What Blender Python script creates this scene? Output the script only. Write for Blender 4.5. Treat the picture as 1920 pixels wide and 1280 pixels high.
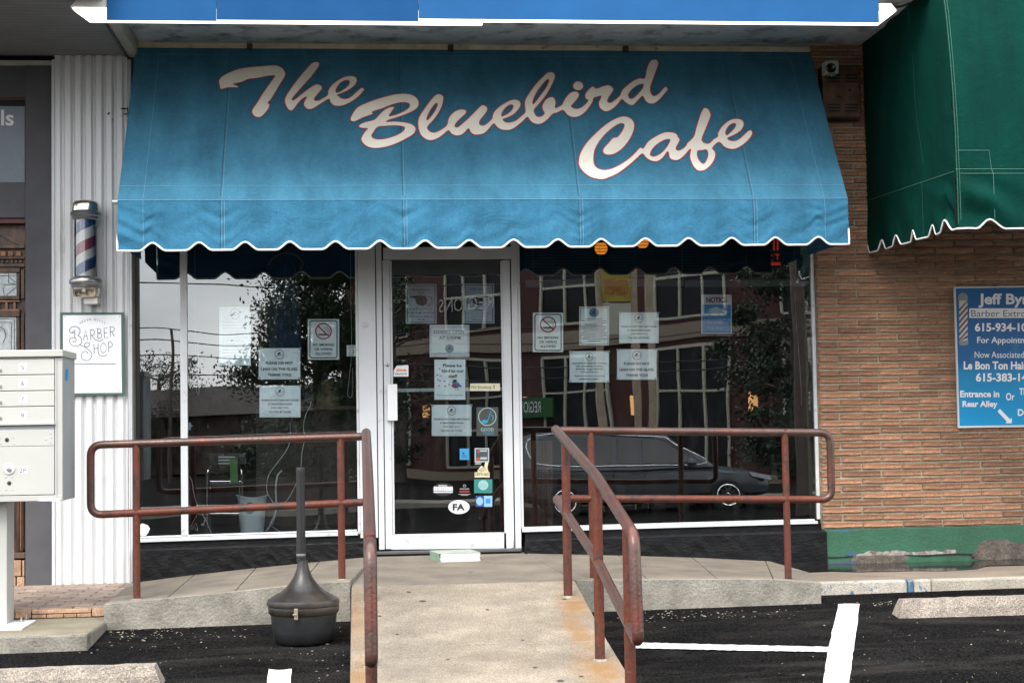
import bpy, bmesh, math, random
from mathutils import Vector, Matrix, geometry, noise
random.seed(7)
S = bpy.context.scene
for o in list(bpy.data.objects): bpy.data.objects.remove(o)
COL = S.collection
# ---------------------------------------------------------------- camera
F = 2984.0                                   # focal length in photograph pixels (1920 wide)
YAW, PITCH, ROLL = 0.096, 0.052, 0.016
DIST = 11.6
fw = Vector((math.sin(YAW)*math.cos(PITCH), math.cos(YAW)*math.cos(PITCH), math.sin(PITCH)))
r0 = Vector((math.cos(YAW), -math.sin(YAW), 0)); u0 = r0.cross(fw)
RT = r0*math.cos(ROLL) - u0*math.sin(ROLL); UP = u0*math.cos(ROLL) + r0*math.sin(ROLL)
def ray(px, py): return fw + RT*((px-960)/F) - UP*((py-640)/F)
_d = ray(840, 1029); CZ = -_d.z/_d.y*DIST
CAM = Vector((0, -DIST, CZ))
def P(px, py, Y=0.0):
    d = ray(px, py); return CAM + d*((Y+DIST)/d.y)
def PX(px, py, X):
    d = ray(px, py); return CAM + d*(X/d.x)
def PZ(px, py, Z):
    d = ray(px, py); return CAM + d*((Z-CZ)/d.z)
cd = bpy.data.cameras.new('camera'); cam = bpy.data.objects.new('camera', cd); COL.objects.link(cam)
cd.sensor_width = 36; cd.lens = 36*F/1920; cd.clip_end = 2000; cd.clip_start = 0.05
M3 = Matrix((RT, UP, -fw)).transposed()
cam.matrix_world = Matrix.Translation(CAM) @ M3.to_4x4()
S.camera = cam
# ---------------------------------------------------------------- world, sun, exposure
SUN_EL, SUN_AZ = math.radians(50), math.radians(208)
W = bpy.data.worlds.new('World'); S.world = W; W.use_nodes = True
wn, wl = W.node_tree.nodes, W.node_tree.links
wn.clear()
wo = wn.new('ShaderNodeOutputWorld'); bg = wn.new('ShaderNodeBackground'); bg.inputs[1].default_value = 0.13
sk = wn.new('ShaderNodeTexSky'); sk.sky_type = 'NISHITA'; sk.sun_disc = False
sk.sun_elevation = SUN_EL; sk.sun_rotation = SUN_AZ; sk.air_density = 1.0; sk.dust_density = 2.5
tc = wn.new('ShaderNodeTexCoord'); mp = wn.new('ShaderNodeMapping'); mp.inputs['Scale'].default_value = (1, 1, 3.0)
nz = wn.new('ShaderNodeTexNoise'); nz.inputs['Scale'].default_value = 2.1; nz.inputs['Detail'].default_value = 7; nz.inputs['Roughness'].default_value = 0.52
rp = wn.new('ShaderNodeValToRGB'); rp.color_ramp.elements[0].position = 0.36; rp.color_ramp.elements[0].color = (0.45,)*3+(1,)
rp.color_ramp.elements[1].position = 0.55
n2 = wn.new('ShaderNodeTexNoise'); n2.inputs['Scale'].default_value = 3.3; n2.inputs['Detail'].default_value = 6
r2 = wn.new('ShaderNodeValToRGB'); r2.color_ramp.elements[0].position = 0.35; r2.color_ramp.elements[0].color = (7.0, 7.2, 7.8, 1)
r2.color_ramp.elements[1].position = 0.62; r2.color_ramp.elements[1].color = (15.5, 15.6, 15.4, 1)
mx = wn.new('ShaderNodeMix'); mx.data_type = 'RGBA'
wl.new(tc.outputs['Generated'], mp.inputs[0]); wl.new(mp.outputs[0], nz.inputs['Vector']); wl.new(mp.outputs[0], n2.inputs['Vector'])
wl.new(nz.outputs[0], rp.inputs[0]); wl.new(n2.outputs[0], r2.inputs[0])
wl.new(rp.outputs[0], mx.inputs[0]); wl.new(sk.outputs[0], mx.inputs[6]); wl.new(r2.outputs[0], mx.inputs[7])
# overcast sky: about three times as bright overhead as at the horizon
sz = wn.new('ShaderNodeSeparateXYZ'); wl.new(tc.outputs['Generated'], sz.inputs[0])
mr_ = wn.new('ShaderNodeMapRange'); mr_.inputs[1].default_value = 0; mr_.inputs[2].default_value = 1; mr_.inputs[3].default_value = 0.80; mr_.inputs[4].default_value = 1.5
wl.new(sz.outputs[2], mr_.inputs[0]); vm = wn.new('ShaderNodeVectorMath'); vm.operation = 'SCALE'
wl.new(mx.outputs[2], vm.inputs[0]); wl.new(mr_.outputs[0], vm.inputs['Scale'])
wl.new(vm.outputs[0], bg.inputs[0]); wl.new(bg.outputs[0], wo.inputs[0])
sl = bpy.data.lights.new('sun', 'SUN'); sl.energy = 1.5; sl.angle = math.radians(24); sl.color = (1, 0.955, 0.88)
sun = bpy.data.objects.new('sun', sl); COL.objects.link(sun)
sd = Vector((math.sin(SUN_AZ)*math.cos(SUN_EL), math.cos(SUN_AZ)*math.cos(SUN_EL), math.sin(SUN_EL)))
sun.rotation_euler = sd.to_track_quat('Z', 'Y').to_euler(); sun.location = (0, -5, 12)
S.view_settings.view_transform = 'Standard'; S.view_settings.look = 'None'; S.view_settings.gamma = 1
S.view_settings.exposure = 1.12
S.view_settings.use_curve_mapping = False
# ---------------------------------------------------------------- materials
MC = {}
def _nt(name):
    m = bpy.data.materials.new(name); m.use_nodes = True; n = m.node_tree.nodes; l = m.node_tree.links
    b = n['Principled BSDF']; return m, n, l, b
def mat(name, col, rough=0.6, metal=0.0, var=0.18, vs=6.0, bump=0.0, bs=80.0, col2=None, c2s=3.0, c2t=0.6, c2w=0.08, grain=0.0, gs=200.0, spec=0.5, stretch=None, rand=0.0, bd=0.01):
    """procedural surface: base colour with broad variation, a second colour in worn patches, fine grain and relief"""
    if name in MC: return MC[name]
    m, n, l, b = _nt(name); MC[name] = m
    b.inputs['Roughness'].default_value = rough; b.inputs['Metallic'].default_value = metal
    b.inputs['Specular IOR Level'].default_value = spec
    t = n.new('ShaderNodeTexCoord'); vec = t.outputs['Object']
    if stretch:
        mp = n.new('ShaderNodeMapping'); mp.inputs['Scale'].default_value = stretch; l.new(vec, mp.inputs[0]); vec = mp.outputs[0]
    nz = n.new('ShaderNodeTexNoise'); nz.inputs['Scale'].default_value = vs; nz.inputs['Detail'].default_value = 6; l.new(vec, nz.inputs['Vector'])
    rp = n.new('ShaderNodeValToRGB'); e = rp.color_ramp.elements
    e[0].position = 0.3; e[1].position = 0.7
    e[0].color = tuple(c*(1-var) for c in col)+(1,); e[1].color = tuple(min(1, c*(1+var)) for c in col)+(1,)
    l.new(nz.outputs[0], rp.inputs[0]); out = rp.outputs[0]
    if col2:
        n3 = n.new('ShaderNodeTexNoise'); n3.inputs['Scale'].default_value = c2s; n3.inputs['Detail'].default_value = 8; n3.inputs['Roughness'].default_value = 0.65
        l.new(vec, n3.inputs['Vector'])
        r3 = n.new('ShaderNodeValToRGB'); r3.color_ramp.elements[0].position = c2t-c2w; r3.color_ramp.elements[1].position = c2t+c2w
        l.new(n3.outputs[0], r3.inputs[0]); mx = n.new('ShaderNodeMix'); mx.data_type = 'RGBA'
        l.new(r3.outputs[0], mx.inputs[0]); l.new(out, mx.inputs[6]); mx.inputs[7].default_value = tuple(col2)+(1,); out = mx.outputs[2]
    if grain:
        n4 = n.new('ShaderNodeTexNoise'); n4.inputs['Scale'].default_value = gs; n4.inputs['Detail'].default_value = 3; l.new(t.outputs['Object'], n4.inputs['Vector'])
        r4 = n.new('ShaderNodeValToRGB'); r4.color_ramp.elements[0].position = 0.35; r4.color_ramp.elements[1].position = 0.65
        r4.color_ramp.elements[0].color = (1-grain,)*3+(1,); r4.color_ramp.elements[1].color = (1+grain,)*3+(1,)
        l.new(n4.outputs[0], r4.inputs[0]); mg = n.new('ShaderNodeMix'); mg.data_type = 'RGBA'; mg.blend_type = 'MULTIPLY'; mg.inputs[0].default_value = 1
        l.new(out, mg.inputs[6]); l.new(r4.outputs[0], mg.inputs[7]); out = mg.outputs[2]
    if rand:
        oi = n.new('ShaderNodeObjectInfo'); rr = n.new('ShaderNodeMapRange'); rr.inputs[3].default_value = 1-rand; rr.inputs[4].default_value = 1+rand
        l.new(oi.outputs['Random'], rr.inputs[0]); mg = n.new('ShaderNodeMix'); mg.data_type = 'RGBA'; mg.blend_type = 'MULTIPLY'; mg.inputs[0].default_value = 1
        cc = n.new('ShaderNodeCombineColor')
        for k in range(3): l.new(rr.outputs[0], cc.inputs[k])
        l.new(out, mg.inputs[6]); l.new(cc.outputs[0], mg.inputs[7]); out = mg.outputs[2]
    l.new(out, b.inputs['Base Color'])
    if bump:
        n5 = n.new('ShaderNodeTexNoise'); n5.inputs['Scale'].default_value = bs; n5.inputs['Detail'].default_value = 5; l.new(vec, n5.inputs['Vector'])
        bp = n.new('ShaderNodeBump'); bp.inputs['Strength'].default_value = bump; bp.inputs['Distance'].default_value = bd
        l.new(n5.outputs[0], bp.inputs['Height']); l.new(bp.outputs[0], b.inputs['Normal'])
    return m
def flat(name, col, rough=0.6, **k): return mat(name, col, rough, var=0.05, **k)
def emit(name, col, st):
    if name in MC: return MC[name]
    m, n, l, b = _nt(name); MC[name] = m
    b.inputs['Base Color'].default_value = tuple(col)+(1,); b.inputs['Emission Color'].default_value = tuple(col)+(1,); b.inputs['Emission Strength'].default_value = st
    return m
def glassmat(name, refl=0.16, tint=(0.80, 0.88, 0.90), wave=0.25, wsc=1.6):
    m = bpy.data.materials.new(name); m.use_nodes = True; n = m.node_tree.nodes; l = m.node_tree.links; n.clear(); MC[name] = m
    o = n.new('ShaderNodeOutputMaterial'); tr = n.new('ShaderNodeBsdfTransparent'); tr.inputs[0].default_value = tuple(tint)+(1,)
    g = n.new('ShaderNodeBsdfGlossy'); g.inputs['Roughness'].default_value = 0.0; g.inputs['Color'].default_value = (0.93, 0.97, 1, 1)
    t = n.new('ShaderNodeTexCoord'); nz = n.new('ShaderNodeTexNoise'); nz.inputs['Scale'].default_value = wsc; nz.inputs['Detail'].default_value = 1
    l.new(t.outputs['Object'], nz.inputs['Vector'])
    bp = n.new('ShaderNodeBump'); bp.inputs['Strength'].default_value = wave; bp.inputs['Distance'].default_value = 0.02
    l.new(nz.outputs[0], bp.inputs['Height']); l.new(bp.outputs[0], g.inputs['Normal'])
    lw = n.new('ShaderNodeFresnel'); lw.inputs[0].default_value = 1.5
    ma = n.new('ShaderNodeMath'); ma.operation = 'ADD'; ma.inputs[1].default_value = refl; l.new(lw.outputs[0], ma.inputs[0])
    mx = n.new('ShaderNodeMixShader'); l.new(ma.outputs[0], mx.inputs[0]); l.new(tr.outputs[0], mx.inputs[1]); l.new(g.outputs[0], mx.inputs[2])
    # thin uneven film of dust and wiped streaks
    mp = n.new('ShaderNodeMapping'); mp.inputs['Scale'].default_value = (3.0, 1, 0.8); l.new(t.outputs['Object'], mp.inputs[0])
    dn_ = n.new('ShaderNodeTexNoise'); dn_.inputs['Scale'].default_value = 3.5; dn_.inputs['Detail'].default_value = 9; dn_.inputs['Roughness'].default_value = 0.7; l.new(mp.outputs[0], dn_.inputs['Vector'])
    dr_ = n.new('ShaderNodeMapRange'); dr_.inputs[1].default_value = 0.48; dr_.inputs[2].default_value = 0.85; dr_.inputs[3].default_value = 0.0; dr_.inputs[4].default_value = 0.025 if refl > 0.1 else 0.0
    l.new(dn_.outputs[0], dr_.inputs[0]); df = n.new('ShaderNodeBsdfDiffuse'); df.inputs[0].default_value = (0.5, 0.5, 0.48, 1)
    m3 = n.new('ShaderNodeMixShader'); l.new(dr_.outputs[0], m3.inputs[0]); l.new(mx.outputs[0], m3.inputs[1]); l.new(df.outputs[0], m3.inputs[2]); l.new(m3.outputs[0], o.inputs[0])
    return m
# ---------------------------------------------------------------- object helpers
ORG = {}
def _link(name, data, parent):
    o = bpy.data.objects.new(name, data); COL.objects.link(o)
    if parent is not None:
        o.parent = parent; ORG[o.name] = ORG[parent.name].copy()
    else: ORG[o.name] = Vector((0, 0, 0))
    return o
def tag(o, label=None, cat=None, group=None, kind=None):
    if label: o['label'] = label
    if cat: o['category'] = cat
    if group: o['group'] = group
    if kind: o['kind'] = kind
    return o
def thing(name, label, cat, loc, group=None):
    o = bpy.data.objects.new(name, None); COL.objects.link(o); o.empty_display_size = 0.1
    o.location = loc; ORG[o.name] = Vector(loc); return tag(o, label, cat, group)
class MB:
    def __init__(s): s.v = []; s.f = []; s.smooth = False
    def add(s, vs, fs):
        b = len(s.v); s.v += [Vector(v) for v in vs]; s.f += [tuple(i+b for i in f) for f in fs]; return s
    def box(s, x0, x1, y0, y1, z0, z1):
        return s.add([(x0,y0,z0),(x1,y0,z0),(x1,y1,z0),(x0,y1,z0),(x0,y0,z1),(x1,y0,z1),(x1,y1,z1),(x0,y1,z1)],
                     [(0,3,2,1),(4,5,6,7),(0,1,5,4),(1,2,6,5),(2,3,7,6),(3,0,4,7)])
    def hexa(s, p):    # 8 corners: front 4 (counter-clockwise from camera), back 4
        return s.add(p, [(0,1,2,3),(7,6,5,4),(0,4,5,1),(1,5,6,2),(2,6,7,3),(3,7,4,0)])
    def prism(s, pts, off):   # planar polygon extruded by vector
        n = len(pts); a = [Vector(p) for p in pts]; o = Vector(off)
        return s.add(a+[p+o for p in a], [tuple(range(n)), tuple(range(2*n-1, n-1, -1))]+[(i, i+n, (i+1) % n+n, (i+1) % n) for i in range(n)])
    def tube(s, path, r, n=12, cap=True, closed=False):
        p = [Vector(q) for q in path]; m = len(p); rs = r if isinstance(r, (list, tuple)) else [r]*m
        prev = None; b = len(s.v)
        for i in range(m):
            t = (p[(i+1) % m]-p[i-1]) if closed else (p[min(i+1, m-1)]-p[max(i-1, 0)])
            t.normalize()
            if prev is None:
                a = Vector((0, 0, 1)) if abs(t.z) < 0.9 else Vector((1, 0, 0)); u = t.cross(a).normalized()
            else: u = (prev - t*prev.dot(t)).normalized()
            prev = u; w = t.cross(u)
            for k in range(n):
                a = 2*math.pi*k/n; s.v.append(p[i]+(u*math.cos(a)+w*math.sin(a))*rs[i])
        for i in range(m if closed else m-1):
            for k in range(n):
                j = (i+1) % m; s.f.append((b+i*n+k, b+i*n+(k+1) % n, b+j*n+(k+1) % n, b+j*n+k))
        if cap and not closed:
            s.f.append(tuple(b+k for k in range(n-1, -1, -1))); s.f.append(tuple(b+(m-1)*n+k for k in range(n)))
        return s
    def lathe(s, prof, c, n=32, ax='z'):
        b = len(s.v); c = Vector(c)
        for r, h in prof:
            for k in range(n):
                a = 2*math.pi*k/n
                if ax == 'z': s.v.append(c+Vector((r*math.cos(a), r*math.sin(a), h)))
                else: s.v.append(c+Vector((r*math.cos(a), -h, r*math.sin(a))))
        for i in range(len(prof)-1):
            for k in range(n): s.f.append((b+i*n+k, b+i*n+(k+1) % n, b+(i+1)*n+(k+1) % n, b+(i+1)*n+k))
        s.f.append(tuple(b+k for k in range(n-1, -1, -1))); s.f.append(tuple(b+(len(prof)-1)*n+k for k in range(n)))
        return s
    def build(s, name, m, parent=None, bevel=0.0, smooth=False, loc=None, seg=2):
        o = _link(name, None, parent) if False else None
        me = bpy.data.meshes.new(name)
        org = ORG[parent.name] if parent is not None else (Vector(loc) if loc is not None else (sum(s.v, Vector((0,0,0)))/max(1, len(s.v)) if s.v else Vector((0,0,0))))
        if parent is None and loc is None and s.v: org = Vector((org.x, org.y, min(v.z for v in s.v)))
        me.from_pydata([v-org for v in s.v], [], s.f); me.update()
        bm = bmesh.new(); bm.from_mesh(me); bmesh.ops.recalc_face_normals(bm, faces=bm.faces); bm.to_mesh(me); bm.free()
        if isinstance(m, (list, tuple)):
            for q in m: me.materials.append(q)
        else: me.materials.append(m)
        o = bpy.data.objects.new(name, me); COL.objects.link(o)
        if parent is not None: o.parent = parent
        else: o.location = org
        ORG[o.name] = org
        if smooth: me.shade_smooth()
        if smooth:
            try: me.set_sharp_from_angle(angle=math.radians(35))
            except Exception: pass
        if bevel:
            b = o.modifiers.new('bevel', 'BEVEL'); b.width = bevel; b.segments = seg; b.limit_method = 'ANGLE'; b.angle_limit = math.radians(40)
            b.harden_normals = False
        return o
def flatmesh(tris, pts, name, m, parent): return MB().add(pts, tris).build(name, m, parent)
def pbox(name, px0, py0, px1, py1, yf, yb, m, parent=None, bevel=0.0):
    """world-aligned box whose front face (at Y=yf) fills the given rectangle"""
    xm, ym = (px0+px1)/2, (py0+py1)/2
    return MB().box(P(px0, ym, yf).x, P(px1, ym, yf).x, yf, yb, P(xm, py1, yf).z, P(xm, py0, yf).z).build(name, m, parent, bevel)
def qprism(name, pts, yf, yb, m, parent=None, bevel=0.0):
    q = [P(x, y, yf) for x, y in pts]; return MB().prism(q, (0, yb-yf, 0)).build(name, m, parent, bevel)
def cr(pts, sub=4, closed=False):
    """Catmull-Rom through points"""
    n = len(pts); out = []
    rng = range(n) if closed else range(n-1)
    for i in rng:
        g = (lambda k: pts[k % n]) if closed else (lambda k: pts[max(0, min(n-1, k))])
        a, b, c, d = [Vector(g(k)) for k in (i-1, i, i+1, i+2)]
        for j in range(sub):
            t = j/sub
            out.append(0.5*((2*b)+(c-a)*t+(2*a-5*b+4*c-d)*t*t+(3*b-a-3*c+d)*t*t*t))
    if not closed: out.append(Vector(pts[-1]))
    return out
_fonts = {}
def textmesh(body, shear=0.0, offset=0.0):
    k = (body, shear, offset)
    if k in _fonts: return _fonts[k]
    c = bpy.data.curves.new('t', 'FONT'); c.body = body; c.shear = shear; c.offset = offset; c.resolution_u = 3; c.fill_mode = 'FRONT'
    o = bpy.data.objects.new('t', c); me = bpy.data.meshes.new_from_object(o)
    v = [Vector((p.co.x, p.co.y)) for p in me.vertices]; f = [tuple(p.vertices) for p in me.polygons]
    bpy.data.objects.remove(o); bpy.data.curves.remove(c); bpy.data.meshes.remove(me)
    _fonts[k] = (v, f); return v, f
class Sheet:
    """a flat panel given by four corners (tl, tr, br, bl); uv runs right and down; off lifts towards the viewer"""
    def __init__(s, tl, tr, br, bl):
        s.c = [Vector(q) for q in (tl, tr, br, bl)]; s.n = (s.c[2]-s.c[0]).cross(s.c[1]-s.c[0]).normalized()
        if s.n.y > 0: s.n = -s.n
    @classmethod
    def px(cls, x0, y0, x1, y1, Y): return cls(P(x0, y0, Y), P(x1, y0, Y), P(x1, y1, Y), P(x0, y1, Y))
    def p(s, u, v, off=0.0):
        a = s.c[0].lerp(s.c[1], u); b = s.c[3].lerp(s.c[2], u); return a.lerp(b, v)+s.n*off
    def body(s, name, m, parent=None, th=0.0015, curl=0.0):
        if parent is None or curl == 0:
            q = [s.p(0, 0), s.p(1, 0), s.p(1, 1), s.p(0, 1)]
            return MB().prism(q, -s.n*th).build(name, m, parent)
    def text(s, body, u0, v0, u1, v1, m, parent, name='lettering', off=0.0012, shear=0.0, bold=0.0, mb=None):
        v, f = textmesh(body, shear, bold)
        if not v: return
        xs = [q.x for q in v]; ys = [q.y for q in v]; a, b, c, d = min(xs), max(xs), min(ys), max(ys)
        pts = [s.p(u0+(u1-u0)*(q.x-a)/(b-a), v1+(v0-v1)*(q.y-c)/(d-c), off) for q in v]
        if mb is not None: mb.add(pts, f); return
        return MB().add(pts, f).build(name, m, parent)
    def rect(s, u0, v0, u1, v1, off, mb): mb.add([s.p(u0, v0, off), s.p(u1, v0, off), s.p(u1, v1, off), s.p(u0, v1, off)], [(0, 1, 2, 3)])
    def frame(s, u0, v0, u1, v1, wu, wv, off, mb):
        s.rect(u0, v0, u1, v0+wv, off, mb); s.rect(u0, v1-wv, u1, v1, off, mb); s.rect(u0, v0+wv, u0+wu, v1-wv, off, mb); s.rect(u1-wu, v0+wv, u1, v1-wv, off, mb)
    def ell(s, cu, cv, ru, rv, off, mb, n=28, inner=0.0):
        o = [s.p(cu+ru*math.cos(2*math.pi*k/n), cv+rv*math.sin(2*math.pi*k/n), off) for k in range(n)]
        if inner:
            i = [s.p(cu+ru*inner*math.cos(2*math.pi*k/n), cv+rv*inner*math.sin(2*math.pi*k/n), off) for k in range(n)]
            mb.add(o+i, [(k, (k+1) % n, n+(k+1) % n, n+k) for k in range(n)])
        else: mb.add(o, [tuple(range(n))])
    def line(s, pts, w, off, mb, closed=False):    # ribbon, w in metres
        q = [s.p(u, v, off) for u, v in pts]; ribbon(q, w, s.n, mb, closed)
    def poly(s, pts, off, mb): mb.add([s.p(u, v, off) for u, v in pts], [tuple(range(len(pts)))])
def ribbon(q, w, nrm, mb, closed=False, rise=0.0):
    n = len(q); L = []
    for i in range(n):
        t = (q[(i+1) % n]-q[i-1]) if closed else (q[min(i+1, n-1)]-q[max(i-1, 0)])
        if t.length < 1e-9: t = Vector((1, 0, 0))
        sd_ = t.normalized().cross(nrm).normalized()*(w/2); L += [q[i]-sd_+nrm*rise*i/n, q[i]+sd_+nrm*rise*i/n]
    mb.add(L, [(2*i, 2*i+1, 2*((i+1) % n)+1, 2*((i+1) % n)) for i in range(n if closed else n-1)])
def fillpoly(outer, holes, step, mapf):
    """constrained triangulation of px contours, mapped to 3-D by mapf"""
    vs = []; ed = []
    for c in [outer]+holes:
        b = len(vs); vs += [Vector((p[0], p[1])) for p in c]; ed += [(b+i, b+(i+1) % len(c)) for i in range(len(c))]
    r = geometry.delaunay_2d_cdt(vs, ed, [], 0, 1e-5)
    V, FA = r[0], r[2]
    def inside(p, c):
        k = False; j = len(c)-1
        for i in range(len(c)):
            xi, yi, xj, yj = c[i][0], c[i][1], c[j][0], c[j][1]
            if (yi > p.y) != (yj > p.y) and p.x < (xj-xi)*(p.y-yi)/(yj-yi)+xi: k = not k
            j = i
        return k
    keep = []
    for f in FA:
        c = sum((V[i] for i in f), Vector((0, 0)))/len(f)
        if inside(c, outer) and not any(inside(c, h) for h in holes): keep.append(tuple(f))
    return [mapf(v.x, v.y) for v in V], keep
# ---------------------------------------------------------------- palette
M_ALU = mat('white_painted_aluminium', (0.56, 0.58, 0.60), 0.42, var=0.07, vs=4, col2=(0.42, 0.40, 0.37), c2s=9, c2t=0.66, c2w=0.05, bump=0.04, bs=30)
M_ALUD = mat('dull_aluminium_frame', (0.60, 0.62, 0.63), 0.35, var=0.1, vs=5, col2=(0.35, 0.34, 0.32), c2s=14, c2t=0.64, c2w=0.06)
M_GAP = flat('dark_joint', (0.012, 0.012, 0.014), 0.8)
M_BLACK = mat('black_painted_masonry', (0.0045, 0.005, 0.006), 0.6, spec=0.2, var=0.3, vs=5, bump=0.6, bs=30, grain=0.25, gs=60, col2=(0.018, 0.018, 0.02), c2s=6, c2t=0.68, c2w=0.05, stretch=(1, 1, 2.2))
M_BLACKLEDGE = mat('scuffed_black_ledge', (0.012, 0.012, 0.014), 0.4, var=0.4, vs=7, bump=0.4, bs=40, col2=(0.06, 0.06, 0.063), c2s=12, c2t=0.62, c2w=0.1)
M_GREEN = mat('green_painted_masonry', (0.022, 0.092, 0.050), 0.6, var=0.16, vs=5, bump=0.35, bs=60, grain=0.12, gs=90, col2=(0.10, 0.17, 0.15), c2s=14, c2t=0.7, c2w=0.03)
M_CONC = mat('weathered_concrete', (0.185, 0.158, 0.125), 0.85, var=0.28, vs=3.5, bump=0.5, bs=120, grain=0.28, gs=240, col2=(0.15, 0.13, 0.11), c2s=2.6, c2t=0.66, c2w=0.12)
M_CONCF = mat('rough_concrete_edge', (0.22, 0.205, 0.175), 0.9, var=0.22, vs=7, bump=0.7, bs=60, grain=0.16, gs=120, col2=(0.12, 0.112, 0.095), c2s=5, c2t=0.60, c2w=0.10)
M_ASPH = mat('fresh_black_asphalt', (0.0080, 0.0077, 0.0078), 1.0, var=0.35, vs=1.6, bump=1.0, bs=70, bd=0.02, grain=0.9, gs=75, spec=0.03)
M_GREY = mat('grey_stucco', (0.075, 0.075, 0.083), 0.8, var=0.12, vs=6, bump=0.2, bs=200, grain=0.12, gs=250)
M_WOOD = mat('dark_varnished_wood', (0.085, 0.038, 0.018), 0.4, var=0.5, vs=7, stretch=(3, 3, 0.5), bump=0.3, bs=40, col2=(0.02, 0.012, 0.008), c2s=5, c2t=0.55)
M_STONE = mat('tan_stone_tile', (0.40, 0.25, 0.16), 0.8, var=0.3, vs=14, bump=0.6, bs=50, grain=0.25, gs=110, rand=0.18)
M_PAVER = mat('brown_clay_paver', (0.27, 0.205, 0.165), 0.75, var=0.25, vs=8, bump=0.3, bs=80, grain=0.15, gs=150, rand=0.22)
M_PAINT = mat('white_road_paint', (0.52, 0.52, 0.51), 0.7, var=0.05, vs=5, col2=(0.12, 0.12, 0.115), c2s=34, c2t=0.66, c2w=0.03, grain=0.12, gs=180, bump=0.4, bs=150)
M_GLASS = glassmat('window_glass', 0.165, (0.93, 0.97, 0.98), 0.10, 1.1)
M_PAPER = mat('white_paper', (0.76, 0.82, 0.84), 0.7, rand=0.10, var=0.07, vs=9, bump=0.15, bs=25)
M_CLEAR = bpy.data.materials.new('clear_glass_back'); M_CLEAR.use_nodes = True
_n, _l = M_CLEAR.node_tree.nodes, M_CLEAR.node_tree.links; _n.clear(); _o = _n.new('ShaderNodeOutputMaterial'); _t = _n.new('ShaderNodeBsdfTransparent'); _t.inputs[0].default_value = (0.97, 0.99, 0.985, 1); _l.new(_t.outputs[0], _o.inputs[0])
def onesided(o):
    """mirror the street once, on the outer face of the pane"""
    o.data.materials.append(M_CLEAR)
    for p in o.data.polygons: p.material_index = 0 if p.normal.y < -0.5 else 1
    return o
M_INK = flat('dark_ink', (0.02, 0.022, 0.028), 0.6)
M_WHITE = flat('white_print', (0.72, 0.73, 0.74), 0.6)
M_RED = flat('red_print', (0.34, 0.012, 0.025), 0.6)
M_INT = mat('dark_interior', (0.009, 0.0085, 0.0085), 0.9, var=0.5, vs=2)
# ---------------------------------------------------------------- ground
def gz(x, y):
    y2 = max(y, -12.0); z = -0.283+0.0098*max(-8, min(8, x))+0.07*(y2+1.75)
    return z
def G(px, py, lift=0.0):
    d = ray(px, py); lo, hi = 0.1, 60.0      # march to the asphalt
    for _ in range(60):
        m_ = (lo+hi)/2; q = CAM+d*m_
        if q.z > gz(q.x, q.y)+lift: lo = m_
        else: hi = m_
    return CAM+d*lo
xs = [-400, -120, -40, -15, -8]+[-6+0.5*i for i in range(25)]+[8, 15, 40, 120, 400]
ys = [-500, -150, -60, -30, -14, -12, -9, -6]+[-5.5+0.5*i for i in range(13)]+[3, 12, 60]
g = MB(); nx = len(xs)
for y in ys:
    for x in xs: g.v.append(Vector((x, y, gz(x, min(y, 0)) if y < -1.2 else -0.62)))
for j in range(len(ys)-1):
    for i in range(nx-1): g.f.append((j*nx+i, j*nx+i+1, (j+1)*nx+i+1, (j+1)*nx+i))
asphalt = g.build('asphalt_ground', M_ASPH, loc=(0, 0, 0)); tag(asphalt, kind='structure')
# dusty tyre smears in the asphalt colour
n, l = M_ASPH.node_tree.nodes, M_ASPH.node_tree.links
b = n['Principled BSDF']; src = b.inputs['Base Color'].links[0].from_socket
t = n.new('ShaderNodeTexCoord'); mp = n.new('ShaderNodeMapping'); mp.inputs['Scale'].default_value = (0.7, 2.2, 1); mp.inputs['Rotation'].default_value = (0, 0, -0.12)
l.new(t.outputs['Object'], mp.inputs[0])
nz = n.new('ShaderNodeTexNoise'); nz.inputs['Scale'].default_value = 1.5; nz.inputs['Detail'].default_value = 10; nz.inputs['Roughness'].default_value = 0.62; nz.inputs['Distortion'].default_value = 0.8; l.new(mp.outputs[0], nz.inputs['Vector'])
rp = n.new('ShaderNodeValToRGB'); rp.color_ramp.elements[0].position = 0.50; rp.color_ramp.elements[1].position = 0.80; rp.color_ramp.elements[1].color = (0.30, 0.30, 0.30, 1)
l.new(nz.outputs[0], rp.inputs[0]); mx = n.new('ShaderNodeMix'); mx.data_type = 'RGBA'; mx.inputs[7].default_value = (0.085, 0.078, 0.07, 1)
l.new(rp.outputs[0], mx.inputs[0]); l.new(src, mx.inputs[6])
vo = n.new('ShaderNodeTexVoronoi'); vo.inputs['Scale'].default_value = 55; l.new(t.outputs['Object'], vo.inputs['Vector'])
rv = n.new('ShaderNodeValToRGB'); rv.color_ramp.elements[0].position = 0.04; rv.color_ramp.elements[0].color = (1, 1, 1, 1); rv.color_ramp.elements[1].position = 0.09; rv.color_ramp.elements[1].color = (0, 0, 0, 1)
l.new(vo.outputs['Distance'], rv.inputs[0])
vc = n.new('ShaderNodeMath'); vc.operation = 'MULTIPLY'; sp = n.new('ShaderNodeSeparateColor'); l.new(vo.outputs['Color'], sp.inputs[0])
gt = n.new('ShaderNodeMath'); gt.operation = 'GREATER_THAN'; gt.inputs[1].default_value = 0.78; l.new(sp.outputs[0], gt.inputs[0])
l.new(rv.outputs[0], vc.inputs[0]); l.new(gt.outputs[0], vc.inputs[1])
m2 = n.new('ShaderNodeMix'); m2.data_type = 'RGBA'; m2.inputs[7].default_value = (0.22, 0.20, 0.17, 1); l.new(vc.outputs[0], m2.inputs[0]); l.new(mx.outputs[2], m2.inputs[6]); l.new(m2.outputs[2], b.inputs['Base Color'])

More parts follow.
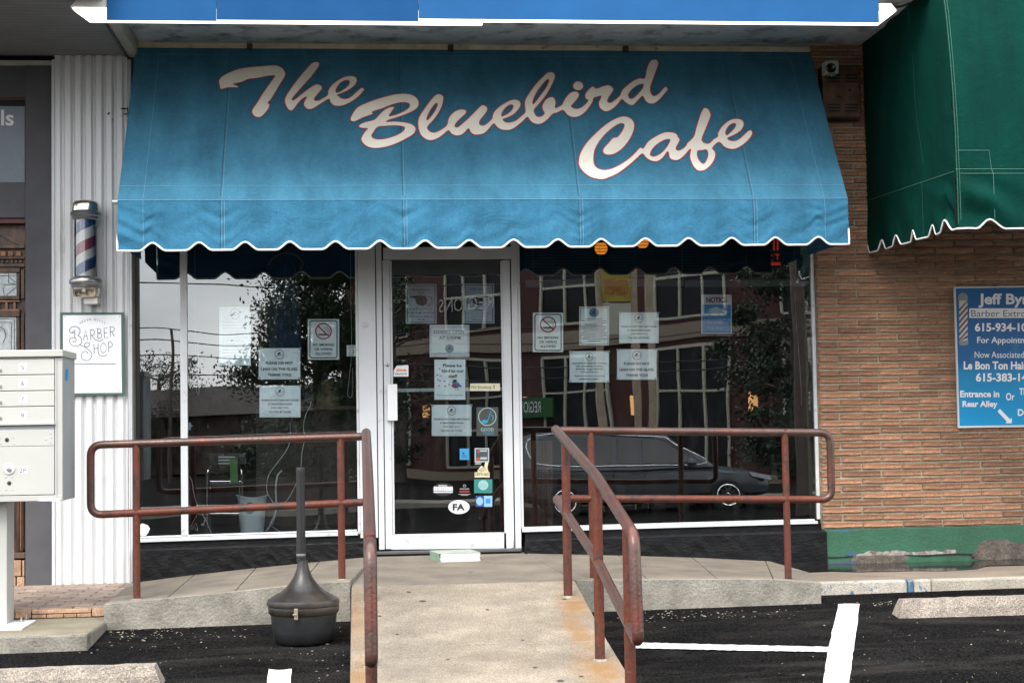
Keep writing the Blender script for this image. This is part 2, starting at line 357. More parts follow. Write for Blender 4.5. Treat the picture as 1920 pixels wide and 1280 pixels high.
# ---------------------------------------------------------------- landing, walkways, ramp
LX0, LX1, YF = P(659, 1098, -1.75).x, P(1078, 1088, -1.75).x, -1.75
ZL0, ZLF = -0.035, -0.078
def slab(name, corners, z0, mt, mf, bev=0.012, kind='structure'):
    """thick slab: top corners (fl, fr, br, bl), bottom at z0; top and edge materials"""
    t = [Vector(c) for c in corners]; bt = [Vector((c.x, c.y, z0)) for c in t]
    mb = MB().add(t+bt, [(0, 1, 2, 3), (7, 6, 5, 4), (0, 4, 5, 1), (1, 5, 6, 2), (2, 6, 7, 3), (3, 7, 4, 0)])
    o = mb.build(name, [mt, mf], loc=(0, 0, 0), bevel=bev)
    for p in o.data.polygons: p.material_index = 0 if p.normal.z > 0.5 else 1
    return tag(o, kind=kind)
# concrete ramp material with rust stains under the posts
def stained(name, base, spots):
    m = mat(name, **base); n, l = m.node_tree.nodes, m.node_tree.links; b = n['Principled BSDF']
    t = n.new('ShaderNodeTexCoord'); nz = n.new('ShaderNodeTexNoise'); nz.inputs['Scale'].default_value = 9; nz.inputs['Detail'].default_value = 7; nz.inputs['Roughness'].default_value = 0.6
    l.new(t.outputs['Object'], nz.inputs['Vector'])
    for (x, y, rx, ry, a) in spots:
        src = b.inputs['Base Color'].links[0].from_socket
        mp = n.new('ShaderNodeMapping'); mp.vector_type = 'POINT'; mp.inputs['Location'].default_value = (-x/rx, -y/ry, 0); mp.inputs['Scale'].default_value = (1/rx, 1/ry, 0)
        l.new(t.outputs['Object'], mp.inputs[0]); ln = n.new('ShaderNodeVectorMath'); ln.operation = 'LENGTH'; l.new(mp.outputs[0], ln.inputs[0])
        ad = n.new('ShaderNodeMath'); ad.operation = 'SUBTRACT'; ad.inputs[0].default_value = 1.35; l.new(ln.outputs['Value'], ad.inputs[1])
        mu = n.new('ShaderNodeMath'); mu.operation = 'MULTIPLY'; l.new(ad.outputs[0], mu.inputs[0]); l.new(nz.outputs[0], mu.inputs[1])
        rr = n.new('ShaderNodeMapRange'); rr.inputs[1].default_value = 0.12; rr.inputs[2].default_value = 0.60; rr.inputs[4].default_value = a; l.new(mu.outputs[0], rr.inputs[0])
        mx = n.new('ShaderNodeMix'); mx.data_type = 'RGBA'; mx.inputs[7].default_value = (0.22, 0.115, 0.04, 1)
        l.new(rr.outputs[0], mx.inputs[0]); l.new(src, mx.inputs[6]); l.new(mx.outputs[2], b.inputs['Base Color'])
    return m
RX = P(1042, 805, -1.65).x; RXL = (P(684, 830, -1.65).x+P(700, 1280, -4.3).x)/2
PB = [(-2.11, -0.117), (-3.36, -0.298), (-4.35, -0.42)]
M_RAMP = stained('ramp_concrete', dict(col=(0.252, 0.213, 0.166), rough=0.85, var=0.20, vs=5, bump=0.6, bs=130, grain=0.34, gs=120, col2=(0.17, 0.14, 0.105), c2s=2.6, c2t=0.56, c2w=0.14),
    [(RX+0.02, -2.30, 0.13, 0.30, 0.9), (RX-0.04, -2.85, 0.10, 0.42, 0.75), (RX-0.02, -3.55, 0.16, 0.38, 0.9), (RXL-0.07, -2.5, 0.10, 0.8, 0.55), (RXL-0.05, -3.6, 0.09, 0.5, 0.8), (RX+0.04, -1.8, 0.08, 0.1, 0.6)])
slab('landing', [(LX0, YF+0.004, ZLF), (LX1, YF+0.004, ZLF), (P(986, 1037, 0).x, 0.02, ZL0), (P(702, 1040, 0).x-0.12, 0.02, ZL0)], -0.5, M_CONC, M_CONCF, 0.006)
def rz(y): return ZLF+0.155*(y-YF)
RY = [YF, -2.20, -3.03, -4.2, -5.2]
for i in range(4):
    y0, y1 = RY[i]-0.004, RY[i+1]+0.004
    xr = lambda y: LX1+max(0, (-y-3.0))*0.02
    slab('ramp_slab', [(LX0, y1, rz(y1)), (xr(y1), y1, rz(y1)), (xr(y0), y0, rz(y0)), (LX0, y0, rz(y0))], -1.1, M_RAMP, M_CONCF, 0.007)
mbg = MB(); rg = random.Random(5)
for x, y, s in ((792, 1127, 5), (914, 1143, 4), (882, 1072, 5), (712, 1155, 3), (1003, 1251, 4), (1058, 1123, 3.5), (1052, 1276, 5), (766, 1110, 4), (744, 1189, 3), (980, 1200, 2.5), (840, 1236, 2.5), (1090, 1268, 3), (930, 1060, 3)):
    d_ = ray(x, y); t_ = None; lo, hi = 5, 12
    f_ = lambda q: (rz(q.y) if q.y < YF else ZLF+(ZL0-ZLF)*(q.y-YF)/1.77)
    for _ in range(40):
        m_ = (lo+hi)/2; q = CAM+d_*m_
        if q.z > f_(q): lo = m_
        else: hi = m_
    c_ = CAM+d_*lo; n_ = 11; r_ = s*0.0030
    ring = []
    for k in range(n_):
        a = 2*math.pi*k/n_; rr_ = r_*rg.uniform(.7, 1.2); p = Vector((c_.x+rr_*math.cos(a)*1.3, c_.y+rr_*math.sin(a), 0)); p.z = f_(p)+0.0035; ring.append(p)
    mbg.add(ring, [tuple(range(n_))])
tag(mbg.build('gum_spots', flat('old_gum', (0.06, 0.05, 0.04), 0.8), loc=(0, 0, 0)), 'old dark gum spots trodden into the ramp and landing', 'gum spots', kind='stuff')
# left walkway: three sloping slabs
LT = [(655, 1089), (494, 1100), (312, 1122), (196, 1131)]        # front top edge
LB = [(700, 1043), (620, 1050), (482, 1064), (356, 1078), (246, 1094)]
fr = [P(655, 1088, YF), P(563, 1094, YF), P(441, 1107, YF), P(313, 1120, YF), P(196, 1131, YF)]
fr[0].x = LX0-0.008
bk = [P(705, 1042, -0.10), P(600, 1052, -0.10), P(480, 1064, -0.10), P(364, 1077, -0.10), P(243, 1093, -0.10)]
for i in range(4):
    a, b_, c, d_ = fr[i+1].copy(), fr[i].copy(), bk[i].copy(), bk[i+1].copy()
    a.x += 0.003; d_.x += 0.003
    if i: b_.x -= 0.003; c.x -= 0.003
    for q in (c, d_): q.y = -0.02
    slab('walkway_slab', [a, b_, c, d_], -0.6, M_CONC, M_CONCF, 0.004)
FR_L, BK_L = [q.copy() for q in fr], [q.copy() for q in bk]
tag(MB().add([Vector((q.x, YF-0.022, q.z-0.004)) for q in fr]+[Vector((q.x, YF-0.012, q.z-0.001)) for q in fr]+[Vector((q.x, YF+0.02, q.z-0.002)) for q in fr]+[Vector((q.x, YF-0.024, -0.6)) for q in fr], [(r_*5+i, r_*5+i+1, s_*5+i+1, s_*5+i) for i in range(4) for r_, s_ in ((3, 0), (0, 1), (1, 2))]).build('walkway_edge', M_CONCF, loc=(0, 0, 0)), kind='structure')
# right walkway
fr = [P(1080, 1086, YF), P(1215, 1085, YF), P(1345, 1084, YF), P(1450, 1085, YF), P(1537, 1091, YF)]
bk = [P(986, 1036, -0.10), P(1160, 1040, -0.10), P(1300, 1044, -0.10), P(1440, 1051, -0.10), P(1516, 1072, -0.9)]
fr[0].x = LX1+0.008
for i in range(4):
    a, b_, c, d_ = fr[i].copy(), fr[i+1].copy(), bk[i+1].copy(), bk[i].copy()
    if i: a.x += 0.003; d_.x += 0.003
    if i < 3: b_.x -= 0.003; c.x -= 0.003
    if i < 3: c.y = -0.02
    d_.y = -0.02
    slab('walkway_slab', [a, b_, c, d_], -0.6, M_CONC, M_CONCF, 0.004)
FR_R, BK_R = [q.copy() for q in fr], [q.copy() for q in bk]
tag(MB().add([Vector((q.x, YF-0.022, q.z-0.004)) for q in fr]+[Vector((q.x, YF-0.012, q.z-0.001)) for q in fr]+[Vector((q.x, YF+0.02, q.z-0.002)) for q in fr]+[Vector((q.x, YF-0.024, -0.6)) for q in fr], [(r_*5+i, r_*5+i+1, s_*5+i+1, s_*5+i) for i in range(4) for r_, s_ in ((3, 0), (0, 1), (1, 2))]).build('walkway_edge', M_CONCF, loc=(0, 0, 0)), kind='structure')
def slabz(x, y, F_, B_):
    for i in range(4):
        a, b_, c, d = F_[i], F_[i+1], B_[i], B_[i+1]
        if min(a.x, b_.x)-1e-3 <= x <= max(a.x, b_.x)+1e-3:
            u = (x-a.x)/(b_.x-a.x); zf_ = a.z+(b_.z-a.z)*u; zb_ = c.z+(d.z-c.z)*u; return zf_+(zb_-zf_)*(y-YF)/(-YF)
    return F_[0].z
# lower pavement to the right with its kerb and the puddle along the wall
zk = P(1700, 1088, -1.45).z
M_KERB = mat('kerb_concrete', (0.30, 0.27, 0.225), 0.85, var=0.2, vs=5, bump=0.6, bs=90, grain=0.25, gs=180)
slab('lower_pavement', [(P(1500, 1088, -1.45).x, -1.40, zk), (8, -1.40, zk+0.006), (8, -0.02, zk-0.012), (P(1500, 1088, -1.45).x, -0.02, zk-0.022)], -0.6, mat('pavement_concrete', (0.215, 0.175, 0.135), 0.8, var=0.2, vs=4, bump=0.4, bs=110, grain=0.22, gs=200, col2=(0.12, 0.10, 0.085), c2s=2.0, c2t=0.62, c2w=0.1), M_KERB, 0.01)
M_WORNBLUE = mat('worn_blue_kerb_paint', (0.36, 0.33, 0.28), 0.8, var=0.15, vs=9, bump=0.7, bs=70, grain=0.25, gs=150, col2=(0.06, 0.14, 0.22), c2s=22, c2t=0.60, c2w=0.04)
kx = [P(1530, 1100, -1.45).x, P(1700, 1100, -1.45).x, P(1712, 1100, -1.45).x, P(1745, 1100, -1.45).x, 8]
for i, m in enumerate([M_WORNBLUE, mat('blue_kerb_paint', (0.045, 0.12, 0.20), 0.7, var=0.3, vs=20, col2=(0.30, 0.28, 0.25), c2s=22, c2t=0.6), M_WORNBLUE, M_KERB]):
    tag(MB().box(kx[i]+0.002, kx[i+1]-0.002, -1.47, -1.398, -0.6, zk+0.006).build('kerb', m, loc=(0, 0, 0), bevel=0.012), kind='structure')
M_WET = mat('wet_dirty_pavement', (0.016, 0.013, 0.011), 0.05, var=0.4, vs=4, spec=0.8, bump=0.05, bs=30)
wp = [(1500, 1050)]+[(1500, 1072), (1560, 1069), (1600, 1071), (1660, 1070), (1720, 1069), (1770, 1070), (1830, 1066), (1850, 1060), (1960, 1057)]
pd = [PZ(x, y, zk-0.004) for x, y in wp[1:]]
tag(MB().add(pd+[Vector((pd[-1].x, -0.10, zk-0.004)), Vector((pd[0].x, -0.10, zk-0.004))], [tuple(range(len(pd)+2))]).build('puddle', M_WET, loc=(0, 0, 0)), kind='structure')
# ---------------------------------------------------------------- left: concrete block step, paved step
bf = G(80, 1222); YB = bf.y; zb = P(80, 1189, YB).z; xb = P(164, 1187, YB).x
yb2 = PZ(100, 1158, zb).y
slab('concrete_step', [(-6, YB, zb), (xb, YB, zb), (xb+0.02, yb2, zb), (-6, yb2, zb)], -0.75, mat('mossy_concrete', (0.19, 0.165, 0.12), 0.9, var=0.2, vs=4, bump=0.5, bs=100, grain=0.25, gs=160, col2=(0.13, 0.12, 0.065), c2s=3.5, c2t=0.60, c2w=0.12), M_CONCF, 0.016)
zp = P(100, 1138, yb2).z; yp = yb2
tag(MB().box(-6, P(232, 1095, -.5).x+0.05, yp+0.03, 0.02, -0.7, zp-0.014).build('paved_step', flat('dark_grout', (0.05, 0.042, 0.036), 0.9), loc=(0, 0, 0)), kind='structure')
step = bpy.data.objects['paved_step']
px_ = P(196, 1131, YF).x-0.01
pav = []
row = 0; y = yp+0.012
while y < -0.05:
    dep = 0.105; x = px_-0.006+(0.0 if row % 2 else 0.0); first = True
    while x > -3.6:
        w = 0.21 if not (first and row % 2) else 0.105
        x1 = x-0.004; x0 = x-w+0.004
        # the pavers are cut where the sloping walkway comes in
        xc = px_+(y+0.05-yp)*0.0
        pav.append((x0, x1, y+0.003, min(y+dep-0.003, -0.02))); x -= w; first = False
    y += dep; row += 1
for k, (x0, x1, y0, y1) in enumerate(pav):
    if x1 < -2.75: continue
    h = zp-0.004+random.uniform(-0.0015, 0.0015)
    MB().box(x0, x1, y0, y1, zp-0.03, h).build('paver', M_PAVER, step, bevel=0.003, seg=1)
x = px_
for k, w in enumerate([0.10, 0.36, 0.10, 0.12, 0.36, 0.2, 0.3]):
    MB().box(x-w+0.003, x-0.003, yp-0.008, yp+0.03, zb+0.004 if k != 1 else zb+0.028, zp-0.012).build('stone_tile', M_STONE, step, bevel=0.004)
    if k == 1:
        xx = x
        for ww in (0.09, 0.08, 0.10, 0.09):
            MB().box(xx-ww+0.002, xx-0.002, yp-0.006, yp+0.03, zb+0.002, zb+0.024).build('stone_tile', M_STONE, step, bevel=0.003); xx -= ww
    x -= w
# ---------------------------------------------------------------- parking marks and wheel stops
def mark(name, pts, lift=0.004):
    rj = random.Random(len(pts)); q = []
    for (x0, y0), (x1, y1) in zip(pts, pts[1:]+pts[:1]):
        nn = max(2, int(math.hypot(x1-x0, y1-y0)/7))
        q += [(x0+(x1-x0)*k/nn+rj.uniform(-.9, .9), y0+(y1-y0)*k/nn+rj.uniform(-.55, .55)) for k in range(nn)]
    pts = q
    tag(MB().add([G(x, y, lift) for x, y in pts], [tuple(range(len(pts)))]).build(name, M_PAINT, loc=(0, 0, 0)), kind='structure')
mark('parking_line', [(1572, 1131), (1612, 1131), (1608, 1170), (1599, 1225), (1590, 1300), (1540, 1300), (1552, 1222), (1563, 1170)])
mark('parking_line', [(1178, 1203), (1300, 1206), (1430, 1209), (1561, 1212), (1553, 1221), (1420, 1219), (1290, 1216), (1186, 1214)], 0.008)
mark('parking_line', [(504, 1253), (525, 1255), (547, 1253), (544, 1300), (498, 1300)])
M_STOP = mat('exposed_aggregate', (0.25, 0.215, 0.18), 0.9, var=0.25, vs=10, bump=1.0, bs=90, grain=0.45, gs=120, col2=(0.14, 0.12, 0.10), c2s=60, c2t=0.6, c2w=0.05)
def wheelstop(label, a, b_, h=0.115, d=0.16):
    a, b_ = G(*a), G(*b_); t = (b_-a); L = t.length; t.normalize(); nrm = Vector((-t.y, t.x, 0)).normalized()
    if nrm.y < 0: nrm = -nrm
    r = thing('wheel_stop', label, 'wheel stop', a, 'concrete wheel stops on the asphalt')
    N = 24; mb = MB()
    prof = [(0, 0), (0.012, h*0.55), (0.035, h), (d-0.035, h), (d-0.012, h*0.55), (d, 0)]
    for i in range(N+1):
        s = L*i/N; e = 0.05 if (i == 0 or i == N) else 0
        for q, (u, v) in enumerate(prof):
            s2 = s+(0.045*(v/h) if i == 0 else (-0.045*(v/h) if i == N else 0))
            j = Vector((random.uniform(-1, 1)*0.003, random.uniform(-1, 1)*0.003, random.uniform(-1, 1)*0.003))
            mb.v.append(a+t*s2+nrm*u+Vector((0, 0, v-0.01))+j)
    m = len(prof)
    for i in range(N):
        for q in range(m-1): mb.f.append((i*m+q, (i+1)*m+q, (i+1)*m+q+1, i*m+q+1))
    mb.f.append(tuple(range(m))); mb.f.append(tuple(range(N*m+m-1, N*m-1, -1)))
    mb.build('block', M_STOP, r)
wheelstop('speckled concrete wheel stop right of the white parking line, cut by the frame edge', (1684, 1159), (2150, 1146))
wheelstop('long speckled concrete wheel stop at the bottom left corner below the step', (-300, 1309), (305, 1287))
# leaf litter and grit
lt = MB()
def litter(cx, cy, sx, sy, nn, smin=0.003, smax=0.010):
    for _ in range(nn):
        q = G(cx+random.gauss(0, sx), cy+random.gauss(0, sy), 0.003)
        if LX0-0.02 < q.x < LX1+0.05 and q.y < -1.7: continue
        if q.y > -1.78 or (q.x < xb+.05 and q.y > YB-.02): continue
        a = random.uniform(0, 6.28); s = random.uniform(smin, smax); w = s*random.uniform(0.2, 0.6)
        u = Vector((math.cos(a), math.sin(a), random.uniform(-.2, .2)))*s; v = Vector((-math.sin(a), math.cos(a), random.uniform(-.2, .3)))*w
        lt.add([q-u-v, q+u-v, q+u*.6+v+Vector((0, 0, .003)), q-u+v], [(0, 1, 2, 3)])
litter(300, 1188, 90, 10, 110); litter(230, 1185, 40, 12, 60); litter(600, 1190, 30, 22, 45); litter(1300, 1152, 110, 7, 150); litter(1180, 1160, 40, 10, 40); litter(350, 1230, 200, 25, 90, 0.002, 0.007)
litter(1640, 1130, 90, 6, 60); litter(1700, 1220, 200, 40, 110, 0.002, 0.007); litter(620, 1240, 20, 30, 24)
tag(lt.build('leaf_litter', mat('dry_leaf_litter', (0.23, 0.20, 0.15), 0.8, var=0.6, vs=30), loc=(0, 0, 0)), 'scattered dry leaf bits and pale grit on the black asphalt', 'litter', kind='stuff')
# ---------------------------------------------------------------- brick wall on the right
BX0 = P(1539, 800, -.08).x; BY = -0.08; BZ0 = P(1545, 991, BY).z
ZT = P(875, 90, 0).z
wall = thing('brick_wall', 'long thin tan roman brick wall right of the cafe window, above the green painted base', 'brick wall', (BX0, 0, BZ0))
M_BRICK = mat('tan_roman_brick', (0.300, 0.155, 0.090), 0.85, var=0.34, vs=16, stretch=(0.5, 1, 3), bump=0.9, bs=46, grain=0.30, gs=120, col2=(0.15, 0.07, 0.04), c2s=9, c2t=0.62, c2w=0.09, rand=0.30)
M_MORTAR = mat('pale_mortar', (0.33, 0.30, 0.225), 0.95, var=0.2, vs=12, bump=0.4, bs=90, grain=0.2, gs=160)
MB().box(BX0+0.006, 9.0, BY+0.015, 0.30, BZ0-0.003, ZT+0.3).build('mortar', M_MORTAR, wall)
CH, CL = 0.0533, 0.305
def brickmesh(L, seed):
    rnd = random.Random(seed); mb = MB(); h = CH-0.014; d = 0.05
    # face with a shallow raked middle, uneven edges
    zs = [0, 0.004, h*0.5, h-0.004, h]; fy = [0.004, 0.0, 0.0035, 0.0, 0.004]; N = 5
    for i in range(N+1):
        x = L*i/N; e = 0.003 if i in (0, N) else 0
        for z, f in zip(zs, fy): mb.v.append(Vector((x, f+e+rnd.uniform(-0.0015, 0.0015), z+rnd.uniform(-0.001, 0.001))))
        for z in (0, h): mb.v.append(Vector((x, d, z)))
    for i in range(N):
        a, b_ = i*7, (i+1)*7
        for k in range(4): mb.f.append((a+k, b_+k, b_+k+1, a+k+1))
        mb.f.append((a+5, b_+5, b_, a)); mb.f.append((a+4, b_+4, b_+6, a+6))
    mb.f.append((0, 1, 2, 3, 4, 6, 5)); e = N*7; mb.f.append((e+5, e+6, e+4, e+3, e+2, e+1, e))
    me = bpy.data.meshes.new('brick'); me.from_pydata(mb.v, [], mb.f); me.update()
    bm = bmesh.new(); bm.from_mesh(me); bmesh.ops.recalc_face_normals(bm, faces=bm.faces); bm.to_mesh(me); bm.free()
    me.materials.append(M_BRICK); return me
full = [brickmesh(CL-0.012, s) for s in range(6)]; half = [brickmesh(CL/2-0.012, s) for s in (11, 12)]
rest = MB(); nb = 0; spots = []
rows = int((ZT+0.2-BZ0)/CH)
for r in range(rows):
    z = BZ0+0.006+r*CH; x = BX0+random.uniform(0, 0.003); k = 0
    hf = (r % 2 == 1)
    while x < 6.2:
        L = CL/2 if (k == 0 and hf) else CL
        hid = (z > 2.2 and x > 3.72) or x > 4.95
        spots.append((x, z, L, hid)); x += L; k += 1
for (x, z, L, hid) in spots:
    me = random.choice(half if L < CL else full)
    dx = random.uniform(-0.003, 0.003); dy = random.uniform(-0.004, 0.003); dz = random.uniform(-0.0015, 0.0015)
    if not hid and nb < 300 and z < 3.75:
        o = bpy.data.objects.new('brick', me); COL.objects.link(o); o.parent = wall; o.location = Vector((x+dx, BY+dy, z+dz))-ORG[wall.name]
        o.rotation_euler = (0, random.uniform(-.004, .004), 0); nb += 1
    else:
        rest.add([Vector((v.co.x+x+dx, v.co.y+BY+dy, v.co.z+z+dz)) for v in me.vertices], [tuple(p.vertices) for p in me.polygons])
if rest.v: tag(rest.build('brick_courses', M_BRICK, wall), kind='stuff')
# painted base under the brick, broken plaster along its foot
base = thing('green_wall_base', 'green painted masonry base with flaking bare cement at its foot, under the tan brick', 'wall base', (BX0, 0, zk))
gx = BX0+0.005; gt = BZ0-0.004
MB().box(gx, 9.0, -0.105, 0.25, zk-0.3, gt).build('plinth', M_GREEN, base, bevel=0.006)
def patch(pts, yy, m, name, th=0.012):
    yy = -0.1058-(abs(yy)-0.105)*0.25
    q = [P(a, c, yy) for a, c in cr([Vector((p[0], p[1])) for p in pts], 3, True)] if False else [P(a+random.uniform(-1.3, 1.3), c+random.uniform(-1.1, 1.1), yy) for a, c in [tuple(v) for v in cr([Vector((p[0], p[1])) for p in pts], 3, True)]]
    return MB().prism(q, (0, th, 0)).build(name, m, base)
M_CEM = mat('bare_cement', (0.10, 0.085, 0.07), 0.95, var=0.4, vs=14, bump=1.0, bs=60, grain=0.3, gs=100, col2=(0.20, 0.10, 0.04), c2s=8, c2t=0.68)
M_FLAKE = mat('flaked_pale_plaster', (0.27, 0.25, 0.22), 0.9, var=0.4, vs=30, bump=1.0, bs=60, col2=(0.12, 0.06, 0.06), c2s=18, c2t=0.58)
patch([(1826, 1049), (1824, 1036), (1832, 1028), (1842, 1014), (1862, 1011), (1888, 1010), (1896, 1016), (1925, 1017), (1990, 1014), (1990, 1046), (1900, 1048)], -0.112, M_CEM, 'cement_patch')
patch([(1602, 1057), (1600, 1042), (1640, 1041), (1698, 1040), (1698, 1052), (1650, 1056)], -0.111, M_CEM, 'cement_patch')
patch([(1606, 1041), (1620, 1036), (1632, 1032), (1650, 1034), (1668, 1033), (1690, 1032), (1710, 1035), (1735, 1033), (1752, 1031), (1768, 1034), (1775, 1030), (1790, 1030), (1792, 1036), (1770, 1039), (1735, 1040), (1680, 1040)], -0.115, M_FLAKE, 'plaster_flake')
patch([(1586, 1040), (1590, 1036), (1604, 1036), (1605, 1041)], -0.114, mat('blue_paint_remnant', (0.03, 0.07, 0.14), 0.6, var=0.3), 'paint_remnant')
patch([(1540, 1062), (1542, 1055), (1598, 1052), (1600, 1058)], -0.112, mat('slate_blue_remnant', (0.04, 0.06, 0.10), 0.6, var=0.3), 'paint_remnant')
patch([(1552, 995.5), (1560, 994), (1602, 993.6), (1606, 995.6), (1580, 997)], -0.1065, mat('blue_paint_remnant2', (0.04, 0.12, 0.17), 0.6, var=0.3), 'paint_remnant', 0.003)
for pts in ([(1540, 1043.5), (1580, 1043), (1599, 1041), (1600, 1043), (1560, 1045.5)], [(1698, 1040), (1740, 1039.5), (1790, 1036.5), (1822, 1037), (1828, 1046), (1824, 1046), (1819, 1039), (1780, 1039.5), (1738, 1042)]):
    MB().prism([P(a, c, -0.1135) for a, c in pts], (0, 0.006, 0)).build('crack', M_GAP, base)
# ---------------------------------------------------------------- cafe front: plinth, frames, panes
cafe = thing('cafe_front', 'white framed cafe shopfront with two big windows on a black painted plinth', 'shopfront', (0.6, 0, 0))
def plinth(tl, tr, bl, br):
    """sloping ledge under the window, then a rough upright face down to the walkway"""
    A, B_ = P(*tl, 0.0), P(*tr, 0.0)
    dz = Vector((0, 0, 0.055)); out = Vector((0, -0.12, 0))
    a1, b1 = A+Vector((0, -0.012, 0)), B_+Vector((0, -0.012, 0)); a2, b2 = a1-dz*0.9, b1-dz*0.9
    a3, b3 = A+out-dz*1.05, B_+out-dz*1.05
    C, D = P(*bl, -0.12), P(*br, -0.12)
    N = 40; mb = MB(); rr = random.Random(3)
    rows_ = []
    for i in range(N+1):
        u = i/N; col = [a1.lerp(b1, u), a2.lerp(b2, u), a3.lerp(b3, u)]
        bot = C.lerp(D, u)-Vector((0, 0, 0.05)); top = col[-1]
        for k in range(1, 5): col.append(top.lerp(bot, k/4)+Vector((0, rr.uniform(-.006, .006), 0)))
        col.append(Vector((bot.x, 0.1, bot.z))); col.append(Vector((col[0].x, 0.1, col[0].z)))
        rows_.append(col)
    m_ = len(rows_[0])
    for c in rows_: mb.v += c
    for i in range(N):
        for k in range(m_-1): mb.f.append((i*m_+k, (i+1)*m_+k, (i+1)*m_+k+1, i*m_+k+1))
    mb.f.append(tuple(range(m_))); mb.f.append(tuple(range(N*m_+m_-1, N*m_-1, -1)))
    o = mb.build('plinth', [M_BLACK, M_BLACKLEDGE], cafe)
    for p in o.data.polygons:
        if p.normal.z > 0.5: p.material_index = 1
    return o
plinth((255, 1015), (686, 1000), (248, 1092), (706, 1040))
plinth((984, 997), (1541, 980), (984, 1036), (1552, 1062))
# interior shell
zc = 2.75
it = MB(); X0, X1 = P(250, 700, 0).x, BX0
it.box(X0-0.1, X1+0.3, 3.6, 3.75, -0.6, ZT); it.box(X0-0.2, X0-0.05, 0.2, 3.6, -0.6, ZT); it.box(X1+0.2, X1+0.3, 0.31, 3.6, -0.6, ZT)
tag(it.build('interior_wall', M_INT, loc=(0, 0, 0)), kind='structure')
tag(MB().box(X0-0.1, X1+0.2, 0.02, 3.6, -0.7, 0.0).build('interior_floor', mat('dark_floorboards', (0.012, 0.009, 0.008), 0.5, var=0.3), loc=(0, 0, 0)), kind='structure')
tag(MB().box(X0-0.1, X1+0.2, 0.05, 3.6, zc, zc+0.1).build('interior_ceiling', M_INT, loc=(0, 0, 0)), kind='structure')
# window ledges inside
zs1 = P(500, 999, 0.05).z; zs2 = P(1250, 983, 0.05).z
MB().box(P(255, 1000, .05).x, P(700, 1000, .05).x, 0.05, 0.9, zs1-0.1, zs1).build('display_ledge', mat('black_ledge', (0.008, 0.008, 0.008), 0.5), cafe)
MB().box(P(985, 983, .05).x, P(1525, 983, .05).x, 0.05, 0.5, zs2-0.1, zs2-0.002).build('display_ledge', MC['black_ledge'], cafe)
ZH = 2.45
def vbar(name, pxl, pxr, pyb, yf, yb, m, par=cafe, ztop=ZH, pym=740, bev=0.002):
    return MB().box(P(pxl, pym, yf).x, P(pxr, pym, yf).x, yf, yb, P((pxl+pxr)/2, pyb, yf).z, ztop).build(name, m, par, bev)
# left window
vbar('window_jamb', 243, 247.5, 1091, -0.05, 0.06, M_ALU)
vbar('window_jamb', 247.8, 254, 1015, 0.02, 0.07, mat('tarnished_reveal', (0.12, 0.12, 0.10), 0.6, var=0.3, col2=(0.10, 0.04, 0.035), c2s=3, c2t=0.6))
vbar('window_jamb', 254.3, 262.6, 1010, 0.035, 0.07, flat('black_seal', (0.01, 0.01, 0.011), 0.5))
vbar('mullion', 338.4, 351.4, 1006, -0.012, 0.06, M_ALU)
vbar('window_jamb', 668.3, 672.6, 1004, -0.006, 0.05, M_ALUD)
vbar('pilaster_panel', 673, 705.8, 1008, -0.03, 0.05, M_ALU)
vbar('door_jamb', 707.6, 718.2, 1030, -0.018, 0.05, M_ALU)
vbar('joint', 705.8, 707.6, 1010, -0.005, 0.03, M_GAP)
vbar('joint', 718.2, 719.6, 1030, -0.005, 0.03, M_GAP)
qprism('window_sill', [(258, 1016.5), (258, 1009.5), (470, 1002.5), (671, 996.5), (671, 1003)], -0.03, 0.04, M_ALU, cafe, 0.002)
qprism('sill_bead', [(262, 1008.2), (262, 1005.5), (470, 998.5), (669, 992.5), (669, 995.2), (470, 1001.2)], -0.012, 0.03, M_ALUD, cafe, 0.001)
# door jamb, right window frame
vbar('joint', 960.5, 962.2, 1030, -0.005, 0.03, M_GAP)
vbar('door_jamb', 962.2, 973.2, 1029, -0.018, 0.05, M_ALU)
vbar('window_jamb', 973.4, 978.3, 990, -0.008, 0.05, M_ALU)
vbar('window_jamb', 1526.6, 1532.5, 973, -0.006, 0.06, M_ALUD)
qprism('window_sill', [(979.5, 997.2), (979.5, 991.2), (1250, 983.3), (1534, 976.4), (1534, 981.3)], -0.03, 0.04, M_ALU, cafe, 0.002)
qprism('sill_bead', [(979, 990.6), (979, 988), (1250, 980), (1528, 972.6), (1528, 975.6), (1250, 983)], -0.012, 0.03, M_ALUD, cafe, 0.001)
pbox('door_head', 718.5, 463, 962, 485.5, -0.020, 0.05, M_ALU, cafe, 0.002)
# filler above the glass, under the awning
MB().box(X0-0.05, X1+0.02, 0.0, 0.20, ZH-0.01, ZT+0.2).build('header', mat('dark_header', (0.05, 0.05, 0.052), 0.8), cafe)
# panes
def pane(px0, px1, py0, py1, y, par=cafe, th=0.006):
    o = onesided(pbox('pane', px0, py0, px1, py1, y, y+th, M_GLASS, par))
    return o
GP = 0.012
pane(262.6, 338.4, 330, 1007, GP); pane(351.4, 668.3, 330, 1000, GP); pane(978.3, 1526.6, 330, 984, GP)
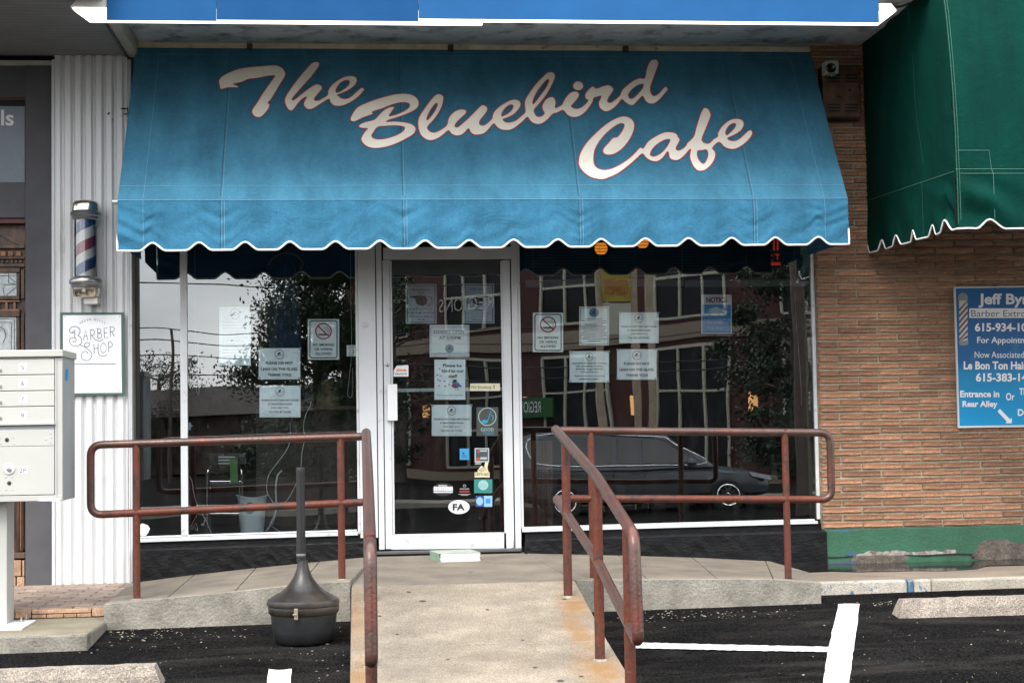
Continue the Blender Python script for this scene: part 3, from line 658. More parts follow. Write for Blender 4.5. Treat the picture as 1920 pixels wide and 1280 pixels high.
# ---------------------------------------------------------------- door
door = thing('glass_door', 'white framed glass entrance door covered in taped notices, between the two windows', 'door', P(840, 1030, 0))
def dbar(name, a, b_, c, d, m=M_ALU, yf=-0.012, yb=0.035, bev=0.003): return pbox(name, a, c, b_, d, yf, yb, m, door, bev)
dbar('stile', 720.2, 733.2, 487.5, 1029); dbar('stile', 945.6, 960.2, 487.5, 1028)
dbar('glazing_bead', 733.4, 737.4, 489, 1001, yf=-0.004); dbar('glazing_bead', 942.2, 945.4, 489, 999, yf=-0.004)
qprism('bottom_rail', [(733.4, 1030), (733.4, 1006.5), (945.4, 1002.5), (945.4, 1027.5)], -0.011, 0.035, M_ALU, door, 0.002)
qprism('glazing_bead', [(733.4, 1006), (733.4, 1001.5), (945.4, 997.5), (945.4, 1002)], -0.006, 0.03, M_ALU, door, 0.001)
pbox('threshold', 702, 1031, 978, 1036.5, -0.07, 0.05, mat('dark_threshold', (0.09, 0.09, 0.095), 0.5, metal=0.3, bump=0.2, bs=60), door, 0.003)
pbox('top_rail', 733.6, 485.7, 945.2, 515, 0.006, 0.035, mat('dark_headrail', (0.05, 0.055, 0.06), 0.5), door, 0.002)  # dark band of the blind headrail at the top of the door glass
onesided(MB().box(P(736, 740, GP).x, P(943.5, 740, GP).x, GP, GP+0.006, P(840, 1003, GP).z, P(840, 486, GP).z).build('pane', M_GLASS, door))
pv = MB().lathe([(0.009, 0), (0.0095, 0.01), (0.009, 0.055), (0.005, 0.058)], P(961, 1026, -0.018)+Vector((0, 0, 0)), 14).build('pivot', M_ALUD, door, smooth=True)
# push plate handle with its return
hd = MB(); hx0, hx1 = P(727, 755, -.05).x, P(745, 755, -.05).x; hz0, hz1 = P(735, 788, -.05).z, P(735, 720, -.05).z
hd.box(hx0, hx1, -0.055, -0.045, hz0, hz1); hd.box(hx0, hx0+0.007, -0.045, -0.0125, hz0, hz1)
hd.build('handle', mat('white_handle', (0.74, 0.75, 0.76), 0.35, var=0.04), door, 0.002)
lk = MB().lathe([(0.0145, 0), (0.0145, 0.006), (0.011, 0.010), (0.0, 0.011)], P(726.5, 683.5, -0.0125), 20, 'y').build('lock', flat('brushed_steel', (0.45, 0.45, 0.45), 0.3, metal=0.9), door, smooth=True)
MB().box(P(726.5, 684, -.024).x-0.0012, P(726.5, 684, -.024).x+0.0012, -0.0245, -0.0236, P(726, 687, -.024).z, P(726, 680, -.024).z).build('keyhole', M_GAP, door)
pbox('push_bar', 745, 727, 942, 733.5, 0.028, 0.05, mat('push_bar_paint', (0.42, 0.47, 0.50), 0.4), door, 0.003)
# ---------------------------------------------------------------- soffits, ledger, sign board with strip lights
YS = -1.55; zso = P(890, 86, 0).z
XL = P(245, 107, 0).x; XR = P(1605, 84, 0).x
can = thing('canopy', 'flat pale stained canopy over the blue awning, carrying the strip lights', 'canopy', (0.8, -0.6, zso))
M_SOF = mat('stained_soffit', (0.66, 0.67, 0.67), 0.85, var=0.15, vs=3, col2=(0.13, 0.12, 0.11), c2s=4, c2t=0.60, c2w=0.1, bump=0.2, bs=60)
MB().box(XL+0.06, XR+0.0, YS+0.03, 0.25, zso, zso+0.25).build('soffit', M_SOF, can)
MB().box(XL+0.06, XR+0.6, YS+0.0, YS+0.029, zso-0.02, zso+0.9).build('fascia', mat('fascia_paint', (0.4, 0.4, 0.38), 0.7), can)
led = MB(); rr = random.Random(9)
zl = P(890, 93.5, -0.03).z
x = P(258, 90, -.03).x
while x < P(1526, 90, -.03).x-0.05:
    x2 = min(x+rr.uniform(0.9, 1.3), P(1526, 90, -.03).x)
    MB().box(x+0.001, x2-0.001, -0.045, 0.0, zl, zso-0.002).build('ledger_board', mat('peeling_cream_board', (0.46, 0.42, 0.31), 0.8, var=0.2, vs=10, col2=(0.05, 0.04, 0.035), c2s=12, c2t=0.66, c2w=0.04, bump=0.4, bs=50), can, bevel=0.002); x = x2
for px in (468, 845, 1173):
    q = P(px, 92, -0.07); MB().box(q.x-0.02, q.x+0.02, -0.085, -0.045, zl-0.02, zl+0.025).build('bracket', flat('rusty_bracket', (0.045, 0.03, 0.022), 0.8), can, bevel=0.004)
sg = thing('blue_sign_board', 'long plain blue board above the strip lights at the top of the photo', 'sign board', P(900, 38, YS-0.06))
for a, c, m in ((200, 405.5, (0.014, 0.082, 0.22)), (406, 784.5, (0.011, 0.068, 0.19)), (785, 1648, (0.018, 0.095, 0.25))):
    z0 = P((a+c)/2, 38.5, YS-0.06).z
    MB().box(P(a, 30, YS-.06).x, P(c, 30, YS-.06).x, YS-0.062, YS-0.05, z0, z0+0.9).build('panel', mat('blue_panel_%d' % a, m, 0.7, spec=0.08, var=0.08, vs=3, col2=(0.01, 0.03, 0.12), c2s=11, c2t=0.74, c2w=0.01), sg)
M_DIFF = emit('lit_diffuser', (1.0, 0.94, 0.78), 1.3); M_HOUS = mat('white_enamel', (0.6, 0.6, 0.58), 0.4, var=0.06, vs=20)
def striplight(lab, xa, xb_, ea, eb):
    a, b_ = P(xa, 30, YS-0.03).x, P(xb_, 30, YS-0.03).x
    zb_ = P((xa+xb_)/2, 39.8, YS-0.045).z; zm = zb_+0.075; zt = zm+0.055
    r = thing('strip_light', lab, 'strip light', ((a+b_)/2, YS, zb_), 'strip lights under the blue board')
    ja, jb = (0.10 if ea else 0), (0.10 if eb else 0)
    y0, y1 = YS-0.045, YS+0.04
    MB().hexa([(a+ja, y0, zb_), (b_-jb, y0, zb_), (b_, y0-0.004, zm), (a, y0-0.004, zm), (a+ja, y1, zb_), (b_-jb, y1, zb_), (b_, y1, zm), (a, y1, zm)]).build('diffuser', M_DIFF, r, bevel=0.006)
    MB().hexa([(a-0.01*ea, y0-0.004, zm+0.001), (b_+0.01*eb, y0-0.004, zm+0.001), (b_-0.03*eb, y0+.002, zt), (a+0.03*ea, y0+.002, zt), (a-0.01*ea, y1, zm+0.001), (b_+.01*eb, y1, zm+0.001), (b_-.03*eb, y1, zt), (a+0.03*ea, y1, zt)]).build('housing', M_HOUS, r, bevel=0.004)
striplight('lit white strip light at the left end, under the blue board', 135, 905.5, 1, 0)
striplight('lit white strip light at the right end, under the blue board beside the green awning', 906.5, 1679, 0, 1)
cb = MB().tube(cr([P(1668, 14, YS+.02), P(1690, 12, YS+.1), P(1715, 2, YS+.1), P(1735, -14, YS+.1)], 5), 0.008, 8).build('power_cable', flat('black_rubber', (0.012, 0.012, 0.012), 0.5), smooth=True)
tag(cb, 'black cable running up from the right end of the strip light', 'cable')
# left canopy with boarded soffit
lc = thing('boarded_canopy', 'dark grey boarded canopy over the barber shop, top left', 'canopy', (XL-1, -1, ZT))
zlc = P(200, 107, 0).z
M_BOARD = mat('grey_soffit_board', (0.22, 0.22, 0.225), 0.65, var=0.12, vs=4, grain=0.12, gs=120)
MB().box(-6, XL-0.01, -1.80, 0.3, zlc+0.012, zlc+0.9).build('backing', flat('dark_backing', (0.02, 0.02, 0.02), 0.8), lc)
k = 0; y = 0.0
while y > -1.78:
    MB().box(-4.2, XL-0.012, y-0.072, y-0.002, zlc, zlc+0.012).build('soffit_board', M_BOARD, lc, bevel=0.002, seg=1); y -= 0.0745
MB().box(XL-0.01, XL+0.058, -1.82, -0.0, zlc-0.004, zlc+0.9).build('end_fascia', mat('dirty_white_trim', (0.42, 0.41, 0.37), 0.7, var=0.2, vs=6, col2=(0.1, 0.1, 0.09), c2s=10, c2t=0.64), lc, bevel=0.003)
MB().box(XL-0.03, XL-0.011, -1.82, 0, zlc-0.012, zlc-0.001).build('edge_trim', flat('dark_trim', (0.05, 0.055, 0.065), 0.6), lc)
# building mass behind, so no sky leaks round the shopfronts
mass = MB(); mass.box(-9, 9, 3.8, 4.6, -0.6, 5.2); mass.box(-9, 9, 0.3, 4.6, ZT+0.35, 5.2)
tag(mass.build('building_shell', mat('plain_render', (0.3, 0.29, 0.27), 0.8), loc=(0, 0, 0)), 'plain rendered upper wall of the building behind the awnings', 'building')
# ---------------------------------------------------------------- blue awning
def canvas(name, col, seams, fold=0.25, pale=0.05):
    m, n, l, b = _nt(name); b.inputs['Roughness'].default_value = 0.82; b.inputs['Specular IOR Level'].default_value = 0.08
    t = n.new('ShaderNodeTexCoord')
    nz = n.new('ShaderNodeTexNoise'); nz.inputs['Scale'].default_value = 3.0; nz.inputs['Detail'].default_value = 8; nz.inputs['Roughness'].default_value = 0.6
    l.new(t.outputs['Object'], nz.inputs['Vector'])
    rp = n.new('ShaderNodeValToRGB'); e = rp.color_ramp.elements; e[0].position = 0.3; e[1].position = 0.72
    e[0].color = tuple(c*0.86 for c in col)+(1,); e[1].color = tuple(c*1.12 for c in col)+(1,); l.new(nz.outputs[0], rp.inputs[0])
    # faint pale creases in the cloth
    mp = n.new('ShaderNodeMapping'); mp.inputs['Scale'].default_value = (3, 3, 9); l.new(t.outputs['Object'], mp.inputs[0])
    cz = n.new('ShaderNodeTexNoise'); cz.inputs['Scale'].default_value = 3.2; cz.inputs['Detail'].default_value = 9; cz.inputs['Roughness'].default_value = 0.72; cz.inputs['Distortion'].default_value = 1.2; l.new(mp.outputs[0], cz.inputs['Vector'])
    cr_ = n.new('ShaderNodeValToRGB'); ce = cr_.color_ramp.elements; ce[0].position = 0.485; ce[0].color = (0, 0, 0, 1); ce[1].position = 0.515; ce[1].color = (0, 0, 0, 1)
    q = ce.new(0.5); q.color = (0.32,)*3+(1,)
    l.new(cz.outputs[0], cr_.inputs[0]); mx = n.new('ShaderNodeMix'); mx.data_type = 'RGBA'; l.new(cr_.outputs[0], mx.inputs[0]); l.new(rp.outputs[0], mx.inputs[6])
    mx.inputs[7].default_value = tuple(min(1, c*1.5+pale) for c in col)+(1,)
    gn = n.new('ShaderNodeTexNoise'); gn.inputs['Scale'].default_value = 160; gn.inputs['Detail'].default_value = 2; l.new(t.outputs['Object'], gn.inputs['Vector'])
    gr = n.new('ShaderNodeValToRGB'); gr.color_ramp.elements[0].position = 0.3; gr.color_ramp.elements[1].position = 0.7; gr.color_ramp.elements[0].color = (0.84,)*3+(1,); gr.color_ramp.elements[1].color = (1.12,)*3+(1,)
    l.new(gn.outputs[0], gr.inputs[0]); mg = n.new('ShaderNodeMix'); mg.data_type = 'RGBA'; mg.blend_type = 'MULTIPLY'; mg.inputs[0].default_value = 1
    l.new(mx.outputs[2], mg.inputs[6]); l.new(gr.outputs[0], mg.inputs[7])
    sp_ = n.new('ShaderNodeMapping'); sp_.inputs['Scale'].default_value = (2.2, 1, 0.5); l.new(t.outputs['Object'], sp_.inputs[0])
    sn = n.new('ShaderNodeTexNoise'); sn.inputs['Scale'].default_value = 2.6; sn.inputs['Detail'].default_value = 9; sn.inputs['Roughness'].default_value = 0.68; l.new(sp_.outputs[0], sn.inputs['Vector'])
    sr = n.new('ShaderNodeValToRGB'); sr.color_ramp.elements[0].position = 0.34; sr.color_ramp.elements[1].position = 0.62; sr.color_ramp.elements[0].color = (0.74, 0.76, 0.78, 1); sr.color_ramp.elements[1].color = (1.04, 1.04, 1.04, 1)
    l.new(sn.outputs[0], sr.inputs[0]); ms = n.new('ShaderNodeMix'); ms.data_type = 'RGBA'; ms.blend_type = 'MULTIPLY'; ms.inputs[0].default_value = 1
    l.new(mg.outputs[2], ms.inputs[6]); l.new(sr.outputs[0], ms.inputs[7]); l.new(ms.outputs[2], b.inputs['Base Color'])
    fb = n.new('ShaderNodeTexNoise'); fb.inputs['Scale'].default_value = 5; fb.inputs['Detail'].default_value = 7; fb.inputs['Roughness'].default_value = 0.62; fb.inputs['Distortion'].default_value = 0.8; l.new(t.outputs['Object'], fb.inputs['Vector'])
    b1 = n.new('ShaderNodeBump'); b1.inputs['Strength'].default_value = fold; b1.inputs['Distance'].default_value = 0.03; l.new(fb.outputs[0], b1.inputs['Height'])
    b2 = n.new('ShaderNodeBump'); b2.inputs['Strength'].default_value = 0.25; b2.inputs['Distance'].default_value = 0.002; l.new(gn.outputs[0], b2.inputs['Height']); l.new(b1.outputs[0], b2.inputs['Normal'])
    l.new(b2.outputs[0], b.inputs['Normal']); return m
M_BLUE = canvas('blue_canvas', (0.045, 0.160, 0.250), 0, 0.16)
M_BLUEV = canvas('blue_canvas_valance', (0.037, 0.156, 0.262), 0, 0.55)
M_TRIMW = flat('white_binding', (0.78, 0.76, 0.76), 0.7)
M_THREADD = flat('dark_seam_thread', (0.012, 0.04, 0.075), 0.8); M_THREADL = flat('pale_thread', (0.15, 0.30, 0.42), 0.8)
YA = -1.0
At = (P(255, 95, -.05), P(1520, 92, -.05)); Ab = (P(220, 375, YA), P(1590, 371, YA))
zA0, zA1 = P(890, 94, -.05).z, P(890, 373, YA).z
AXL, AXR = P(220.5, 420, YA).x, P(1590.5, 420, YA).x
XTL, XTR = P(255, 94, -.05).x, P(1520, 93, -.05).x
nA = Vector((0, zA1-zA0, -0.95)).cross(Vector((1, 0, 0))); nA = Vector((0, -(zA0-zA1), 0.95)).normalized()   # outward and up
aw = thing('blue_awning', 'sloping blue canvas awning over the cafe front, lettered in white script with red outlines', 'awning', ((AXL+AXR)/2, -0.05, zA1))
def sag(x, v):
    """gentle give of the cloth between the frame ribs"""
    u = (x-AXL)/(AXR-AXL); return -0.012*math.sin(math.pi*v)*(0.6+0.4*math.cos(u*math.pi*8))
NXA, NV = 120, 28
def aw_point(u, v, off=0.0):
    x = (XTL*(1-u)+XTR*u)*(1-v)+(AXL*(1-u)+AXR*u)*v
    return Vector((x, -0.05-0.95*v, zA0+(zA1-zA0)*v))+nA*(sag(x, v)+off)
mb = MB()
for j in range(NV+1):
    for i in range(NXA+1): mb.v.append(aw_point(i/NXA, j/NV))
for j in range(NV):
    for i in range(NXA): a = j*(NXA+1)+i; mb.f.append((a, a+1, a+NXA+2, a+NXA+1))
mb.build('canvas_top', M_BLUE, aw, smooth=True)
def onaw(px, py, off=0.003):
    d = ray(px, py); p0 = Vector((0, -0.05, zA0)); t = (p0-CAM).dot(nA)/d.dot(nA); q = CAM+d*t
    v = max(0, min(1, (q.y+0.05)/-0.95)); return q+nA*(sag(q.x, v)+off)
# valance
pk = [286, 373.6, 459.8, 543.5, 629, 712.5, 797, 880, 963, 1046, 1127.5, 1210, 1291, 1372, 1454, 1534]
pkx = [P(p, 455, YA).x for p in pk]
zVb = [P(p, 470-14*(p-310)/1090*0.72, YA).z for p in pk]
def vb(x, peaks, zb_, amp=0.052, wd=0.088):
    """height of the scalloped hem at x"""
    z = zb_
    for p in peaks:
        d = abs(x-p)
        if d < wd:
            t = 1-d/wd; s = t*t*(3-2*t) if t < 0.75 else t*t*(3-2*t); z = zb_+amp*s; 
    return z
hemz = lambda x: (lambda u: zVb[0]*(1-u)+zVb[-1]*u)((x-pkx[0])/(pkx[-1]-pkx[0]))
seamx = [P(p, 376, YA).x for p in (413, 755, 1085, 1411)]; hemx = [P(268.5, 400, YA).x, P(1546, 400, YA).x]
def vfold(x, t):
    y = (0.010*noise.noise((x*2.2, t*1.5, 3))+0.007*noise.noise((x*6+t*3, t*3, 9)))*min(1, t*2.5)
    for s in seamx+[hemx[0], hemx[1]]:
        d = x-s; y += 0.014*math.exp(-(d/0.13)**2)*noise.noise((s*5, t*7+abs(d)*9, 1))*min(1, t*3)
    for s in (AXL, AXR):
        d = abs(x-s); y += 0.030*math.exp(-(d/0.25)**2)*noise.noise((s*3, t*5.5-d*8, 5))*min(1, t*3)
    return y
NX, NT = 640, 26; mb = MB(); xs_ = [AXL+(AXR-AXL)*i/NX for i in range(NX+1)]
hem = []
for j in range(NT+1):
    for x in xs_:
        t = j/NT; zb_ = vb(x, pkx, hemz(x)); z = zA1+(zb_-zA1)*t
        q = Vector((x, YA-0.004-vfold(x, t), z)); mb.v.append(q)
        if j == NT: hem.append(q)
for j in range(NT):
    for i in range(NX): a = j*(NX+1)+i; mb.f.append((a, a+1, a+NX+2, a+NX+1))
mb.build('valance', M_BLUEV, aw, smooth=True)
ends = [Vector((AXL+0.001, YA-0.006, hem[0].z+0.11)), Vector((AXL-0.002, YA-0.006, hem[0].z+0.05))]
ende = [Vector((AXR+0.002, YA-0.006, hem[-1].z+0.05)), Vector((AXR-0.001, YA-0.006, hem[-1].z+0.11))]
MB().tube(ends+hem[::2]+ende, 0.0068, 8).build('hem_binding', M_TRIMW, aw, smooth=True)
# side gussets and front bar
for xt, xb_2, s in ((XTL, AXL, -1), (XTR, AXR, 1)):
    MB().add([(xt, -0.03, zA0-0.01), (xb_2, YA+0.004, zA1-0.004), (xb_2, YA+0.01, hem[0].z+0.04), (xb_2-s*0.03, -0.09, hem[0].z+0.04)], [(0, 1, 2, 3)]).build('side_gusset', M_BLUEV, aw)
MB().tube([(AXL-0.035, YA+0.02, zA1-0.012), (AXR+0.0, YA+0.02, zA1-0.012)], 0.017, 14).build('front_bar', flat('galvanised_tube', (0.35, 0.35, 0.34), 0.4, metal=0.6), aw, smooth=True)
# seams
sm = MB(); st = MB()
for s in seamx:
    w = (s-AXL)/(AXR-AXL)
    path = []
    for k in range(15):
        v = 0.02+0.96*k/14; path.append(aw_point(w, v, 0.002))
    sm = MB(); ribbon(path, 0.0032, nA, sm)
    ribbon([p+Vector((0.012, 0, 0)) for p in path[4:]], 0.0016, nA, st)
    sm.build('seam', M_THREADD, aw); sm = MB()
    for dx in (0.0, 0.020):
        zb_ = vb(s+dx, pkx, hemz(s)); pth = [Vector((s+dx, YA-0.0065-vfold(s+dx, k/20), zA1+(zb_-zA1)*k/20)) for k in range(21)]
        if dx == 0: ribbon(pth, 0.0030, Vector((0, -1, 0)), sm)
        ribbon([p+Vector((0.007, 0, 0)) for p in pth], 0.0026, Vector((0, -1, 0)), st)
    sm.build('seam', M_THREADD, aw)
for s in hemx:
    pth = [Vector((s, YA-0.0065-vfold(s, k/20), zA1+(vb(s, pkx, hemz(s))-zA1)*k/20)) for k in range(21)]; ribbon(pth, 0.0022, Vector((0, -1, 0)), st)
    w = (s-AXL)/(AXR-AXL); ribbon([aw_point(w, 0.02+0.97*k/14, 0.002) for k in range(15)], 0.0015, nA, st)
ribbon([Vector((x, YA-0.008, zA1-0.003)) for x in xs_[::8]], 0.003, Vector((0, -1, 0)), st)
ribbon([aw_point(k/60, 0.915, 0.002) for k in range(61)], 0.0022, nA, st)
ribbon([aw_point(k/60, 0.045, 0.002) for k in range(61)], 0.0016, nA, st)
st.build('stitching', M_THREADL, aw)
# lettering, contours traced as closed outlines
def conv(pts, ox, oy, s): return [(ox+x/s, oy+y/s) for x, y in pts]
Tc = conv([(75,520),(65,470),(85,430),(130,395),(200,360),(300,322),(420,300),(560,288),(720,275),(780,283),(830,310),(860,350),(865,385),(845,430),(800,500),(740,600),(690,680),(655,720),(675,740),(670,775),(640,820),(600,865),(560,892),(510,890),(475,865),(460,830),(475,790),(520,725),(590,610),(650,525),(700,455),(738,405),(715,397),(640,405),(520,430),(420,442),(360,470),(300,487),(240,500),(265,515),(300,530),(290,545),(240,543),(180,545),(140,552),(95,565),(80,550)],400,80,6.4)
Hc = conv([(1275,260),(1260,240),(1225,235),(1180,252),(1130,300),(1050,390),(970,490),(905,580),(865,650),(855,700),(870,750),(895,790),(925,808),(955,800),(985,765),(1030,705),(1080,660),(1120,645),(1100,680),(1083,720),(1090,755),(1120,785),(1160,792),(1210,775),(1290,725),(1385,670),(1400,705),(1440,745),(1500,757),(1560,750),(1640,715),(1720,665),(1780,610),(1812,570),(1808,555),(1780,543),(1745,565),(1690,615),(1640,655),(1590,672),(1540,665),(1500,635),(1488,622),(1540,605),(1620,570),(1690,520),(1722,475),(1720,435),(1690,408),(1630,400),(1560,415),(1480,460),(1410,520),(1375,580),(1370,625),(1310,665),(1255,690),(1215,685),(1215,660),(1245,620),(1285,575),(1305,545),(1295,515),(1265,500),(1225,500),(1160,535),(1060,610),(970,680),(945,680),(955,655),(1010,590),(1100,490),(1190,390),(1250,310)],400,80,6.4)
Hh = [conv([(1480,595),(1470,570),(1490,525),(1530,480),(1580,455),(1620,455),(1635,475),(1620,510),(1570,555),(1520,585)],400,80,6.4)]
Bc = conv([(45,395),(70,340),(120,270),(200,228),(340,175),(480,135),(600,110),(720,105),(800,125),(850,165),(868,215),(850,270),(790,315),(700,355),(600,390),(520,415),(475,440),(560,437),(680,445),(770,465),(820,500),(830,540),(800,590),(720,640),(600,700),(480,740),(360,757),(270,745),(210,710),(175,660),(180,620),(215,560),(250,520),(200,515),(155,505),(145,490),(165,465),(230,440),(330,415),(380,365),(450,300),(510,268),(570,262),(565,285),(535,330),(508,372),(570,362),(660,330),(730,285),(755,250),(745,220),(690,210),(620,215),(520,245),(420,285),(310,318),(315,345),(260,365),(180,395),(110,428),(70,432),(48,418)],650,160,6.4)
Bh = [conv([(300,605),(320,570),(370,505),(460,492),(600,487),(680,500),(695,520),(670,560),(590,605),(480,640),(380,650),(320,635)],650,160,6.4)]
Lc = conv([(1165,160),(1150,120),(1100,103),(1050,130),(990,200),(920,300),(870,380),(855,450),(865,540),(900,610),(960,652),(1020,660),(1080,640),(1150,595)],650,160,6.4)+\
 conv([(165,992),(210,1040),(280,1068),(350,1060),(410,1020),(468,958),(500,1015),(550,1048),(620,1052),(700,1030),(770,970),(845,885),(890,930),(950,972),(1030,985),(1120,972),(1210,915),(1290,850),(1350,793),(1390,845),(1440,885),(1510,903),(1580,888),(1660,830),(1730,755),(1800,735),(1885,697)],820,120,8)+\
 conv([(340,920),(400,955),(470,963),(540,940),(620,885),(680,810),(730,730),(750,672),(800,655),(855,640),(845,680),(820,740),(825,800),(870,850),(930,872),(990,855),(1070,800),(1130,730),(1170,685),(1220,730),(1300,772),(1350,762),(1400,710),(1480,635),(1510,690),(1560,735),(1620,750),(1680,730),(1750,670),(1820,590),(1860,535),(1830,500),(1790,520),(1740,580),(1690,620),(1650,632),(1620,610),(1600,550),(1605,480),(1640,380),(1680,270),(1715,180),(1715,135),(1690,105),(1640,100),(1595,120),(1560,180),(1530,270),(1510,372),(1440,372),(1360,400),(1270,460),(1180,540),(1150,600),(1130,640),(1060,700),(1000,738),(960,730),(955,700),(980,650),(1020,590),(1045,545),(1020,505),(970,478),(900,490),(820,520),(770,530),(755,508),(720,505),(670,545),(625,600),(612,650),(630,690),(660,710),(620,765),(550,820),(480,838),(430,820),(408,797),(450,750),(500,690),(530,630),(515,595),(470,578),(410,590),(350,640),(300,710),(270,775),(220,805),(175,825),(168,800),(178,750),(165,695),(130,662),(80,665),(20,700)],1020,100,8)+\
 conv([(1590,590),(1570,630),(1580,690),(1605,745),(1570,780),(1520,792),(1480,770),(1450,695),(1500,630),(1580,540),(1660,430),(1730,300),(1768,200),(1755,150),(1710,130),(1650,140),(1580,200),(1480,300),(1390,420),(1325,520),(1308,600),(1318,715),(1260,775),(1180,840),(1100,868),(1030,865),(985,822),(1060,795),(1160,740),(1230,660),(1255,600),(1235,555),(1180,530),(1110,535),(1020,575),(920,640),(845,720),(825,790),(820,810),(760,870),(700,910),(650,905),(632,870),(660,810),(710,750),(755,680),(740,630),(690,608),(650,620),(560,710),(460,810),(370,890),(310,940),(275,940),(265,915),(300,860),(370,790),(425,740),(440,700),(410,678),(350,672),(270,700),(200,760),(160,830),(145,905),(90,960)],820,120,8)+\
 conv([(1100,548),(1040,567),(990,545),(970,500),(1030,430),(1090,350),(1140,260)],650,160,6.4)
Lh = [conv([(965,420),(970,370),(1010,290),(1060,225),(1085,215),(1085,250),(1050,320),(1000,385)],650,160,6.4),
 conv([(968,775),(975,720),(1020,655),(1080,612),(1125,610),(1138,635),(1110,690),(1050,740)],820,120,8),
 conv([(1435,600),(1440,540),(1490,430),(1570,320),(1640,245),(1668,240),(1665,280),(1620,370),(1540,480),(1470,570)],820,120,8),
 conv([(1275,650),(1270,610),(1320,540),(1400,480),(1470,458),(1492,470),(1475,520),(1410,600),(1340,665),(1300,675)],1020,100,8)]
Dc = conv([(512+80*math.cos(a*math.pi/7)*1.0, 495+68*math.sin(a*math.pi/7)) for a in range(14)],1020,100,8)
Cc = conv([(80,680),(95,600),(150,500),(240,400),(350,300),(450,235),(540,205),(610,220),(650,260),(658,310),(640,380),(590,470),(520,550),(450,595),(390,607),(345,595),(330,565),(345,530),(400,470),(435,430),(480,420),(520,370),(550,310),(545,285),(510,280),(440,320),(350,400),(270,510),(240,600),(240,690),(270,740),(340,762),(430,745),(540,685),(640,605),(715,525),(745,535),(800,460),(900,395),(980,365),(1060,370),(1100,395),(1105,415),(1125,445),(1105,490),(1085,530),(1100,555),(1140,545),(1185,510),(1200,480),(1265,415),(1290,330),(1330,200),(1360,135),(1385,122),(1420,140),(1443,190),(1430,240),(1390,340),(1350,455),(1415,490),(1470,445),(1510,420),(1515,380),(1560,310),(1630,255),(1700,237),(1760,250),(1782,290),(1760,350),(1700,395),(1615,435),(1640,460),(1690,465),(1740,440),(1800,385),(1840,355),(1870,375),(1850,430),(1780,500),(1700,545),(1640,548),(1580,525),(1525,475),(1460,535),(1485,570),(1490,620),(1460,690),(1400,750),(1340,772),(1290,755),(1250,700),(1225,620),(1235,540),(1180,600),(1120,650),(1070,658),(1020,635),(1000,565),(950,630),(890,670),(820,660),(770,625),(737,590),(680,640),(590,720),(480,800),(370,850),(300,860),(200,835),(120,775),(85,720)],1070,180,5.486)
Ch = [conv([(820,600),(830,560),(880,500),(960,450),(1015,438),(1020,460),(980,530),(920,590),(860,618),(830,612)],1070,180,5.486),
 conv([(1310,562),(1350,558),(1395,552),(1412,590),(1400,650),(1365,697),(1320,655),(1303,600)],1070,180,5.486),
 conv([(1605,405),(1595,370),(1620,320),(1665,287),(1695,290),(1690,320),(1655,365)],1070,180,5.486)]
M_LET = mat('cream_white_lettering', (0.80, 0.75, 0.66), 0.7, var=0.05, vs=6, grain=0.06, gs=160, bump=0.1, bs=90)
M_LETR = flat('red_letter_outline', (0.50, 0.035, 0.03), 0.7)
sm3 = lambda c: [tuple(v) for v in cr([Vector(p) for p in c], 3, True)]
for name, parts in (('the_lettering', [(Tc, []), (Hc, Hh)]), ('bluebird_lettering', [(Bc, Bh), (Lc, Lh), (Dc, [])]), ('cafe_lettering', [(Cc, Ch)])):
    mb = MB(); rb = MB()
    for o_, hs in parts:
        O, H = sm3(o_), [sm3(h) for h in hs]
        v, f = fillpoly(O, H, 0, lambda x, y: onaw(x, y, 0.0035)); mb.add(v, f)
        for c in [O]+H: ribbon([onaw(x, y, 0.0045) for x, y in c], 0.0064, nA, rb, closed=True, rise=0.0004)
    w = mb.build(name, M_LET, aw); rb.build('red_outline', M_LETR, w)
# ---------------------------------------------------------------- green awning
M_GRN = canvas('green_canvas', (0.0004, 0.034, 0.025), 0, 0.30, 0.0)
M_GTH = flat('pale_green_thread', (0.06, 0.16, 0.12), 0.8)
GX = P(1795, 430, -1.85).x; YG = -1.85
ga = thing('green_awning', 'big dark green canvas awning with pale stitching at the top right', 'awning', (GX, 0, 2.1))
zg1 = P(1796, 322, YG).z; GR = 8.0
zgb = P(1795, 429, YG).z
prof = []                                   # (y, z) from hem bar up: steep curve up and back to the wall
for k in range(21):
    a = k/20; prof.append((YG+1.85*(1-math.cos(a*math.pi/2))*1.0, zg1+3.2*math.sin(a*math.pi/2)))
def gfront(x, t): return 0.020*math.exp(-((x-GX)/0.18)**2)*math.sin((x-GX)*26+t*9)*(1 if t < .8 else .5)
mb = MB(); nxg = 150; xg = [GX+(GR-GX)*(i/nxg)**1.8 for i in range(nxg+1)]
for (y, z) in prof:
    for x in xg: mb.v.append(Vector((x, y, z)))
for j in range(len(prof)-1):
    for i in range(nxg): a = j*(nxg+1)+i; mb.f.append((a, a+1, a+nxg+2, a+nxg+1))
mb.build('canvas_front', M_GRN, ga, smooth=True)
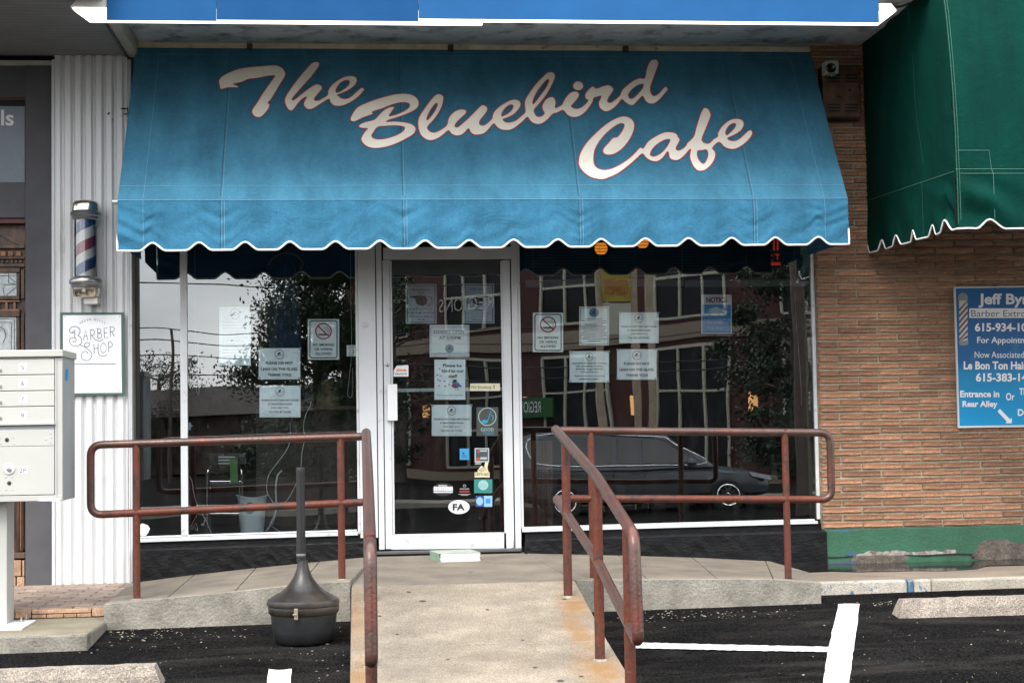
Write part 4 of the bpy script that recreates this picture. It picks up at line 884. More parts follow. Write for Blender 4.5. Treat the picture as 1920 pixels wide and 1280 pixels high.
# side panel: slack cloth between the curve and the wall
def sideout(y, z):
    u = (y-YG)/(-YG); v = (z-zgb)/3.0
    return math.sin(math.pi*max(0, min(1, u)))**0.5*(-0.05*math.sin(math.pi*min(1, max(0, u)))*math.sin(math.pi*min(1, max(0, (z-zg1)/2.2)))-0.012*math.sin(u*9+z*3)-0.008*math.sin((u*1.3+v)*21))
mb = MB(); NY, NZ = 40, 44
def topz(y):
    c = 1-(y-YG)/1.85; c = max(-1, min(1, c)); return zg1+3.2*math.sin(math.acos(c))
zside = lambda y: zg1+(P(1620, 380, 0).z-zg1)*((y-YG)/1.85)
for j in range(NY+1):
    y = YG+(1.85-0.02)*j/NY; zb_ = zside(y); zt = max(topz(y), zb_+0.01)
    for k in range(NZ+1): z = zb_+(zt-zb_)*k/NZ; mb.v.append(Vector((GX+sideout(y, z)*min(1, (k/6)), y, z)))
for j in range(NY):
    for k in range(NZ): a = j*(NZ+1)+k; mb.f.append((a, a+1, a+NZ+2, a+NZ+1))
mb.build('canvas_side', M_GRN, ga, smooth=True)
# valances
gpk = [P(1858, 412, YG).x+0.315*k for k in range(14)]
mb = MB(); NX, NT = 420, 12; xs_ = [GX+(GR-GX)*i/NX for i in range(NX+1)]; gh = []
for j in range(NT+1):
    for x in xs_:
        t = j/NT; zb_ = vb(x, gpk, zgb, 0.062, 0.10); d = x-GX
        q = Vector((x, YG-0.004-0.030*(1-math.exp(-(d/0.05)**2))*math.exp(-(d/0.40)**2)*math.sin(t*8-d*14)*min(1, t*3)-0.006*math.sin(x*7)*t, zg1+(zb_-zg1)*t)); mb.v.append(q)
        if j == NT: gh.append(q)
for j in range(NT):
    for i in range(NX): a = j*(NX+1)+i; mb.f.append((a, a+1, a+NX+2, a+NX+1))
mb.build('front_valance', M_GRN, ga, smooth=True)
# side valance: scallops every 0.3 m back to the wall
sy = []
for px in (1779, 1747.5, 1714.5, 1683, 1652.5, 1627):
    sy.append(PX(px, 450, GX).y)
zsb = lambda y: zgb+(P(1614, 477, 0).z-zgb)*((y-YG)/1.85)
mb = MB(); sh = []
for j in range(NT+1):
    for i in range(241):
        y = YG+(1.85-0.09)*i/240; t = j/NT; zb_ = vb(y, sy, zsb(y), 0.072, 0.085)
        q = Vector((GX-0.004-0.010*math.sin(y*13+t*4)*t*(1-math.exp(-((y-YG)/.05)**2))-0.020*(1-math.exp(-((y-YG)/.05)**2))*math.exp(-((y-YG)/0.3)**2)*math.sin(t*10+y*9)*min(1, t*3), y, zside(y)+(zb_-zside(y))*t)); mb.v.append(q)
        if j == NT: sh.append(q)
for j in range(NT):
    for i in range(240): a = j*241+i; mb.f.append((a, a+1, a+242, a+241))
mb.build('side_valance', M_GRN, ga, smooth=True)
MB().tube(sh[::-2]+gh[::2], 0.006, 8).build('hem_binding', M_TRIMW, ga, smooth=True)
gs = MB()
cor = [Vector((GX, y-0.004, z)) for y, z in prof]
for off in (0.006, 0.022): ribbon([p+Vector((off, -0.003, 0)) for p in cor[:12]], 0.0024, Vector((0, -1, 0)), gs)
for off in (0.006, 0.022): ribbon([Vector((GX+off, YG-0.010, zg1+(zgb-zg1)*t/12)) for t in range(13)], 0.0024, Vector((0, -1, 0)), gs)
xr_ = P(1905, 300, YG).x; zp1, zp2 = P(1840, 283, YG+.02).z, P(1840, 317, YG).z; xq = P(1855, 300, YG).x
ribbon([Vector((xx, YG-0.004+0.0, zp2)) for xx in (GX, 6)], 0.003, Vector((0, -1, 0)), gs)
ribbon([Vector((xx, YG-0.009, zg1-0.012)) for xx in (GX+.03, 6)], 0.003, Vector((0, -1, 0)), gs)
ribbon([Vector((GX+.02, YG-.002, zp1)), Vector((xq, YG-.002, zp1)), Vector((xq+0.01, YG-.003, zp2)), Vector((xq+.02, YG-.009, zg1-.01)), Vector((xq+.02, YG-.012, zgb+0.06))], 0.003, Vector((0, -1, 0)), gs)
ys_ = PX(1733, 350, GX).y
ribbon([Vector((GX+sideout(ys_+0.03*math.sin(z*2), z)-0.006, ys_+0.05*math.sin((z-zg1)*1.6)+0.0, z)) for z in [zside(ys_)+0.02+0.1*k for k in range(20)]], 0.003, Vector((-1, 0, 0)), gs)
ribbon([Vector((GX-0.016, ys_+0.0, z)) for z in (zside(ys_), zsb(ys_)+0.02)], 0.003, Vector((-1, 0, 0)), gs)
ribbon([Vector((GX-0.008, y, zside(y)+0.004)) for y in [YG+0.09*k for k in range(20)]], 0.003, Vector((-1, 0, 0)), gs)
gs.build('stitching', M_GTH, ga)
# ---------------------------------------------------------------- notices taped inside the glass
YN = GP+0.0095
def notice(label, x0, y0, x1, y1, m=None, name='notice', cat='notice', th=0.0008, Y=None, group='notices taped to the cafe glass'):
    Yn = YN if Y is None else Y
    s = Sheet.px(x0, y0, x1, y1, Yn); t = thing(name, label, cat, s.p(0.5, 1), group)
    s.body('paper', m or M_PAPER, t, th); return s, t
M_TAPE = mat('cloudy_tape', (0.30, 0.40, 0.44), 0.4, var=0.2)
def tapes(s, t, k=2):
    for u, v in ((-0.015, 0.02), (0.96, 0.01), (-0.02, 0.95), (0.95, 0.96))[:k*2]: mb = MB(); s.rect(u, v-0.03, u+0.06, v+0.04, 0.0004, mb); mb.build('tape', M_TAPE, t)
def birdlogo(s, t, cu, cv, ru, rv, fill=False):
    mb = MB()
    if fill:
        f = MB(); s.ell(cu, cv, ru, rv, 0.0006, f, 24); f.build('logo_disc', mat('logo_blue', (0.10, 0.27, 0.38), 0.7), t)
    s.ell(cu, cv, ru, rv, 0.0009, mb, 26, 0.90)
    s.poly([(cu-ru*.45, cv-rv*.05), (cu-ru*.1, cv-rv*.42), (cu+ru*.28, cv-rv*.5), (cu+ru*.12, cv-rv*.28), (cu+ru*.35, cv-rv*.25), (cu+ru*.05, cv+rv*.02), (cu-ru*.1, cv+rv*.12), (cu-ru*.35, cv+rv*.1)], 0.0010, mb)
    s.line([(cu-ru*.75, cv+rv*.35), (cu-ru*.3, cv+rv*.22), (cu+ru*.2, cv+rv*.28), (cu+ru*.8, cv-rv*.02)], 0.0035, 0.0010, mb)
    mb.build('logo', M_INK, t)
def lean(label, *r):
    s, t = notice(label, *r); birdlogo(s, t, .5, .2, .115, .15)
    s.text('PLEASE DO NOT', .17, .43, .83, .52, M_INK, t, bold=.035); s.text('LEAN ON THE GLASS.', .06, .625, .94, .715, M_INK, t, bold=.035); s.text('THANK YOU!', .22, .81, .78, .90, M_INK, t, bold=.035); tapes(s, t)
def park(label, *r):
    s, t = notice(label, *r); birdlogo(s, t, .5, .19, .11, .145)
    for k, (b_, w) in enumerate((('PLEASE DO NOT PARK NEXT DOOR', .90), ("AT BRADFORD'S PLAZA", .60), ('(THE NEST, ETC).', .44), ('YOU WILL BE TOWED.', .56))):
        s.text(b_, .5-w/2, .435+k*.122, .5+w/2, .49+k*.122, M_INK, t, bold=.035)
    tapes(s, t, 1)
def nosmoke(label, *r):
    s, t = notice(label, *r); mb = MB()
    # rounded black border
    pts = []
    for cx, cy, a0 in ((.86, .10, -90), (.86, .90, 0), (.14, .90, 90), (.14, .10, 180)):
        for k in range(6): a = math.radians(a0+18*k); pts.append((cx+.07*math.cos(a), cy+.055*math.sin(a)))
    s.line(pts+[pts[0]], 0.0075, 0.0008, mb)
    mb.add([s.p(*q, .0011) for q in ((.34, .365), (.63, .365), (.63, .40), (.34, .40))], [(0, 1, 2, 3)])
    s.rect(.645, .365, .68, .40, .0011, mb)
    s.line([(.64, .33), (.64, .28), (.58, .27), (.56, .22), (.50, .22)], .004, .0011, mb); s.line([(.68, .34), (.69, .26), (.63, .23), (.60, .18)], .004, .0011, mb)
    mb.build('border', M_INK, t); rr_ = MB(); s.ell(.5, .30, .27, .205, .0013, rr_, 32, .84)
    s.line([(.33, .17), (.67, .43)], .010, .0015, rr_); rr_.build('prohibition_ring', M_RED, t)
    for k, (b_, w) in enumerate((('NO SMOKING', .68), ('OR VAPING', .58), ('ALLOWED', .52))): s.text(b_, .5-w/2, .60+k*.11, .5+w/2, .665+k*.11, M_INK, t, bold=.03)
def words(s, u0, u1, v, h, mb, seed=0):
    r = random.Random(seed+int(v*997)); u = u0
    while u < u1-0.02:
        w = min(r.uniform(0.05, 0.15), u1-u); n = max(2, int(w/0.022))
        for k in range(n):
            a = u+w*k/n; hh = h*r.choice((0.55, 0.55, 0.6, 1.0)); s.rect(a, v+h-hh, a+w/n*0.62, v+h, .0009, mb)
        u += w+0.03
# left window
lean('PLEASE DO NOT LEAN ON THE GLASS notice in the left window', 485, 652.5, 563, 711)
park('PLEASE DO NOT PARK NEXT DOOR notice in the left window, below the lean notice', 486.5, 722.5, 563.5, 782)
nosmoke('NO SMOKING OR VAPING ALLOWED sign in the left window', 577, 598, 636, 674)
s, t = notice('small white ALARM 23 sticker beside the left window frame', 650, 647, 667.5, 667.5, M_WHITE, 'sticker', 'sticker')
s.text('ALARM', .15, .06, .85, .28, M_INK, t); s.text('23', .22, .38, .78, .80, M_INK, t); mb = MB(); s.rect(.2, .88, .8, .92, .0008, mb); mb.build('underline', M_INK, t)
s, t = notice('faint sheet of small print high in the left window, left of the blue shirt', 411, 575, 470, 685)
birdlogo(s, t, .5, .12, .15, .09); mb = MB()
for k in range(13): s.rect(.10, .26+k*.052, random.uniform(.75, .92), .268+k*.052, .0008, mb)
mb.build('print_lines', flat('grey_ink', (0.2, 0.22, 0.24), 0.7), t)
hx = [(262.8, 983), (267, 980.5), (272, 982.5), (277, 984), (281, 990.5), (278, 998), (274, 1003), (267, 1004.5), (262.8, 1003)]
o = MB().prism([P(a, b_, GP-0.001) for a, b_ in hx], (0, 0.0008, 0)).build('sticker', M_WHITE); tag(o, 'blank white six-sided sticker at the foot of the narrow left pane', 'sticker')
o = qprism('sticker', [(351.8, 792), (358, 792), (358, 796), (362, 798), (358, 800), (358, 806), (351.8, 806)], YN, YN+.0008, mat('pale_blue_tab', (0.36, 0.48, 0.54), 0.6)); tag(o, 'small pale torn tab on the left window beside the mullion', 'sticker')
# right window
nosmoke('NO SMOKING OR VAPING ALLOWED sign in the right window', 999, 586, 1056, 660)
s, t = notice('portrait sheet of fine print under a round blue bird logo, right window', 1086, 574.5, 1142, 647); mb = MB()
birdlogo(s, t, .5, .16, .16, .115, True); s.frame(.03, .02, .97, .98, .015, .012, .0007, mb)
for k, (a, c) in enumerate([(.22, .78), (.08, .92), (.08, .92), (.2, .8), (.08, .92), (.08, .90), (.12, .85), (.08, .93), (.08, .93), (.15, .8), (.1, .92), (.3, .72)]): s.rect(a, .31+k*.052, c, .325+k*.052, .0008, mb)
mb.build('print_lines', M_INK, t)
park('PLEASE DO NOT PARK NEXT DOOR notice in the right window, top right of its group', 1161, 585.5, 1235, 643)
s, t = notice('STATE OF TENNESSEE open container notice in the right window', 1068, 658, 1142, 716.5); birdlogo(s, t, .5, .18, .10, .13); tapes(s, t)
for k, (b_, w) in enumerate((('THE STATE OF TENNESSEE HAS A STATEWIDE', .90), ('OPEN CONTAINER BAN. ALCOHOLIC', .70), ('BEVERAGES ARE NOT PERMITTED', .68), ('OUTSIDE OF THE CLUB.', .46), ('THANK YOU FOR YOUR COOPERATION,', .78), ('BLUEBIRD MANAGEMENT', .50))):
    y = .37+k*.093+(.04 if k > 3 else 0); s.text(b_, .5-w/2, y, .5+w/2, y+.045, M_INK, t, bold=.03)
mb = MB(); s.rect(.50, .605, .58, .61, .0009, mb); mb.build('underline', M_INK, t)
lean('PLEASE DO NOT LEAN ON THE GLASS notice in the right window', 1157, 654.5, 1231, 711.5)
s, t = notice('blue NOTICE poster with a face mask picture, alone at the right of the right window', 1315, 552, 1372, 625, mat('poster_white', (0.62, 0.66, 0.68), 0.6))
mb = MB(); s.rect(.03, .26, .97, .985, .0006, mb); mb.build('blue_field', mat('poster_blue', (0.008, 0.19, 0.44), 0.6, var=0.08), t)
s.text('NOTICE', .16, .065, .84, .215, mat('poster_red', (0.24, 0.008, 0.008), 0.6), t, bold=.06)
mb = MB(); s.poly([(.27, .37), (.5, .32), (.73, .37), (.76, .46), (.68, .52), (.5, .55), (.32, .52), (.24, .46)], .0009, mb)
s.ell(.27, .42, .09, .055, .0009, mb, 16, .85); s.ell(.73, .42, .09, .055, .0009, mb, 16, .85); mb.build('mask_picture', mat('mask_grey', (0.40, 0.46, 0.48), 0.7), t)
mw = mat('poster_print', (0.38, 0.46, 0.52), 0.6)
mb = MB()
for w, y, h in ((.86, .62, .035), (.86, .70, .035), (.56, .84, .026), (.36, .895, .022)): words(s, .5-w/2, .5+w/2, y, h, mb)
mb.build('print_lines', mw, t)
# door
def handsheet(label, r, head, lines, flip):
    s, t = notice(label, *r, mat('grey_paper', (0.40, 0.46, 0.52), 0.7, var=0.08)); mb = MB(); s.frame(.05, .03, .95, .97, .02, .014, .0007, mb)
    f = (lambda u: 1-u) if flip else (lambda u: u)
    s.poly([(f(.12), .315), (f(.34), .30), (f(.50), .29), (f(.64), .31), (f(.70), .40), (f(.68), .50), (f(.55), .55), (f(.40), .53), (f(.34), .46), (f(.30), .36), (f(.13), .335)], .0009, mb)
    s.line([(f(.72), .32), (f(.84), .36), (f(.82), .48), (f(.70), .56)], .004, .0009, mb); s.line([(f(.78), .33), (f(.88), .37), (f(.86), .50), (f(.76), .57)], .003, .0009, mb)
    for k in range(3): s.line([(f(.30), .37+k*.05), (f(.38), .39+k*.05), (f(.45), .38+k*.05)], .003, .0012, mb)
    mb.build('hand_drawing', M_INK, t)
    for b_, u0, u1, y0, y1 in head+lines: s.text(b_, u0, y0, u1, y1, M_INK, t, shear=.35)
    return t
t = handsheet('framed sheet of script with a hand pointing left, top left of the door glass', (760.5, 532, 819, 606.5), [('Reservations', .20, .80, .125, .175), ('Only', .38, .60, .20, .26)],
          [], False)
s = Sheet.px(760.5, 532, 819, 606.5, YN); mb = MB()
for a, c, v in ((.10, .90, .615), (.08, .92, .71), (.13, .87, .80), (.38, .62, .875)): words(s, a, c, v, .035, mb)
mb.build('script_lines', M_INK, bpy.data.objects[t.name])
handsheet('LINE UP HERE sheet with a pointing hand, top right of the door glass', (868.5, 531.5, 927, 606), [('Walk Up Line', .22, .78, .12, .18)],
          [('Line Up', .36, .70, .575, .615), ('Here', .38, .62, .645, .685), ('(If you do not have', .10, .90, .735, .77), ('reservations)', .22, .78, .81, .845), ('Thank you', .28, .72, .885, .93)], True)
s, t = notice('DOORS OPEN AT 5:00PM sheet in the middle of the door glass', 805.5, 609, 880, 669)
s.text('DOORS OPEN', .11, .17, .87, .27, M_INK, t, bold=.01); s.text('AT 5:00PM', .24, .355, .78, .46, M_INK, t, bold=.01); birdlogo(s, t, .5, .74, .105, .13, True)
mb = MB(); s.rect(.405, .485, .61, .495, .0009, mb); s.frame(.03, .06, .97, .90, .006, .008, .0007, mb)
for u in (.13, .5, .88): s.ell(u, .965, .012, .015, .0009, mb, 8)
mb.build('border', M_INK, t)
s, t = notice('PLEASE BE KIND TO OUR STAFF sheet with a small bird drawing, on the door glass', 814.5, 674, 872.5, 749)
for b_, a, c, y in (('Please be', .27, .88, .11), ('kind to our', .24, .95, .245), ('staff', .45, .74, .375)): s.text(b_, a, y, c, y+.075, M_INK, t, bold=.03)
s.text('We are stronger together', .07, .87, .93, .915, M_INK, t, shear=.2)
mb = MB(); s.ell(.70, .64, .13, .075, .0008, mb, 18); s.ell(.64, .585, .065, .045, .0009, mb, 14); s.poly([(.80, .62), (.90, .66), (.84, .70)], .0008, mb); mb.build('drawn_bird', flat('drawing_blue', (0.07, 0.22, 0.42), 0.7), t)
mb = MB(); s.rect(.60, .50, .72, .55, .0011, mb); s.rect(.56, .55, .76, .562, .0011, mb); mb.build('drawn_hat', M_INK, t)
mb = MB(); s.ell(.66, .665, .07, .05, .0011, mb, 14); s.ell(.58, .66, .035, .025, .0011, mb, 10); mb.build('drawn_heart', flat('drawing_red', (0.45, 0.03, 0.05), 0.7), t)
mb = MB()
for u, v in ((.16, .22), (.10, .38), (.20, .40), (.12, .50), (.15, .65), (.32, .54), (.35, .66), (.47, .62), (.18, .53)):
    s.ell(u-.018, v, .022, .015, .0009, mb, 8); s.ell(u+.018, v, .022, .015, .00095, mb, 8); s.poly([(u-.035, v+.006), (u+.035, v+.006), (u, v+.032)], .0010, mb)
mb.build('hearts', flat('lilac_print', (0.42, 0.25, 0.42), 0.7), t)
mb = MB(); s.rect(.66, .735, .70, .765, .001, mb); s.rect(.74, .735, .78, .765, .0010, mb); mb.build('drawn_feet', flat('orange_print', (0.75, 0.25, 0.04), 0.6), t)
park('PLEASE DO NOT PARK NEXT DOOR notice on the door glass', 809.5, 758.5, 884, 817)
# stickers
def sticker(label, x0, y0, x1, y1, m): return notice(label, x0, y0, x1, y1, m, 'sticker', 'sticker', Y=GP-0.0014, group='stickers on the door glass')
pts = [(744, 685.5), (764.5, 684), (765.8, 686), (765.8, 705.5), (738, 705.8), (738, 694)]
o = thing('sticker', 'white and orange locksmith sticker on the door glass beside the lock', 'sticker', P(752, 706, GP), 'stickers on the door glass')
MB().prism([P(a, b_, GP-.0014) for a, b_ in pts], (0, .0008, 0)).build('paper', M_WHITE, o)
s = Sheet.px(738, 684, 766, 706, GP-.0014); mb = MB(); s.line([(.2, .5), (.32, .30), (.40, .5), (.50, .34), (.58, .5), (.72, .36), (.86, .5)], .006, .001, mb); s.rect(.2, .42, .86, .53, .0008, mb); mb.build('orange_mark', flat('orange_print', (0.75, 0.25, 0.04), 0.6), o)
mb = MB(); words(s, .1, .92, .66, .17, mb); mb.build('print', M_INK, o)
s, t = sticker('cream NO SMOKING strip over the push bar', 881.5, 718.5, 937.5, 732.5, mat('cream_label', (0.62, 0.60, 0.42), 0.5))
s.text('No Smoking', .05, .30, .70, .80, M_INK, t); mb = MB(); s.rect(.79, .25, .815, .75, .0008, mb); s.ell(.802, .28, .018, .09, .0009, mb, 8); mb.build('symbol', M_INK, t)
ink_t = flat('teal_print', (0.02, 0.26, 0.40), 0.5); pal = flat('pale_green_print', (0.30, 0.50, 0.47), 0.6)
mud = mat('smoky_film', (0.055, 0.055, 0.055), 0.35)
s, t = sticker('round music note GOOD TO GO sticker, right side of the door glass', 893.5, 763, 934, 817, mud)
mb = MB(); s.ell(.5, .33, .42, .315, .0006, mb, 32, .92); mb.build('ring', pal, t); mb = MB(); s.ell(.38, .50, .15, .065, .0008, mb, 18); s.line([(.51, .49), (.66, .12), (.68, .26), (.78, .34), (.72, .46)], .006, .0009, mb); mb.build('note', ink_t, t)
s.text('GOOD', .20, .72, .80, .83, pal, t); s.text('TOGO', .28, .86, .80, .96, ink_t, t)
s, t = sticker('plain light blue sticker in the lower middle of the door glass', 862, 840.5, 879.5, 861.5, mat('sky_blue_sticker', (0.03, 0.25, 0.50), 0.5)); mb = MB(); s.rect(.3, .35, .5, .5, .0007, mb); s.rect(.25, .6, .7, .66, .0007, mb); s.rect(.2, .78, .8, .82, .0007, mb); mb.build('print', M_INK, t)
s, t = sticker('square white edged picture sticker above the LET\'S GO sticker', 890, 839.5, 917, 866, mat('sticker_dark', (0.05, 0.06, 0.07), 0.5)); mb = MB(); s.frame(0, 0, 1, 1, .08, .08, .0007, mb); s.rect(.4, .65, .85, .8, .0006, mb); s.rect(.35, .15, .85, .25, .0006, mb); mb.build('edge', flat('greyed_white', (0.36, 0.42, 0.44), 0.6), t)
mb = MB(); s.rect(.1, .68, .38, .9, .0008, mb); s.ell(.28, .25, .1, .1, .0008, mb, 10); mb.build('print', flat('brick_red_print', (0.35, 0.06, 0.04), 0.6), t)
s, t = sticker('cream LET\'S GO sticker with a raised thumb on the door glass', 890, 885, 918, 894.5, mat('cream_sticker', (0.62, 0.56, 0.36), 0.6)); s.text("LET'S GO", .06, .15, .94, .62, M_INK, t, bold=.03)
s2 = Sheet.px(890, 865, 918, 886, GP-.0014); mb = MB(); s2.poly([(.20, .75), (.45, .35), (.62, .55), (.72, .05), (.92, .05), (.85, .55), (.95, .98), (.20, .98)], .0, mb); mb.build('thumb', MC['cream_sticker'], t)
mb = MB()
for k in range(4): s2.line([(.26+k*.12, .68-k*.08), (.48+k*.10, .92-k*.05)], .004, .0006, mb)
mb.build('finger_lines', M_INK, t); s2.text('2007', .0, .02, .46, .26, M_WHITE, t, off=.0003)
s, t = sticker('teal rectangular sticker with a pale disc, lower right of the door glass', 889, 898, 923, 924, mat('teal_sticker', (0.02, 0.19, 0.165), 0.5)); mb = MB(); s.ell(.5, .42, .28, .36, .0007, mb, 24); mb.build('disc', flat('pale_teal', (0.25, 0.42, 0.42), 0.6), t)
mb = MB()
for v in (.34, .44, .54): words(s, .29, .71, v, .05, mb)
mb.build('print_lines', flat('teal_print2', (0.05, 0.2, 0.2), 0.6), t)
s, t = sticker('pair of small blue card stickers side by side, below the teal sticker', 892, 929, 923, 949.5, mat('navy_sticker', (0.02, 0.06, 0.20), 0.5)); mb = MB(); s.rect(.5, 0, 1, 1, .0005, mb); s.ell(.24, .5, .21, .38, .0006, mb, 18); mb.build('pale_parts', flat('pale_blue_print', (0.22, 0.40, 0.58), 0.6), t)
mb = MB(); s.rect(.60, .26, .88, .70, .0009, mb); mb.build('square', flat('mid_blue_print', (0.02, 0.22, 0.55), 0.5), t)
o = thing('sticker', 'dark oval SESAC sticker with boxed white letters on the door glass', 'sticker', P(831, 930, GP), 'stickers on the door glass'); s = Sheet.px(811, 904, 851, 930, GP-.0014)
mb = MB(); s.ell(.5, .5, .5, .48, 0, mb, 28); mb.build('oval', flat('near_black_film', (0.012, 0.014, 0.02), 0.4), o)
mb = MB(); s.rect(.28, .20, .68, .25, .0006, mb); s.rect(.05, .68, .95, .74, .0006, mb)
for k in range(5): s.rect(.06+k*.18, .30, .22+k*.18, .62, .0006, mb)
mb.build('white_boxes', M_WHITE, o)
for k, c in enumerate('SESAC'): s.text(c, .10+k*.18, .35, .18+k*.18, .57, M_INK, o, off=.001)
o = thing('sticker', 'tiny red and white transfer beside the SESAC oval', 'sticker', P(871, 929, GP), 'stickers on the door glass'); s = Sheet.px(859.5, 907, 882.5, 929, GP-.0014)
mb = MB(); s.ell(.5, .15, .12, .12, 0, mb, 14, .7); s.rect(.12, .38, .88, .44, 0, mb); s.rect(0, .84, 1, .88, 0, mb); s.rect(.2, .93, .8, .97, 0, mb); mb.build('white_print', flat('greyed_white2', (0.35, 0.35, 0.36), 0.6), o); mb = MB(); s.rect(.1, .55, .9, .72, 0, mb); mb.build('red_print', flat('red_bar', (0.22, 0.02, 0.03), 0.6), o)
o = thing('sticker', 'white oval FA sticker low on the door glass', 'sticker', P(860.5, 963, GP), 'stickers on the door glass'); s = Sheet.px(840.5, 937, 880.5, 963, GP-.0014)
mb = MB(); s.ell(.5, .5, .5, .5, 0, mb, 32); mb.build('oval', M_WHITE, o); mb = MB(); s.ell(.5, .5, .455, .44, .0005, mb, 32, .965); mb.build('rim', M_INK, o); s.text('FA', .20, .26, .78, .75, M_INK, o, bold=.05)
# ---------------------------------------------------------------- railings
M_RAIL = mat('rusty_red_pipe', (0.115, 0.030, 0.017), 0.5, spec=0.3, var=0.32, vs=9, stretch=(1, 1, 0.6), bump=0.5, bs=60, col2=(0.040, 0.024, 0.021), c2s=9, c2t=0.56, c2w=0.08, grain=0.15, gs=140)
M_RAILT = mat('hand_worn_pipe', (0.075, 0.042, 0.034), 0.32, metal=0.25, var=0.25, vs=8, bump=0.25, bs=60, col2=(0.12, 0.032, 0.02), c2s=5, c2t=0.58, c2w=0.12, grain=0.12, gs=140)
M_COLLAR = mat('crusty_white_grout', (0.26, 0.23, 0.19), 0.9, var=0.3, vs=30, bump=0.6, bs=90)
def arc(c, a, b_, r, n=7):
    """rounded corner at c between directions to a and b"""
    c, a, b_ = Vector(c), Vector(a), Vector(b_); p0 = c+(a-c).normalized()*r; p1 = c+(b_-c).normalized()*r
    return [(1-t)**2*p0+2*(1-t)*t*c+t*t*p1 for t in [k/(n-1) for k in range(n)]]
R1, R2 = 0.0222, 0.0285
YR = -1.65
def post(r, top, bot, rad, m=M_RAIL):
    MB().tube([top, Vector((top.x, top.y, (top.z+bot.z)/2)), Vector((top.x, top.y, bot.z-0.03))], rad, 16).build('post', m, r, smooth=True)
def collar(r, q, rad):
    mb = MB(); n = 16; rr = random.Random(int(q.x*100)); b0 = [q+Vector((math.cos(2*math.pi*k/n), math.sin(2*math.pi*k/n), 0))*rad*rr.uniform(1.1, 1.7)+Vector((0, 0, -0.006)) for k in range(n)]
    t0 = [q+Vector((math.cos(2*math.pi*k/n), math.sin(2*math.pi*k/n), 0))*rad*1.02+Vector((0, 0, 0.006)) for k in range(n)]
    mb.add(b0+t0, [(k, (k+1) % n, n+(k+1) % n, n+k) for k in range(n)]); mb.build('collar', M_COLLAR, r)
def siderail(label, L0, L1, M0, M1, loopx, posts, end_other):
    """level rail along the walkway: top rail bends down at the outer end and returns as the mid rail"""
# right railing
rr_ = thing('railing', 'rusty red pipe railing right of the door, running along the window and down the ramp', 'railing', P(1110, 1080, YR), 'red pipe railings')
T0 = P(1042, 807, YR); T1 = P(1551, 811, YR); B1 = P(1553, 936, YR); B0 = P(1044, 934, YR)
T1.x = B1.x = (T1.x+B1.x)/2+0.02
MB().tube([T0]+arc(T1, T0, B1, 0.07)+arc(B1, T1, B0, 0.07)[:], R1*1.12, 16).build('top_rail', M_RAILT, rr_, smooth=True)
MB().tube([arc(B1, T1, B0, 0.07)[-1], B0], R1*1.05, 16).build('mid_rail', M_RAIL, rr_, smooth=True)
for px0, px1, yb in ((1107, 1113, 1078), (1469, 1480, 1084)):
    q = P((px0+px1)/2, 940, YR); post(rr_, Vector((q.x, YR, T0.z-0.01)), Vector((q.x, YR, slabz(q.x, YR, FR_R, BK_R))), R1)
def ramprail(r, X, end_dy, side):
    K = Vector((X, -3.31, 0.627)); A = Vector((X, YR, 0.858)); E = Vector((X, -4.36+end_dy, 0.409+end_dy*0.155)); D = Vector((X, -4.52+end_dy, -0.085+end_dy*.155))
    K2 = Vector((X, -3.25, 0.195)); A2 = Vector((X, YR, 0.424))
    E2 = E+Vector((0, -0.10, -0.02))
    MB().tube([A, A+(K-A)*0.5, K-(K-A).normalized()*0.06, K+Vector((0, 0, -0.004)), K+(E-K).normalized()*0.06, K+(E-K)*0.55]+arc(E2, K, D, 0.07)+[D+(E2-D)*0.5]+arc(D, E2, K2, 0.05), R2, 18).build('handrail', M_RAILT if True else M_RAIL, r, smooth=True)
    MB().tube([A2, K2, arc(D, E2, K2, 0.05)[-1]], R2*0.92, 16).build('mid_rail', M_RAILT, r, smooth=True)
    for k, (y, zt) in enumerate(((-2.11, 0.79), (-3.36, 0.61), (-4.30+end_dy, 0.42))):
        z = rz(y); post(r, Vector((X, y, zt)), Vector((X, y, max(z, gz(X, y)-0.1) if k < 2 else -0.55)), R2*0.93); 
        if k < 2: collar(r, Vector((X, y, z)), R2)
    # ground-down bare patch on the bend
    return
ramprail(rr_, RX, 0.0, 1)
# left railing
rl = thing('railing', 'rusty red pipe railing left of the door, running along the walkway and down the ramp', 'railing', P(640, 1088, YR), 'red pipe railings')
T0 = P(683, 818, YR); T1 = P(168, 834, YR); B1 = P(168, 965, YR); B0 = P(683, 941, YR); T1.x = B1.x = P(170, 900, YR).x
MB().tube([T0]+arc(T1, T0, B1, 0.07)+arc(B1, T1, B0, 0.07), R1*1.08, 16).build('top_rail', M_RAILT, rl, smooth=True)
MB().tube([arc(B1, T1, B0, 0.07)[-1], B0], R1*1.05, 16).build('mid_rail', M_RAIL, rl, smooth=True)
for px0, px1, yb in ((258, 254, 1115), (641, 639, 1088)):
    q = P((px0+px1)/2, 960, YR); zt = T0.z+(T1.z-T0.z)*((q.x-T0.x)/(T1.x-T0.x)); post(rl, Vector((q.x, YR, zt-.01)), Vector((q.x, YR, slabz(q.x, YR, FR_L, BK_L))), R1); collar(rl, Vector((q.x, YR, slabz(q.x, YR, FR_L, BK_L))), R1)
ramprail(rl, RXL, -0.2, -1)
